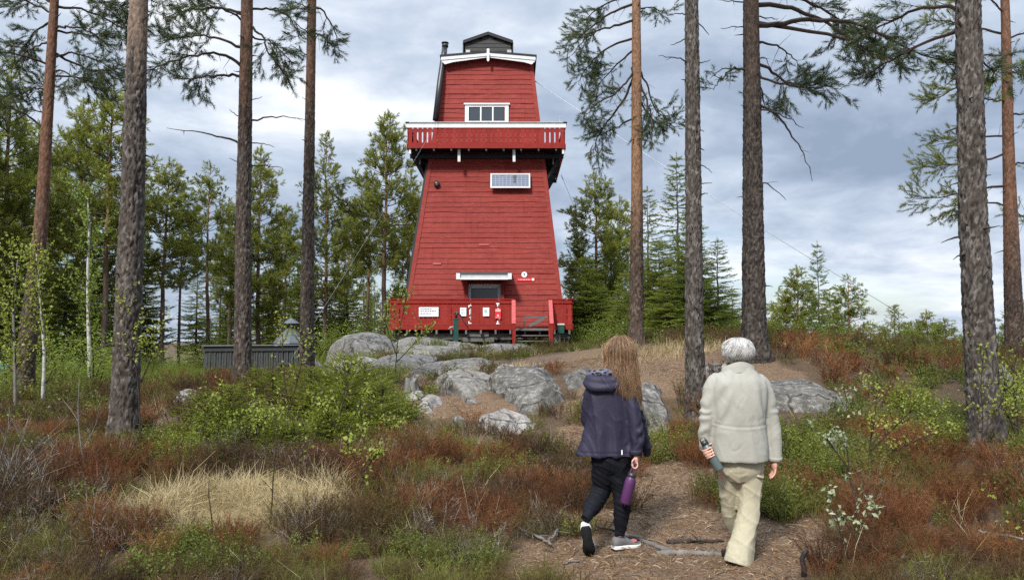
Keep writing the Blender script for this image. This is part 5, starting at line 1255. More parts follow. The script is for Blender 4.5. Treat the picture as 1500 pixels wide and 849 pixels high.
def leafy_t(ns, nl, h, rad, leaf, seed):
    r = np.random.default_rng(seed); Vs, Fs, n = [], [], 0
    a = r.uniform(0, 2 * pi, ns); q = np.sqrt(r.random(ns)) * rad * .6; base = np.stack([q * np.cos(a), q * np.sin(a), np.full(ns, -.03)], 1); L = h * r.uniform(.5, 1.1, ns)
    tip = base + np.stack([np.cos(a) * L * .35 * r.random(ns), np.sin(a) * L * .35 * r.random(ns), L], 1)
    k = r.integers(0, ns, ns * nl); t = r.uniform(.25, 1.05, len(k)); p = base[k] * (1 - t)[:, None] + tip[k] * t[:, None] + r.normal(0, .012, (len(k), 3))
    e = r.normal(0, 1, (len(k), 3)) + A(0, 0, .5); e /= np.linalg.norm(e, axis=1)[:, None]; s = np.cross(e, r.normal(0, 1, e.shape)); s /= np.linalg.norm(s, axis=1)[:, None]; l = leaf * r.uniform(.6, 1.2, len(k))[:, None]
    V = np.stack([p, p + e * l * .5 + s * l * .32, p + e * l, p + e * l * .5 - s * l * .32], 1).reshape(-1, 3)
    return V, [(np.arange(len(k)) * 4)[:, None] + np.arange(4)[None]]
def grass_t(ns, h, rad, w, seed, flop=.6):
    r = np.random.default_rng(seed); a = r.uniform(0, 2 * pi, ns); q = np.sqrt(r.random(ns)) * rad; base = np.stack([q * np.cos(a), q * np.sin(a), np.full(ns, -.02)], 1); L = h * r.uniform(.5, 1.15, ns); o = flop * r.uniform(.2, 1.2, ns); a2 = r.uniform(0, 2 * pi, ns)
    tip = base + np.stack([np.cos(a2) * o * L, np.sin(a2) * o * L, L * np.sqrt(np.maximum(.03, 1 - .7 * np.minimum(o, 1.15) ** 2))], 1)
    V, F = ribbons(base, tip, np.stack([L * 0, L * 0, L * .14 * o], 1), w); return V, [F]

HEATH = leafmat('heather_sprigs', [(0, (.05, .032, .02)), (.25, (.095, .058, .033)), (.45, (.11, .085, .032)), (.65, (.12, .12, .034)), (.85, (.16, .175, .045)), (1, (.21, .22, .06))], .25, .7, .1)
RUSTY = leafmat('rusty_heather_sprigs', [(0, (.055, .03, .018)), (.35, (.115, .05, .025)), (.7, (.17, .073, .034)), (1, (.26, .13, .055))], .3, .7, .1, (1.2, .95, .6))
GREYT = leafmat('dead_grey_twigs', [(0, (.12, .10, .085)), (.6, (.25, .22, .19)), (1, (.38, .34, .30))], .1, .9, .1, (1, 1, 1))
BILB = leafmat('bilberry_leaves', [(0, (.05, .065, .015)), (.5, (.125, .145, .03)), (1, (.24, .25, .055))], .4, .5, .25)
DRYG = leafmat('dry_grass_blades', [(0, (.28, .215, .11)), (.5, (.48, .39, .22)), (1, (.66, .57, .37))], .3, .6, .15, (1, 1, .9))
GRASSM = leafmat('green_grass_blades', [(0, (.07, .10, .02)), (.5, (.15, .19, .04)), (1, (.30, .31, .09))], .4, .6, .15)
LITT = leafmat('needle_litter', [(0, (.05, .03, .018)), (.4, (.16, .09, .045)), (.75, (.30, .20, .11)), (1, (.46, .38, .28))], .05, .9, .1, (1, 1, 1))

def scatter(n, y0, y1, seed, pw=1.0, xk=.74):
    r = np.random.default_rng(seed); u = r.random(n); Y = (y0 ** pw + u * (y1 ** pw - y0 ** pw)) ** (1 / pw); X = (r.random(n) * 2 - 1) * (Y * xk + 1.9)
    return X, Y
def lowf(X, Y, s, seed): return vnoise(np.stack([X * s, Y * s, X * 0], 1), seed)
# screen-independent zones of the heath, in plan, from where they stand in the photo
def discs(lst):
    out = []
    for px, py, r in lst: g = G(px, py); out.append((g[0], g[1], r))
    return out
RUSTD = discs([(150, 630, 1.3), (200, 690, .8), (120, 700, .9), (180, 780, .5), (200, 830, .4), (640, 690, .8), (590, 760, .6), (700, 760, .9), (520, 740, .4), (720, 690, .5), (800, 730, .7), (560, 720, .3), (980, 700, .5), (1030, 690, .4), (1000, 640, .6), (1250, 780, .45), (1300, 740, .7), (1380, 760, .8), (1450, 720, .7), (1250, 830, .5),
               (1340, 690, .7), (1470, 790, .6), (1180, 840, .25), (1300, 640, .6), (1420, 690, .6), (1180, 735, .3), (960, 715, .3), (1250, 540, 2.0), (1160, 530, 1.2), (500, 830, .3), (380, 800, .3), (720, 840, .3), (880, 520, 1.2)])
GREEND = discs([(330, 660, 1.0), (420, 640, 1.4), (520, 650, 1.2), (250, 690, .6), (1190, 660, .9), (1230, 700, .6), (1160, 690, .5), (1280, 600, 1.6), (1370, 640, 1.0), (980, 680, .5), (960, 660, .5), (800, 640, .5), (700, 660, .6), (640, 650, .7), (340, 835, .4), (240, 835, .5), (1440, 650, 1.2), (1330, 560, 2.2), (560, 800, .2), (830, 680, .3), (1120, 700, .3), (590, 560, 1.5), (560, 600, 1.6)])
GREYD = discs([(60, 800, .8), (140, 830, .5), (90, 740, .7), (30, 700, .8), (640, 800, .5), (800, 770, .4), (540, 700, .4), (470, 690, .5), (690, 810, .4), (420, 680, .3)])
def dmask(X, Y, D):
    m = np.zeros(X.shape)
    for x, y, r in D: m = np.maximum(m, 1 - np.hypot(X - x, Y - y) / (r * 1.15))
    return m
def plant(name, label, mat, tmpls, X, Y, size, a, tilt=.12, seed=0, zoff=0.0):
    r = np.random.default_rng(seed); Z = gz(X, Y) + zoff; mb = MB(); k = r.integers(0, len(tmpls), len(X)); D = np.stack([r.normal(0, tilt, len(X)), r.normal(0, tilt, len(X)), np.ones(len(X))], 1); Pp = np.stack([X, Y, Z], 1)
    for i, t in enumerate(tmpls):
        q = k == i
        if q.any(): mb.inst(t, Pp[q], D[q], size[q], 0, np.clip(a[q], 0, 1))
    for v_i in range(len(mb.a)):
        mb.a[v_i] = np.clip(mb.a[v_i] + np.random.default_rng(v_i).normal(0, .07, len(mb.a[v_i]) // 1), 0, 1)
    o = mb.build(name, mat); tag(o, label, None, None, 'stuff'); return o
HT_N = [heather_t(46, 15, .27, .2, .0042, 10 + k, .8) for k in range(5)]
HT_M = [heather_t(26, 10, .29, .22, .008, 20 + k, .8, sp=.07) for k in range(4)]
RT_N = [heather_t(46, 17, .30, .2, .0038, 30 + k, .75, .055) for k in range(5)]
RT_M = [heather_t(26, 11, .31, .22, .008, 40 + k, .75, .075) for k in range(4)]
GT_N = [heather_t(26, 2, .26, .16, .0042, 50 + k, .9, .09) for k in range(4)]
BT_N = [leafy_t(26, 16, .26, .17, .024, 60 + k) for k in range(4)]
BT_M = [leafy_t(18, 11, .28, .2, .042, 64 + k) for k in range(3)]
def free(X, Y, g=.96): return (pathm(X, Y) < .35) & ~in_rock(X, Y, g)
# near heath
def heath():
    for nm, y0, y1, n, T in (('near', 4.6, 9.5, 3500, (HT_N, RT_N, BT_N)), ('far', 9.5, 34, 6700, (HT_M, RT_M, BT_M))):
        X, Y = scatter(n, y0, y1, 3 if nm == 'near' else 4, 2.0 if nm == 'near' else 1.35); ok = free(X, Y, np.where(Y < 24, .82, 1.0)) & (drym(X, Y) < .72) & ~((np.abs(X + 1) < 3.9) & (Y > 28.2)) & ~((X > -.9) & (X < 2.2) & (Y > 26.5)) & ~((np.hypot(X - 3.7, Y - 10.2) < .75) & (lowf(X, Y, 3, 45) < .3)) & ~((X < -2) & (Y > 17) & (lowf(X, Y, .3, 9) < .35)); X, Y = X[ok], Y[ok]
        if nm == 'far': ok = (Y < 20) | ((X > -4)); X, Y = X[ok], Y[ok]
        ru = dmask(X, Y, RUSTD) + .45 * lowf(X, Y, 1.6, 21); gr = dmask(X, Y, GREEND) + .45 * lowf(X, Y, 1.4, 22) - .05; gy = dmask(X, Y, GREYD) + .5 * lowf(X, Y, 2.2, 23) - .1
        rr = np.random.default_rng(8); he = .33 + .30 * lowf(X, Y, .9, 24) + .25 * lowf(X, Y, 3.1, 25) + .25 * np.clip(gr, 0, 1) + .12 * (X > 1.2) + rr.normal(0, .16, len(X))
        ru = ru + rr.normal(0, .12, len(X)); gr = gr + rr.normal(0, .15, len(X))
        isr = (ru > .34) & (ru > gr) & (rr.random(len(X)) < .72); isg = (gr > .17) & ~isr; ish = ~isr & ~isg
        sz = (.55 + .75 * rr.random(len(X)) ** 1.4 + .25 * lowf(X, Y, .8, 26)) * (1 if nm == 'near' else 1.1)
        sz *= np.where((X > -2.5) & (X < 2.4) & (Y > 9.6) & (Y < 24), .78, 1.0) * np.where(Y < 6.4, .8, 1.0) * (1 - .35 * sstep(pathm(X, Y), .02, .3))
        pre = '' if nm == 'near' else 'farther '
        plant('heather', f'{pre}brown and olive heather covering the ground', HEATH, T[0], X[ish], Y[ish], sz[ish], he[ish], seed=1)
        plant('rusty_heather', f'{pre}rust coloured dying heather among the green', RUSTY, T[1], X[isr], Y[isr], sz[isr] * 1.0, .60 + .34 * lowf(X, Y, 2.5, 27)[isr] + rr.normal(0, .22, isr.sum()), seed=2)
        plant('bilberry_shrub', f'{pre}low green bilberry leaves', BILB, T[2], X[isg], Y[isg], sz[isg] * .95, .42 + .3 * lowf(X, Y, 2, 28)[isg] + rr.normal(0, .14, isg.sum()), seed=3)
        # under the leaves some brown stems, in the grey patches bare twigs
        if nm == 'near':
            q = gy > .12; plant('dead_twigs', 'bare grey twigs of dead heather', GREYT, GT_N, X[q], Y[q], sz[q] * 1.0, .45 + rr.normal(0, .25, q.sum()), .3, seed=4)
            q = isg & (rr.random(len(X)) < .45); plant('heather', 'heather stems between the bilberry', HEATH, HT_N, X[q] + .1, Y[q], sz[q] * .8, he[q], seed=5)
heath()
# dry grass hollow and stray blades
X, Y = scatter(16000, 5.7, 9.3, 31, 2.0); q = (drym(X, Y) > .42) & (pathm(X, Y) < .5) & (lowf(X, Y, 3.4, 32) > -.75); X, Y = X[q][:1150], Y[q][:1150]
plant('dry_grass', 'flattened straw coloured grass in the hollow at the left', DRYG, [grass_t(34, .28, .09, .0045, 80 + k, 1.25) for k in range(8)], X, Y, np.random.default_rng(1).uniform(.4, 1.2, len(X)) * (.75 + .5 * lowf(X, Y, 2.6, 30)), .45 + .35 * lowf(X, Y, 3, 33), .5, seed=6)
X, Y = scatter(2600, 4.8, 13, 35, 1.7); q = free(X, Y) ; X, Y = X[q][:430], Y[q][:430]
plant('dry_grass', 'stray dry blades in the heather', DRYG, [grass_t(7, .36, .06, .004, 90 + k, .8) for k in range(5)], X, Y, np.random.default_rng(2).uniform(.5, 1.1, len(X)), .45 + .4 * lowf(X, Y, 3, 34), .3, seed=7)
# green grass before the shelter and on the forest floor
X, Y = scatter(9000, 13, 34, 36, 1.2, .8); q = (X < -2.2) & ~in_rock(X, Y) & (grassm(X, Y) + .3 * lowf(X, Y, .8, 37) > .12) & ~((Y > 25) & (X > -3.5)); X, Y = X[q], Y[q]
plant('green_grass', 'fresh green grass in front of the shelter and under the wood', GRASSM, [grass_t(16, .34, .22, .012, 100 + k, .55) for k in range(4)], X, Y, np.random.default_rng(3).uniform(.6, 1.3, len(X)), .45 + .35 * lowf(X, Y, .8, 38), .1, seed=8)
X, Y = scatter(6000, 14, 29, 39, 1.2, .5); q = (X > -2.6) & (X < 6) & ~in_rock(X, Y) & (lowf(X, Y, .9, 40) > .0); X, Y = X[q][:1100], Y[q][:1100]
plant('dry_grass', 'short yellow tufts on the knoll', DRYG, [grass_t(14, .2, .12, .010, 110 + k, .7) for k in range(3)], X, Y, np.random.default_rng(4).uniform(.6, 1.2, len(X)), .3 + .3 * lowf(X, Y, .8, 41), .1, seed=9)
# litter on the path: needles, bits of bark, small twigs
def litter():
    r = np.random.default_rng(51); X, Y = scatter(150000, 4.4, 16, 52, 1.25); q = (pathm(X, Y) > .12) & ~in_rock(X, Y, .9); X, Y = X[q][:60000], Y[q][:60000]; n = len(X)
    a = r.uniform(0, pi, n); L = np.where(r.random(n) < .08, r.uniform(.07, .2, n), r.uniform(.02, .06, n)); w = np.where(L > .07, .006, .0042); base = np.stack([X, Y, gz(X, Y) + r.uniform(.0, .012, n)], 1)
    d = np.stack([np.cos(a) * L, np.sin(a) * L, r.normal(.004, .006, n) + (L > .1) * .01], 1); V, F = ribbons(base, base + d, np.stack([r.normal(0, .045, n) * L, r.normal(0, .045, n) * L, .004 + L * .03], 1), w, .7)
    mb = MB(); mb.add(V, F, 0, np.repeat(np.clip(r.normal(.45, .3, n) - .22 * (L > .07), 0, 1), 6)); m = int(n * .05)
    o = mb.build('pine_litter', LITT); tag(o, 'brown needles and bits of twig lying on the trodden path', None, None, 'stuff')
litter()
# ------------------------------------------------ undergrowth at the edge of the wood
def leafcloud(n, r_, h, leaf, seed):
    """a bushy young birch: leaves on many thin upright rods"""
    r = np.random.default_rng(seed); V, F = leafy_t(max(6, n // 40), 40, h, r_, leaf, seed); V = V + np.repeat(r.normal(0, r_ * .12, (len(V) // 4, 3)), 4, axis=0); return V, F
class Bush:
    def __init__(s, n, r_, h, leaf, seed, mat):
        t = MB(); r = np.random.default_rng(seed)
        for k in range(9):
            a = r.uniform(0, 6.28); t.tube(curve(A(.05 * cos(a), .05 * sin(a), -.1), A(.3 * cos(a), .3 * sin(a), 1), h * r.uniform(.6, .95), A(0, 0, .2), 4, r, .08), np.linspace(.014, .004, 5), 4, cap=False)
        s.t = t.mesh('trunk', [TWIG]); c = MB(); V, F = leafcloud(n, r_, h, leaf, seed); q = len(V) // 4; c.add(V, F, 0, np.repeat(np.clip(r.normal(.5, .22, q), 0, 1), 4)); s.c = c.mesh('crown', [mat])
    def place(s, loc, k, label, group, rz=0.0):
        e = link('birch_bush', None); e.location = loc; e.scale = k; e.rotation_euler = (0, 0, rz); tag(e, label, 'bush', group); link('trunk', s.t, e); link('crown', s.c, e)
BU = [Bush(1500, .8, 1.6, .06, 700, LEAF), Bush(2200, 1.0, 2.0, .07, 701, GRASSM), Bush(1400, .7, 2.4, .055, 702, LEAF)]
for px, pyt, Y, i, w, lab in ((1140, 468, 21, 1, 1.3, 'yellow green bush just right of the thick dark trunk on the crest'), (1200, 462, 24, 0, 1.2, 'bright young birch below the broad lone pine'), (1236, 470, 22, 0, 1.3, 'pale green bush left of the spindly pine'), (1290, 474, 22, 1, 1.5, 'wide green bush on the crest right of the spindly pine'),
                                (1345, 480, 19, 1, 1.5, 'green bush on the crest below the twin pines'), (1395, 470, 17, 2, 1.4, 'thin leafy birch left of the wide rough trunk'), (1080, 478, 24, 1, 1.2, 'bush glimpsed beside the white hair of the man'), (1050, 470, 26, 0, 1.5, 'bright bush between the two trunks above the man'),
                                (985, 472, 24, 1, 1.5, 'green bush left of the rough grey trunk on the crest'), (960, 465, 27, 0, 1.6, 'light bush right of the foot of the orange trunk'), (900, 462, 29, 1, 1.7, 'green bush behind the head of the woman'), (866, 470, 31, 0, 1.6, 'light green bush right of the red deck'), (848, 480, 33, 1, 1.4, 'bush at the right corner of the red deck'),
                                (218, 505, 21, 1, 1.2, 'green bush on the grass right of the big grey trunk'), (262, 512, 23, 0, 1.2, 'light bush left of the end of the shelter fence'), (288, 500, 29, 1, 1.3, 'bush behind the left end of the shelter fence'), (140, 480, 18, 0, 1.7, 'light birch bush left of the big grey trunk'), (95, 470, 17, 2, 1.6, 'tall leafy birch bush in the left wood'), (60, 500, 15, 1, 1.4, 'birch bush at the foot of the orange barked pine'),
                                (15, 470, 15, 2, 1.7, 'leafy birch by the left border'), (-30, 520, 12, 1, 1.6, 'green bush cut by the left border'), (170, 500, 22, 1, 1.5, 'darker green bush behind the big grey trunk'), (500, 470, 33, 1, 1.6, 'green bush behind the whaleback ledge'), (555, 468, 30, 0, 1.5, 'light bush left of the red deck'), (470, 480, 33, 0, 1.6, 'bush right of the grill hut'),
                                (1470, 480, 19, 2, 1.5, 'leafy birch behind the right border trunks'), (1425, 500, 12.5, 0, 1.1, 'leafy bush behind the wide rough trunk'), (1500, 540, 9.5, 0, 1.2, 'leafy bush at the right border'), (330, 480, 34, 1, 1.8, 'bush behind the shelter fence'), (120, 540, 13, 1, .9, 'low green bush left of the foot of the big grey trunk'), (1320, 505, 16, 1, 1.3, 'low wide green bush on the crest at the right')):
    tip = P(px, pyt, Y); g = on(tip[0], Y); h = max(.5, tip[2] - g[2]); k = h / (1.6, 2.0, 2.4)[i] * .95; BU[i].place(g, (k * w, k * w, k), lab, 'birch bushes at the edge of the wood', px * .7)
# ------------------------------------------------ young spruces in the heath
def sprucelet(seed, H=1.0, Rr=.62):
    r = np.random.default_rng(seed); tr, cr, sh = MB(), MB(), Shoots(); tr.tube([A(0, 0, -.1), A(0, 0, H * .5), A(.01, 0, H)], [.022, .014, .004], 6); z = .04
    while z < H - .03:
        t = z / H; m = r.integers(5, 8); a0 = r.uniform(0, 6.28)
        for k in range(m):
            a = a0 + k * 6.28 / m + r.normal(0, .2); L = Rr * ((1 - t) ** .8 + .08) * r.uniform(.7, 1.15); c = curve(A(0, 0, z), A(cos(a), sin(a), .05 + .5 * t), L, A(0, 0, .25), 4, r, .05); cr.tube(c, np.linspace(.006, .002, 5), 3, cap=False); n = max(2, int(L / .075)); h = .55 + r.normal(0, .15)
            for j in range(n):
                q, d = along(c, min(.999, (j + .6) / n)); d = d / np.linalg.norm(d); sh.add(q, d, h + .15 * (j / n), .62)
                lat = np.cross(d, A(0, 0, 1))
                for sg in (-1, 1):
                    l2 = .4 * L * (1.05 - j / n * .8); dd = d * .75 + lat * sg * .75 + A(0, 0, .03); dd /= np.linalg.norm(dd)
                    for i in range(max(1, int(l2 / .085))): sh.add(q + dd * .085 * i, dd + r.normal(0, .1, 3), h + r.normal(0, .08), .55)
        z += .066 * r.uniform(.8, 1.3)
    sh.bake(cr, SPR_NEAR, 1); return tr, cr
SPR_NEAR[:] = [tuft(60, .15, .024, .0055, 195 + k, (45, 80)) for k in range(3)]
SPRG = leafmat('fresh_spruce_needles', [(0, (.075, .105, .016)), (.5, (.17, .21, .03)), (1, (.29, .32, .05))], .45, .55, .2)
SL = [Kind('young_spruce', sprucelet(800 + k), [TWIG], [TWIG, SPRG]) for k in range(3)]
for px, pyb, pyt, Y, i, w, lab in ((338, 655, 562, 9.6, 0, 1.2, 'bright green young spruce, nearest in the heath left of the middle'), (300, 640, 590, 10.2, 1, 1.3, 'small young spruce beside the pale rock in the heather'), (400, 630, 545, 11.2, 1, 1.25, 'young spruce between the second and third trunks'), (455, 645, 538, 10.6, 2, 1.15, 'young spruce in front of the slim trunk'), (510, 655, 518, 10.2, 0, 1.0, 'tallest young spruce below the whaleback ledge'),
                                (560, 660, 560, 10.4, 1, 1.2, 'young spruce at the right end of the green thicket'), (480, 680, 600, 9.2, 1, 1.3, 'low young spruce in front of the green thicket'), (375, 610, 560, 11.9, 2, 1.3, 'low young spruce at the foot of the second trunk'), (535, 600, 530, 12.5, 2, 1.25, 'dark young spruce behind the green thicket'), (420, 690, 630, 8.8, 0, 1.4, 'low spreading young spruce above the straw hollow')):
    tip = P(px, pyt, Y); g = on(tip[0], Y); H = max(.35, tip[2] - g[2]); SL[i].place(g, H, px * 1.3, lab, 'young tree', 'young spruces in the heath', wide=w * (1.0 if H > .8 else 1.25) * 1.2)
SH = [Bush(700, .34, .5, .034, 720 + k, SPRG) for k in range(2)]
for k, (px, pyb, Y, h, lab) in enumerate(((310, 668, 9.0, .42, 'low leafy shrub at the left end of the green thicket'), (365, 675, 9.0, .5, 'low leafy shrub under the nearest young spruce'), (430, 672, 9.1, .5, 'leafy shrub at the foot of the tall birch sapling'), (500, 672, 9.2, .5, 'leafy shrub below the tallest young spruce'), (550, 668, 9.4, .46, 'leafy shrub at the right end of the green thicket'), (250, 690, 8.4, .36, 'small leafy shrub right of the foot of the big grey trunk'),
                                   (470, 640, 10.8, .6, 'leafy shrub in the heart of the green thicket'), (585, 620, 11.0, .5, 'leafy shrub beside the broken pale stones'), (1180, 690, 8.2, .4, 'low leafy shrub beside the right hand of the man'), (1215, 720, 7.4, .34, 'low leafy shrub left of the grey willows'), (985, 668, 9.2, .3, 'low leafy shrub between the two walkers'), (1330, 620, 10.0, .5, 'leafy shrub in the heath above the yellow green willow'))):
    g = on(P(px, pyb, Y)[0], Y); s_ = h / .5; SH[k % 2].place(g, (s_ * 1.25, s_ * 1.25, s_), lab, 'low green shrubs in the heath', k * 1.7)
# ------------------------------------------------ thin saplings with single leaves
LEAFY = leafmat('yellow_green_leaf', [(0, (.16, .20, .03)), (.5, (.28, .33, .06)), (1, (.42, .46, .12))], .45, .45, .3); LEAFG = leafmat('grey_willow_leaf', [(0, (.16, .20, .12)), (.5, (.28, .33, .2)), (1, (.44, .47, .32))], .3, .5, .3)
def sapling(label, stems, Y, mat, nbr=8, nleaf=8, leaf=.03, brl=.3, rs=.006, y1=0.0, bark=None, twig=None, cat='sapling', name='birch_sapling', lz=0.0, seed=0, group='thin saplings in the heath'):
    r = np.random.default_rng(1000 + seed + len(label)); px, py = stems[0][0]; w0 = P(px, py, Y); g = on(w0[0], Y); e = thing(name, g, label, cat, group); st, lf = MB(), []
    for pts in stems:
        q = np.array([P(a, b_, Y) for a, b_ in pts]) - g; q[:, 1] += np.linspace(0, y1, len(q)) + np.linspace(0, r.normal(0, .08), len(q))
        if pts[0] == stems[0][0]: q[0] = A(0, 0, -.05)
        k = len(q) * 4; tt = np.linspace(0, len(q) - 1, k); q = np.stack([np.interp(tt, np.arange(len(q)), q[:, i]) for i in range(3)], 1)
        for _ in range(2): q[1:-1] = .5 * q[1:-1] + .25 * (q[:-2] + q[2:])
        st.tube(q, np.linspace(rs, rs * .35, k), 6)
        for j in range(nbr):
            t = r.uniform(.3, 1.0); p, d = along(q, min(t, .999)); d = d / (np.linalg.norm(d) + 1e-9); a = r.uniform(0, 6.28)
            b_ = curve(p, d * .8 + A(cos(a), sin(a), .3), brl * r.uniform(.4, 1.1), A(0, 0, .2 + lz), 4, r, .1); st.tube(b_, np.linspace(min(rs * .45, .009), min(rs * .2, .003), 5), 4, 1, cap=False)
            for i in range(nleaf): pp, dd = along(b_, min(.999, .15 + .85 * (i + r.random()) / nleaf)); lf.append((pp + r.normal(0, .012, 3), dd))
    st.build('trunk', [bark or TWIG, twig or bark or TWIG], e, True)
    if lf and nleaf:
        p = np.array([x[0] for x in lf]); n = len(p); d = r.normal(0, 1, (n, 3)); d[:, 2] -= .2; d /= np.linalg.norm(d, axis=1)[:, None]; s = np.cross(d, r.normal(0, 1, (n, 3))); s /= np.linalg.norm(s, axis=1)[:, None]; L = leaf * r.uniform(.55, 1.25, n)[:, None]; nn = np.cross(d, s)
        V = np.stack([p, p + d * L * .45 + s * L * .36 + nn * L * .1, p + d * L, p + d * L * .45 - s * L * .36 + nn * L * .1], 1).reshape(-1, 3); c = MB(); c.add(V, (np.arange(n) * 4)[:, None] + np.arange(4)[None], 0, np.repeat(np.clip(r.normal(.5, .22, n), 0, 1), 4)); c.build('crown', mat, e)
    return e
WB = simple('white_birch_bark', (.5, .48, .45), .8, .2, .6, 7, .3, 30, (1, 1, 3))
sapling('tall birch sapling with fresh leaves in the middle of the green thicket', [[(432, 665), (420, 590), (414, 520), (415, 472)], [(424, 600), (440, 540), (446, 500)]], 9.4, LEAFY, 16, 8, .038, .38, .009, seed=1)
sapling('light leaved sapling at the left end of the green thicket', [[(322, 660), (318, 610), (325, 565)], [(320, 630), (298, 600)]], 9.2, LEAFY, 12, 9, .04, .35, .007, seed=21)
sapling('light leaved sapling at the front of the green thicket', [[(372, 680), (378, 630), (370, 585)], [(376, 640), (395, 610)]], 8.8, LEAFY, 12, 9, .04, .32, .007, seed=22)
sapling('bushy light sapling in the right half of the green thicket', [[(500, 680), (496, 620), (505, 560), (500, 530)], [(498, 640), (525, 600), (530, 570)], [(497, 630), (470, 590)]], 9.0, LEAFY, 14, 10, .04, .36, .008, seed=23)
sapling('light sapling before the broken pale stones', [[(562, 680), (566, 630), (560, 590)], [(564, 650), (585, 620)]], 9.1, LEAFY, 11, 9, .036, .3, .006, seed=24)
sapling('dark thin sapling with few leaves standing before the straw hollow', [[(394, 792), (397, 740), (398, 690), (402, 640), (396, 600)], [(398, 690), (440, 670), (450, 650)]], 6.5, LEAFY, 6, 4, .032, .22, .007, seed=2)
sapling('small birch with pale round leaves right of the straw hollow', [[(529, 765), (530, 720), (534, 670), (528, 625)], [(532, 700), (515, 660), (508, 640)], [(533, 690), (556, 660)]], 7.0, LEAFY, 9, 8, .038, .2, .006, seed=3)
sapling('bare dark twig standing in the straw hollow', [[(312, 805), (311, 760), (306, 722), (308, 700)]], 6.3, LEAFY, 4, 1, .02, .12, .006, seed=4)
sapling('bent grey dead sapling below the big grey trunk', [[(140, 706), (121, 670), (116, 640), (113, 600), (115, 555)]], 7.6, LEAFY, 4, 1, .03, .35, .009, bark=DEADW, seed=5)
sapling('birch sapling with hanging leaves in front of the big grey trunk', [[(208, 650), (206, 560), (196, 480), (188, 430)], [(206, 560), (225, 520), (228, 480)]], 8.5, LEAFY, 16, 8, .038, .34, .008, seed=6)
sapling('yellow leaved birch sapling in front of the left end of the red deck', [[(578, 545), (582, 500), (590, 460), (596, 432)], [(581, 520), (566, 480), (570, 455)], [(581, 530), (610, 500), (622, 484)]], 15.0, LEAFY, 14, 8, .06, .45, .012, seed=7)
sapling('thin white stemmed birch in the left wood', [[(132, 575), (131, 520), (129, 470), (128, 400), (131, 330), (128, 290)]], 19.0, LEAF, 60, 26, .075, 1.1, .055, bark=WB, twig=TWIG, seed=8, name='birch_tree', cat='tree', group='birches in the left wood')
sapling('birch with scattered light leaves at the foot of the orange barked pine', [[(62, 590), (66, 520), (60, 440), (55, 370)]], 13.0, LEAFY, 44, 24, .055, .8, .03, bark=WB, twig=TWIG, seed=9, name='birch_tree', cat='tree', group='birches in the left wood')
sapling('birch with hanging light leaves by the left border', [[(22, 620), (20, 540), (15, 450), (20, 380)]], 11.5, LEAFY, 40, 22, .05, .7, .025, bark=DEADW, twig=TWIG, seed=10, name='birch_tree', cat='tree', group='birches in the left wood')
sapling('yellow green willow sapling in the heath right of the man', [[(1272, 700), (1276, 650), (1288, 600), (1286, 560)], [(1275, 660), (1310, 625), (1345, 590)], [(1274, 680), (1330, 650), (1390, 628)]], 7.4, LEAFY, 16, 8, .036, .3, .008, seed=11, name='willow_sapling')
sapling('grey green leaved willow between the man and the yellow green willow', [[(1250, 712), (1240, 660), (1236, 610), (1240, 575)], [(1245, 690), (1215, 650), (1205, 640)]], 7.0, LEAFG, 12, 8, .04, .25, .007, seed=12, name='willow_sapling')
sapling('nearest grey leaved willow with long bare stems in the rusty heather', [[(1282, 850), (1275, 810), (1262, 760), (1255, 700)], [(1278, 825), (1240, 770), (1210, 715)], [(1277, 820), (1270, 770), (1279, 738)], [(1255, 860), (1235, 800), (1222, 750)]], 5.7, LEAFG, 5, 6, .045, .12, .006, seed=13, name='willow_sapling')
sapling('leafy twig rising in front of the wide rough trunk', [[(1432, 680), (1440, 620), (1436, 560), (1442, 500)], [(1438, 640), (1462, 600), (1472, 560)]], 7.5, LEAFY, 16, 8, .034, .32, .007, seed=14)
sapling('birch sapling with light leaves at the right border', [[(1492, 690), (1490, 620), (1480, 560), (1486, 500)], [(1490, 640), (1470, 600), (1465, 560)]], 8.0, LEAFY, 16, 9, .036, .4, .008, seed=15)
sapling('thin sapling in the dark heather at the lower right corner', [[(1475, 850), (1468, 800), (1470, 760), (1478, 735)], [(1470, 800), (1490, 780)]], 5.9, LEAFY, 6, 4, .03, .25, .006, seed=16)
sapling('small leafy birch left of the wide rough trunk', [[(1370, 690), (1372, 640), (1380, 600)], [(1372, 650), (1350, 620)]], 8.6, LEAFY, 10, 8, .034, .3, .007, seed=17)
sapling('grey bare shrub with many twigs at the left border', [[(-10, 760), (20, 690), (58, 640)], [(-10, 760), (10, 680), (35, 625)], [(-10, 760), (-5, 680), (10, 620)], [(-20, 760), (30, 715), (72, 690)], [(-10, 760), (5, 720), (50, 668)]], 6.9, LEAFY, 12, 1, .02, .4, .006, bark=DEADW, seed=18, name='bare_shrub', cat='shrub')
sapling('single tall dry stalk bending over the green thicket', [[(485, 700), (488, 640), (500, 585), (520, 545)]], 9.0, LEAFY, 0, 0, .03, .1, .005, bark=DRYG, seed=19, name='dry_stalk', cat='stalk')
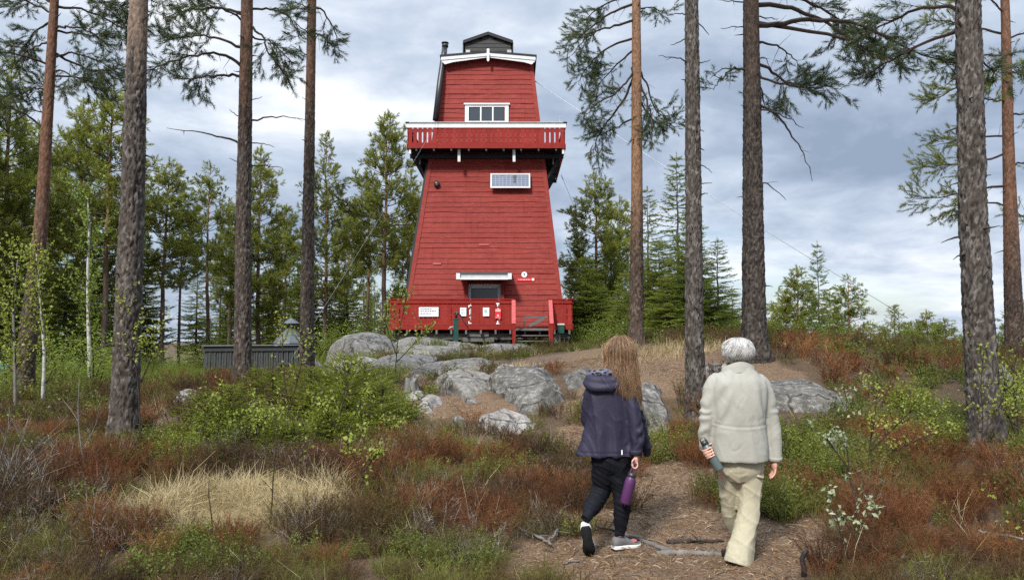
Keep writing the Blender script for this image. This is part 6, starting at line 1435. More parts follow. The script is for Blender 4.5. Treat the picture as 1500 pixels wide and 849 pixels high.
# ------------------------------------------------ roots and sticks on the path
def stick(name, label, pts, rad, mat, cat, lift=.01, group=None):
    q = np.array([G(a, b_) for a, b_ in pts]); k = 6 * len(q); tt = np.linspace(0, len(q) - 1, k); q = np.stack([np.interp(tt, np.arange(len(q)), q[:, i]) for i in range(3)], 1); r = np.random.default_rng(len(label)); q[1:-1] += r.normal(0, .006, (k - 2, 3))
    q[:, 2] = gz(q[:, 0], q[:, 1]) + lift; b = MB(); rad = np.interp(np.linspace(0, 1, k), np.linspace(0, 1, len(rad)), rad) * (1 + .15 * r.normal(0, 1, k)); g = q[0].copy(); b.tube(q - g, rad, 8)
    for j in range(len(pts)):
        p, d = along(q - g, r.uniform(.2, .9)); d = d / np.linalg.norm(d); b.tube(curve(p, d + r.normal(0, .6, 3) * A(1, 1, .3), r.uniform(.05, .2), A(0, 0, 0), 2, r), [rad.mean() * .4, rad.mean() * .3, .002], 5)
    o = b.build(name, mat, None, True, g); return tag(o, label, cat, group)
DKW = simple('dark_root_wood', (.05, .042, .036), .9, .15, .5, 12, .5, 50)
stick('tree_root', 'pale weathered root crossing the path between the feet of the walkers', [(872, 772), (905, 780), (935, 790), (962, 803), (985, 812)], [.009, .015, .02, .02, .02], DEADW, 'root', .012)
stick('tree_root', 'thick grey root lying flat left of the brown shoe', [(962, 812), (1000, 813), (1035, 812), (1062, 813)], [.02, .026, .026, .02], DEADW, 'root', .005)
stick('tree_root', 'dark thin root on the path in front of the man', [(978, 797), (1000, 795), (1035, 794), (1060, 793)], [.018, .022, .015, .01], DKW, 'root', .01)
stick('fallen_branch', 'forked bleached branch at the left edge of the path', [(752, 778), (780, 788), (800, 800), (808, 806)], [.006, .01, .012, .01], DEADW, 'branch', .04)
stick('fallen_branch', 'curved bleached twig beside the lifted shoe of the woman', [(810, 770), (820, 782), (812, 795), (802, 802)], [.006, .009, .009, .006], DEADW, 'branch', .05)
stick('fallen_branch', 'short pale stick lying in the open needle litter', [(825, 828), (836, 825), (848, 824)], [.008, .01, .006], DEADW, 'branch', .012)
stick('fallen_branch', 'pale stick poking out of the dark heather at the lower right', [(1435, 812), (1465, 820), (1500, 828)], [.008, .01, .008], DEADW, 'branch', .18)
stick('fallen_branch', 'bleached stick low in the brush left of the path', [(606, 816), (630, 806), (648, 802)], [.006, .01, .006], DEADW, 'branch', .08)
g = on(P(1178, 845, 5.55)[0], 5.55); o = thing('burnt_stub', g, 'black burnt stub standing in rusty heather at the bottom edge', 'stub')
b = MB(); b.tube([A(0, 0, -.05), A(.0, 0, .06), A(-.01, .01, .12), A(.012, .01, .16), A(.03, 0, .185)], [.022, .02, .018, .02, .006], 8); b.build('charred_wood', BLACK, o, True)
# ================================================================== the two walkers
def remesh(mb, voxel, smooth=6, fac=.5):
    """weld overlapping closed shapes into one continuous surface; returns vertices and quads"""
    me = mb.mesh('tmp', []); o = bpy.data.objects.new('tmp', me); COL.objects.link(o)
    m = o.modifiers.new('r', 'REMESH'); m.mode = 'VOXEL'; m.voxel_size = voxel
    if smooth: q = o.modifiers.new('s', 'SMOOTH'); q.factor = fac; q.iterations = smooth
    dg = bpy.context.evaluated_depsgraph_get(); ev = o.evaluated_get(dg); em = ev.to_mesh()
    V = np.empty(len(em.vertices) * 3, np.float32); em.vertices.foreach_get('co', V); li = np.empty(len(em.loops), np.int32); em.loops.foreach_get('vertex_index', li)
    ls = np.empty(len(em.polygons), np.int32); em.polygons.foreach_get('loop_start', ls); lt = np.empty(len(em.polygons), np.int32); em.polygons.foreach_get('loop_total', lt)
    q4 = li[ls[lt == 4][:, None] + np.arange(4)]; q3 = li[ls[lt == 3][:, None] + np.arange(3)]
    ev.to_mesh_clear(); bpy.data.objects.remove(o); bpy.data.meshes.remove(me)
    return V.reshape(-1, 3).astype(float), q4.astype(int), q3.astype(int)
def vnormals(V, q):
    n = np.cross(V[q[:, 2]] - V[q[:, 0]], V[q[:, 3]] - V[q[:, 1]]); N = np.zeros_like(V)
    for k in range(4): np.add.at(N, q[:, k], n)
    return N / (np.linalg.norm(N, axis=1)[:, None] + 1e-12)
def crm(P_, k=5):
    """smooth path through rows of numbers (Catmull-Rom)"""
    P_ = np.asarray(P_, float); n = len(P_); out = []
    for i in range(n - 1):
        a, b_, c, d = P_[max(i - 1, 0)], P_[i], P_[i + 1], P_[min(i + 2, n - 1)]
        for t in np.linspace(0, 1, k, endpoint=False): out.append(.5 * ((2 * b_) + (c - a) * t + (2 * a - 5 * b_ + 4 * c - d) * t * t + (3 * b_ - a - 3 * c + d) * t ** 3))
    out.append(P_[-1]); return np.array(out)
class Fig:
    def __init__(s, Y): s.Y = Y; s.s = Y / F_PX
    def q(s, px, py, dy=0.0): return P(px, py, s.Y + dy)
    def limb(s, mb, pts, n=18):
        """pts: (px, py, depth offset, radius in px)"""
        c = crm(pts); mb.tube(np.array([s.q(*r[:3]) for r in c]), np.maximum(c[:, 3], .3) * s.s, n); return mb
    def torso(s, mb, rows, n=40, ex=2.4):
        """rows: (py, left px, right px, depth offset, half depth m)"""
        c = crm(rows); t = np.arange(n) * 2 * pi / n; Rg = []
        for py, l, r, dy, hd in c:
            o = s.q((l + r) / 2, py, dy); w_ = (r - l) / 2 * s.s; e = 2 / ex
            Rg.append(np.stack([o[0] + w_ * np.sign(np.cos(t)) * np.abs(np.cos(t)) ** e, o[1] + hd * np.sign(np.sin(t)) * np.abs(np.sin(t)) ** e, np.full(n, o[2])], 1))
        mb.rings(np.array(Rg)[::-1]); return mb
    def ball(s, mb, c, r, n=20):
        c = np.asarray(c); r = np.broadcast_to(np.asarray(r, float), (3,)); u = np.linspace(.02, pi - .02, n // 2 + 2); t = np.arange(n) * 2 * pi / n
        mb.rings(np.array([np.stack([c[0] + r[0] * sin(a) * np.cos(t), c[1] + r[1] * sin(a) * np.sin(t), np.full(n, c[2] + r[2] * cos(a))], 1) for a in u])[::-1]); return mb
def clothmat(name, c0, c1, rough=.8, spec=.2, weave=900, bump=.12):
    t = NT(name); v = t.coord(); n = t.noise(v, 7, 5); f = t.noise(v, weave, 2); m = t.noise(v, 45, 5, .6)
    c = t.mix(n, c0, c1); nb = t.bump(m, .25, .006); nb = t.bump(f, bump, .001, nb)
    return t.done(t.bsdf(c, rough, nb, spec, Sheen_Weight=.0))
SKIN = NT('skin'); _v = SKIN.coord(); SKIN = SKIN.done(SKIN.bsdf(SKIN.mix(SKIN.noise(_v, 30, 4), (.52, .27, .20), (.62, .36, .28)), .5, None, .35, Subsurface_Weight=.08))
def folds(V, N, comps):
    """sum of stretched ridged noises: (frequency vector, amplitude, seed)"""
    d = np.zeros(len(V))
    for fr, amp, sd in comps:
        q = np.stack([V @ np.asarray(fr[0], float), V @ np.asarray(fr[1], float), V @ np.asarray(fr[2], float)], 1); n = vnoise(q + sd * 3.1, sd); d += amp * ((1 - np.abs(n)) ** 2 * .9 + (1 - np.abs(n)) ** 6 * .9 - .8)
    return d
def garment(name, mb, voxel, mat, parent, loc, fcomp, smooth=8, extra=None, crease=1.0):
    V, q4, q3 = remesh(mb, voxel, smooth); N = vnormals(V, q4); d = folds(V, N, fcomp)
    if extra is not None: d = d + extra(V, N)
    for fr, amp, sd in ((((16, 0, 1.6), (0, 5, 0), (0, 0, 2.6)), .0045, 91), (((13, 0, 9), (0, 6, 0), (-4, 0, 6)), .0042, 92), (((12, 0, -10), (0, 6, 0), (5, 0, 6)), .0042, 93)):
        x = np.stack([V @ np.asarray(c_, float) for c_ in fr], 1); m = np.clip(vnoise(V * 5.5, sd + 5) * 1.6 + .1, 0, 1); d -= 1.05 * crease * amp * m * (1 - np.abs(vnoise(x, sd))) ** 9
    V = V + N * d[:, None]
    o = MB(); o.add(V - loc, [q4, q3] if len(q3) else [q4]); return o.build(name, mat, parent, True)
def finger(mb, pts, r): c = crm(np.array(pts), 4); mb.tube(c, np.linspace(r, r * .8, len(c)), 10); mb.tube([c[-1] - (c[-1] - c[-2]) * .1, c[-1] + (c[-1] - c[-2]) / np.linalg.norm(c[-1] - c[-2]) * r * .6], [r * .8, r * .35], 10)
def head(f, mb, c, yaw, H=.225, pitch=0.0, female=False):
    """head centred at c facing yaw (0 = away from the photographer, positive turns right)"""
    fw = A(sin(yaw) * cos(pitch), cos(yaw) * cos(pitch), sin(pitch)); up = A(0, 0, 1) - fw * fw[2]; up /= np.linalg.norm(up); rt = np.cross(fw, up); M = np.stack([rt, fw, up], 1)
    k = H / .225; w = lambda x, y, z: c + M @ (A(x, y, z) * k)
    def eb(ce, r, n=22):
        t = np.arange(n) * 2 * pi / n; u = np.linspace(.03, pi - .03, 14); Rg = []
        for a in u: Rg.append(np.array([w(ce[0] + r[0] * sin(a) * cos(b_), ce[1] + r[1] * sin(a) * sin(b_), ce[2] + r[2] * cos(a)) for b_ in t]))
        mb.rings(np.array(Rg)[::-1])
    eb((0, -.01, .025), (.074, .093, .09)); eb((0, .02, -.035), (.058, .065, .075)); eb((0, .055, -.08), (.03, .03, .026)); eb((0, .062, .03), (.052, .028, .022)); eb((0, .088, -.012), (.010, .016, .026)); eb((0, .097, -.028), (.014, .014, .011))
    for s_ in (-1, 1): eb((s_ * .036, .062, -.02), (.024, .022, .024)); eb((s_ * .074, -.008, -.012), (.010, .020, .032))
    eb((0, .083, -.055), (.023, .010, .006)); eb((0, .081, -.066), (.02, .010, .007))
    return [w(s_ * .031, .073, .006) for s_ in (-1, 1)], M, w
def shoe(e, org, fw, up, L, wd, mats, loc, name='shoe', hh=.095):
    """upper, midsole and outsole of one shoe; org is the heel bottom"""
    fw = np.asarray(fw, float); fw /= np.linalg.norm(fw); up = np.asarray(up, float); up = up - fw * up.dot(fw); up /= np.linalg.norm(up); rt = np.cross(fw, up); M = np.stack([rt, fw, up], 1)
    l = np.array([0, .04, .12, .25, .4, .55, .7, .82, .92, .98, 1.0]); hw_ = wd * np.array([.28, .36, .42, .41, .37, .42, .50, .49, .38, .22, .05]); top = hh * np.array([.8, .95, 1.0, 1.02, .95, .74, .58, .48, .38, .3, .2])
    def out(z, g=1.0): return np.array([(x * g * s_, a * L, z) for s_, seq in ((1, range(11)), (-1, range(10, -1, -1))) for a, x in [(l[i], hw_[i]) for i in seq]])
    root = MB()
    n = 20; t = np.arange(n) * 2 * pi / n; Rg = []
    for a, x, h in zip(l, hw_, top):
        c_ = np.cos(t); s_ = np.sin(t); Rg.append(np.stack([x * .97 * np.sign(c_) * np.abs(c_) ** .8, np.full(n, a * L), .02 + (h - .02) * (.5 + .5 * np.sign(s_) * np.abs(s_) ** .8)], 1))
    Rg = np.array(Rg); root.rings((Rg.reshape(-1, 3) @ M.T + org).reshape(Rg.shape) - loc); up_ = root.build(name, mats[0], e, True)
    for nm, z0, z1, g, m in (('midsole', .008, .034, 1.04, mats[1]), ('outsole', -.004, .01, 1.02, mats[2])):
        b = MB(); b.rings(np.array([out(z0, g * .97), out(z0 + .003, g), out(z1 - .004, g), out(z1, g * .96)]).reshape(-1, 3).dot(M.T).reshape(4, 22, 3) + org - loc); b.build(nm, m, up_, True)
    return up_
def hair_mesh(strands, w):
    """strands: (n, k, 3) -> ribbons, built as thin three sided tubes"""
    S_ = np.asarray(strands, float); n, k = S_.shape[:2]; T_ = np.gradient(S_, axis=1); T_ /= np.linalg.norm(T_, axis=2)[:, :, None] + 1e-9; r = rng.normal(0, 1, (n, 1, 3)); X = np.cross(T_, r); X /= np.linalg.norm(X, axis=2)[:, :, None] + 1e-9; Yv = np.cross(T_, X)
    pr = w * (1 - .75 * np.linspace(0, 1, k) ** 3)[None, :, None]; V = np.stack([S_ + (X * cos(a) + Yv * sin(a) * .6) * pr for a in (0, 2.1, 4.2)], 2).reshape(-1, 3)
    i = np.arange(n)[:, None, None] * k * 3 + np.arange(k - 1)[None, :, None] * 3; j = np.arange(3)[None, None]; j2 = (j + 1) % 3
    return V, np.stack([i + j, i + j2, i + 3 + j2, i + 3 + j], -1).reshape(-1, 4), np.repeat(np.clip(rng.normal(.5, .22, n), 0, 1), k * 3)
def hairmat(name, stops, rough=.45):
    t = NT(name); c = t.ramp(t.attr('a'), stops); return t.done(t.bsdf(c, rough, None, .4))

# ------------------------------------------------ the man
def build_man():
    f = Fig(5.85); q = f.q; gR = gz(q(1083, 832)[0], 5.8)[0]; loc = A(q(1083, 832)[0], 5.85, gR)
    b = MB()   # body: one skin
    hc = q(1081, 518, .04); eyes, M, w = head(f, b, hc, .05, .205, -.22)
    f.limb(b, [(1081, 522, .02, 10.5), (1081, 540, .0, 11), (1081, 556, -.01, 16)])
    f.torso(b, [(545, 1062, 1100, 0, .08), (560, 1050, 1113, 0, .085), (600, 1054, 1110, 0, .09), (640, 1056, 1108, 0, .085), (672, 1056, 1108, 0, .09), (690, 1062, 1104, 0, .07)])
    f.limb(b, [(1049, 558, 0, 8), (1041, 587, -.01, 7.5), (1035, 617, -.02, 6.5), (1033, 640, -.003, 6), (1036, 656, .02, 5.4)])
    f.limb(b, [(1115, 556, 0, 9), (1125, 590, 0, 9), (1132, 622, 0, 7.5), (1136, 650, -.01, 6.5), (1135, 671, -.02, 5.2)])
    f.limb(b, [(1066, 680, 0, 15), (1068, 730, .12, 11), (1075, 765, .2, 9), (1092, 795, .28, 6.5), (1098, 800, .3, 5.5)])
    f.limb(b, [(1098, 680, 0, 16), (1097, 730, .02, 12), (1090, 780, -.02, 9.5), (1083, 822, -.04, 6.5)])
    # right hand, hanging relaxed
    wr = q(1135, 671, -.02); pm = wr + A(-.006, -.004, -.045)
    f.ball(b, pm, (.021, .038, .046))
    for k, (dy, L) in enumerate(((-.030, .066), (-.010, .075), (.011, .071), (.030, .055))):
        p0 = pm + A(0, dy * .85, -.03); finger(b, [p0, p0 + A(-.006, dy * .08, -L * .42), p0 + A(-.02, dy * .1, -L * .75), p0 + A(-.035, dy * .1, -L * .95)], .0083)
    p0 = pm + A(-.012, .032, .012); finger(b, [p0, p0 + A(-.016, .02, -.02), p0 + A(-.024, .024, -.05)], .0095)
    # left hand round the bottle
    bt, bb = q(1033, 650, -.10), q(1055, 689, -.13); ax = (bb - bt) / np.linalg.norm(bb - bt); rb = .033; wr2 = q(1037, 656, .02)
    mid = bt + ax * .065; back = A(0, 1, 0) - ax * ax[1]; back /= np.linalg.norm(back); side = np.cross(ax, back)      # side: towards picture left or right
    if side[0] > 0: side = -side
    pc = mid + back * (rb + .014) + side * .006
    b.tube([wr2, wr2 * .4 + pc * .6, pc], [.027, .028, .028], 14); f.ball(b, pc, (.036, .020, .042))
    for k, (o_, rr_) in enumerate(((-.030, .0082), (-.009, .0088), (.012, .0085), (.031, .0075))):
        c = mid + ax * o_; ang = np.array([75, 115, 165, 215, 250]) * pi / 180; R_ = rb + rr_ * .85
        finger(b, [c + (side * sin(a) + back * cos(a)) * R_ if i else pc + ax * o_ * .9 + side * .02 for i, a in enumerate(np.concatenate([[0], ang[:-1] - .5 * (k == 3) * .3]))], rr_)
    c = mid - ax * .035; finger(b, [pc - side * .02 - ax * .01, c - side * (rb + .008) * .8 + back * .02, c - side * (rb + .009) * .95 - back * .01 - ax * .012, c - side * (rb + .006) * .6 - back * .028 - ax * .016], .0098)
    V, q4, q3 = remesh(b, .0055, 3); o = MB(); o.add(V - loc, [q4, q3] if len(q3) else [q4])
    e = o.build('person', SKIN, None, True, loc); tag(e, 'elderly white haired person in pale beige jacket and cream trousers, seen from behind', 'person')
    for x in eyes: bb_ = MB(); f.ball(bb_, x - loc, .0125, 12); bb_.build('eye', simple('eye_white', (.7, .68, .65), .2, .5), e, True)
    # jacket
    JK = clothmat('beige_jacket_cloth', (.285, .279, .242), (.335, .328, .287), .75, .15)
    j = MB()
    f.torso(j, [(533, 1068, 1096, .0, .075), (540, 1060, 1103, .0, .09), (549, 1050, 1114, -.005, .112), (562, 1041, 1121, -.01, .138), (590, 1041, 1121, -.015, .15), (621, 1042, 1120, -.01, .155), (645, 1042, 1122, -.005, .165), (668, 1041, 1123, 0, .17), (674, 1042, 1122.5, 0, .168)], ex=2.7)
    f.limb(j, [(1056, 551, .0, 8), (1046, 563, 0, 13.5), (1039, 587, -.01, 13), (1034, 617, -.02, 11.5), (1032, 640, -.005, 10), (1034, 657, .015, 9.0)])
    f.limb(j, [(1106, 551, .0, 8), (1115, 564, 0, 14), (1123, 590, 0, 13.2), (1130, 622, 0, 11.8), (1134, 648, -.01, 10.6), (1135, 673, -.02, 10)])
    zs_ = q(1081, 622)[2]; zh = q(1081, 671)[2]; xc = q(1081, 620)[0]
    def seam(V, N):
        d = np.zeros(len(V)); m = (np.abs(V[:, 0] - xc) < .205) ; zz = zs_ + .02 * ((V[:, 0] - xc) / .2) ** 2
        d -= .0042 * np.exp(-((V[:, 2] - zz) / .006) ** 2) * m; d += .002 * np.exp(-((V[:, 2] - zz + .015) / .01) ** 2) * m
        d -= .0 * np.exp(-((V[:, 2] - zh - .028) / .004) ** 2) * (np.abs(V[:, 0] - xc) < .215)
        arm = np.clip((np.abs(V[:, 0] - xc) - .2) / .05, 0, 1); d += arm * .0055 * np.sin(V[:, 2] * 62 + 9 * V[:, 1] + 5 * vnoise(V * 9, 5)) * np.clip(vnoise(V * A(5, 5, 9), 7) + .45, 0, 1) * sstep(1.45 - V[:, 2], 0, .25)
        pull = np.exp(-((np.abs(V[:, 0] - xc) - .15) / .06) ** 2) * sstep(V[:, 2], zs_, zs_ + .1) * sstep(q(0, 552)[2] - V[:, 2], 0, .1)
        d += .008 * pull * np.sin((V[:, 2] * 22 + np.abs(V[:, 0] - xc) * 45) + 4 * vnoise(V * 5, 3))
        return d
    comp = [(((7, 0, .8), (0, 2, 0), (0, 0, 1.6)), .0055, 3), (((11, 0, 3), (0, 3, 0), (-2, 0, 3)), .0028, 4), (((24, 0, 7), (0, 6, 0), (-4, 0, 6)), .0014, 5)]
    jk = garment('jacket', j, .009, JK, e, loc, comp, 7, seam)
    # collar, standing round the neck
    t = np.linspace(0, 2 * pi, 40, endpoint=False); c = MB(); Rg = []
    for py, rx, ry, tilt in ((545, 27, .105, 0), (538, 24, .095, 0), (530.5, 23, .088, .0), (529.5, 21.5, .082, 0), (534, 19, .072, 0), (543, 18, .07, 0)):
        ce = q(1081, py, .004); Rg.append(np.stack([ce[0] + rx * f.s * np.cos(t), ce[1] + ry * np.sin(t), ce[2] - .03 * np.abs(np.cos(t)) ** 2 + .004 * np.sin(3 * t)], 1))
    c.rings(np.array(Rg) - loc, cap=False); c.build('collar', JK, jk, True)
    for (x, y, dy, r_) in ((1034.5, 656, .013, 9.6), (1135, 671, -.02, 10.5)):
        c = MB(); p = q(x, y, dy) - loc; d = A(.05 if x < 1100 else 0, .08, -1); d /= np.linalg.norm(d); c.tube([p - d * .012, p - d * .006, p + d * .012, p + d * .016], np.array([.97, 1, 1.0, .9]) * r_ * f.s, 24); c.build('cuff', JK, jk, True)
    # trousers
    TR = clothmat('cream_trousers_cloth', (.36, .33, .235), (.43, .395, .29), .85, .12)
    p = MB()
    f.torso(p, [(652, 1052, 1114, 0, .11), (672, 1050, 1117, -.005, .125), (690, 1054, 1117, 0, .12), (704, 1064, 1108, 0, .08)], ex=2.3)
    f.limb(p, [(1072, 676, .0, 17), (1068, 700, .05, 16.5), (1069, 730, .11, 14), (1072, 760, .19, 12.5), (1082, 780, .25, 12), (1092, 795, .29, 11.5)])
    f.limb(p, [(1096, 672, .0, 19), (1098, 698, .01, 19.5), (1098, 730, .02, 17), (1094, 762, .0, 16), (1088, 790, -.02, 17.5), (1083, 812, -.035, 19.5), (1081, 824, -.04, 20.5)])
    zk = q(0, 735)[2]; zb_ = q(0, 815)[2]
    def legf(V, N):
        low = 1 - sstep(V[:, 2], zb_, zb_ + .22); kn = np.exp(-((V[:, 2] - zk) / .10) ** 2)
        return (.004 * kn + .0015 * low + .0005) * np.sin(V[:, 2] * 70 - (V[:, 0] - xc) * 38 + 7 * vnoise(V * A(6, 6, 8), 11)) * np.clip(vnoise(V * A(4, 4, 7), 12) + .5, 0, 1.2) - .012 * np.exp(-((V[:, 2] - zb_ + .035) / .012) ** 2) * 0
    tr = garment('trousers', p, .008, TR, e, loc, [(((10, 0, 2), (0, 8, 0), (-2, 0, 3)), .005, 21), (((6, 0, 9), (0, 5, 0), (5, 0, 7)), .0035, 24), (((20, 0, 9), (0, 8, 0), (-7, 0, 10)), .0018, 22)], 5, legf)
    c = MB(); pf = q(1111, 697, -.085) - loc; c.box(pf, (.075, .012, .018), np.stack([A(.93, -.2, -.30), A(.2, .98, 0), A(.29, -.06, .95)], 1)); c.build('pocket_flap', TR, tr, True)
    c = MB(); c.box(pf + A(.028, -.004, -.016), (.018, .01, .012)); c.build('pocket_tab', BLACK, tr)
    # shoes
    BR = simple('brown_shoe_leather', (.06, .038, .028), .6, .3, .3, 12, .2, 80); DK = simple('dark_shoe_sole', (.02, .018, .016), .8, .2, .2)
    h = q(1083, 837, -.08); h[2] = gR + .004; shoe(e, h, (.05, 1, 0), (0, 0, 1), .29, .155, (BR, DK, DK), loc)
    h2 = q(1100, 806, .30); h2[2] = gz(h2[0], h2[1])[0] + .006; shoe(e, h2, (.15, 1, 0), (0, 0, 1), .29, .11, (BR, DK, DK), loc)
    # hair: full, white, brushed down to the collar
    r = np.random.default_rng(61); top = q(1081, 513, .015); rad = A(.094, .104, .083); k = 9; tt = np.linspace(0, 1, k); ng, ns = 250, 44
    ph = r.uniform(-pi, pi, ng); el = np.arcsin(r.uniform(-.5, .98, ng)); ok = ~((np.abs(ph) > 2.2) & (el < .45)); ph, el = ph[ok], el[ok]; ng = len(ph)
    Lg = r.uniform(.055, .105, ng) * (1 - .35 * (el < 0)); swp = r.normal(0, .28, ng) + .3 * np.sign(np.sin(ph)); cv = r.normal(0, 1, ng); sl = []
    for g_ in range(ng):
        o1 = r.normal(0, .13, ns); o2 = r.normal(0, .13, ns); lf = r.uniform(.8, 1.12, ns); hgt = 1.0 + .10 * r.random(ns) + .11 * r.random(); pts = np.empty((ns, k, 3))
        for i, t_ in enumerate(tt):
            sh = 1 - .6 * t_; e_ = el[g_] + o2 * sh - Lg[g_] * lf / .085 * t_ * (1 + .35 * (el[g_] < .3)); p_ = ph[g_] + o1 * sh / max(.35, cos(el[g_])) + swp[g_] * t_ * .55 + .07 * cv[g_] * np.sin(t_ * 3.2)
            lift = hgt + .11 * np.sin(pi * min(1, t_ * 1.15)) * (.5 + .5 * np.cos(g_)) + .07 * t_ ** 2 * (cv[g_] > 0)
            pts[:, i] = top + np.stack([np.sin(p_) * np.cos(e_) * rad[0], -np.cos(p_) * np.cos(e_) * rad[1], np.sin(np.maximum(e_, -1.15)) * rad[2]], 1) * lift[:, None]
        sl.append(pts)
    st = np.concatenate(sl)
    V, F, a = hair_mesh(st, .0019); a = np.clip(a + np.repeat(np.repeat(r.normal(.05, .13, ng), ns), k * 3), 0, 1); hm = MB(); hm.add(V - loc, F, 0, a); f.ball(hm, top - loc, rad * .955, 28)
    hm.a[-1] = np.full(len(hm.V[-1]), .5); hm.build('hair', hairmat('white_hair', [(0, (.29, .28, .265)), (.4, (.45, .44, .42)), (1, (.66, .65, .63))]), e, True)
    # the bottle in his left hand, a thing of its own
    B = thing('water_bottle', bt, 'slim grey green bottle with black lid in the left hand of the man', 'bottle')
    prof = [(.0, .024), (.012, .024), (.02, .031), (.04, rb), (.20, rb), (.218, rb * .96), (.222, rb * .6)]; L = np.linalg.norm(bb - bt) ; sc = (L + .0) / .222
    c = MB(); c.tube([ax * (z * sc) for z, _ in prof], [r_ for _, r_ in prof], 24); c.build('body', simple('grey_green_bottle', (.085, .115, .11), .35, .4, .12), B, True)
    c = MB(); c.tube([ax * -.028, ax * -.026, ax * -.002, ax * .006], [.020, .027, .0275, .026], 20); lid = c.build('lid', BLKM, B, True)
    c = MB(); s1 = side * .02; c.tube([ax * -.02 + s1, ax * -.045 + s1 * .9, ax * -.05, ax * -.045 - s1 * .9, ax * -.02 - s1], .0045, 8); c.build('carry_loop', BLKM, lid, True)
build_man()

# ------------------------------------------------ the woman
def build_woman():
    f = Fig(6.2); q = f.q; loc = q(905, 800); loc[2] = gz(loc[0], 6.2)[0]
    b = MB(); yaw = .85; hc = q(909, 524, .02); eyes, M, w = head(f, b, hc, yaw, .222, -.05, True)
    f.limb(b, [(905, 532, .0, 9.5), (901, 548, -.01, 10), (898, 562, -.02, 15)])
    f.torso(b, [(555, 878, 918, 0, .07), (570, 869, 920, 0, .075), (600, 873, 920, 0, .085), (640, 873, 920, 0, .085), (668, 874, 916, 0, .085), (684, 880, 912, 0, .06)])
    f.limb(b, [(920, 574, -.04, 8), (927, 600, -.08, 8), (932, 625, -.10, 6.5), (932, 648, -.11, 5.5), (931, 664, -.12, 4.6)])
    f.limb(b, [(868, 574, 0, 8), (862, 600, .04, 8), (866, 625, .08, 6.5), (885, 645, .16, 5.2)])
    f.ball(b, q(894, 650, .2), (.03, .035, .03))
    f.limb(b, [(886, 674, 0, 12), (880, 715, .05, 10), (868, 740, -.06, 9), (857, 758, -.16, 6)])
    f.limb(b, [(906, 674, 0, 12), (910, 722, 0, 10), (909, 750, -.0, 9), (908, 785, .0, 6)])
    # right hand: fingers hooked through the strap
    wr = q(931, 664, -.12); pm = wr + A(.002, 0, -.04); f.ball(b, pm, (.021, .034, .040))
    for k, (dy, rr_) in enumerate(((-.028, .0075), (-.010, .008), (.009, .0078), (.026, .0068))):
        p0 = pm + A(.006, dy, -.026); finger(b, [p0, p0 + A(.002, 0, -.026), p0 + A(-.018, -.004, -.042), p0 + A(-.036, -.006, -.030), p0 + A(-.034, -.006, -.012)], rr_)
    p0 = pm + A(-.014, -.022, .005); finger(b, [p0, p0 + A(-.016, -.012, -.012), p0 + A(-.022, -.010, -.034)], .0085)
    V, q4, q3 = remesh(b, .0055, 3); o = MB(); o.add(V - loc, [q4, q3] if len(q3) else [q4])
    e = o.build('person', SKIN, None, True, loc); tag(e, 'long haired person in dark navy hooded jacket and black leggings, mid step', 'person')
    for x in eyes: bb_ = MB(); f.ball(bb_, x - loc, .0122, 12); bb_.build('eye', simple('eye_white', (.7, .68, .65), .2, .5), e, True)
    # jacket
    JK = clothmat('navy_jacket_cloth', (.019, .0175, .033), (.03, .0275, .048), .55, .2)
    j = MB()
    f.torso(j, [(547, 884, 916, 0, .07), (554, 872, 924, 0, .085), (563, 863, 926, 0, .105), (580, 860, 926, 0, .12), (610, 858, 927, 0, .125), (640, 852, 932, -.0, .13), (660, 846, 938, -.0, .14), (667, 844, 940, -.0, .14)], ex=2.4)
    f.limb(j, [(910, 560, -.01, 8), (918, 573, -.04, 12), (926, 598, -.085, 11.5), (931, 624, -.105, 10.6), (933, 648, -.115, 9.4), (931, 664, -.12, 8.5)])
    f.limb(j, [(880, 560, 0, 8), (868, 572, 0, 12), (862, 598, .04, 11.5), (864, 622, .09, 10.5), (884, 645, .17, 9)])
    # flared front corners of the open jacket
    f.limb(j, [(938, 600, .05, 4), (943, 630, .07, 6), (946, 650, .08, 6.5), (948, 667, .09, 5.5)])
    zh = q(900, 660)[2]; xc = q(897, 620)[0]
    def ex(V, N):
        d = -.004 * np.exp(-((V[:, 2] - zh) / .004) ** 2)
        arm = np.clip((V[:, 0] - q(925, 600)[0]) / .03, 0, 1); d += arm * .008 * np.sin(V[:, 2] * 75 - 30 * V[:, 1] + 5 * vnoise(V * 9, 5)) * np.clip(vnoise(V * A(5, 5, 9), 7) + .5, 0, 1)
        lowp = 1 - sstep(V[:, 2], zh, zh + .45); d += .007 * lowp * np.sin(V[:, 0] * 44 + 4 * vnoise(V * A(3, 3, 1), 9)) * (1 - arm)
        return d
    jk = garment('jacket', j, .009, JK, e, loc, [(((9, 0, 1.2), (0, 3, 0), (0, 0, 1.4)), .0065, 33), (((11, 0, 5), (0, 4, 0), (-4, 0, 4)), .0035, 34), (((24, 0, 9), (0, 6, 0), (-6, 0, 8)), .0018, 35)], 3, ex)
    # hood lying on the left shoulder, patterned lining turned out
    h = MB(); f.limb(h, [(857, 558, -.01, 4.5), (861, 563, -.06, 6), (876, 568, -.115, 6.5), (896, 567, -.125, 6.5), (912, 560, -.09, 5.5), (920, 553, -.02, 4)]); f.limb(h, [(860, 555, -.01, 6), (868, 557, -.06, 8.5), (885, 559, -.095, 9.5), (903, 557, -.09, 8), (915, 550, -.04, 5)])
    hood = garment('hood', h, .009, JK, jk, loc, [(((9, 0, 6), (0, 8, 0), (-5, 0, 6)), .009, 36)], 6)
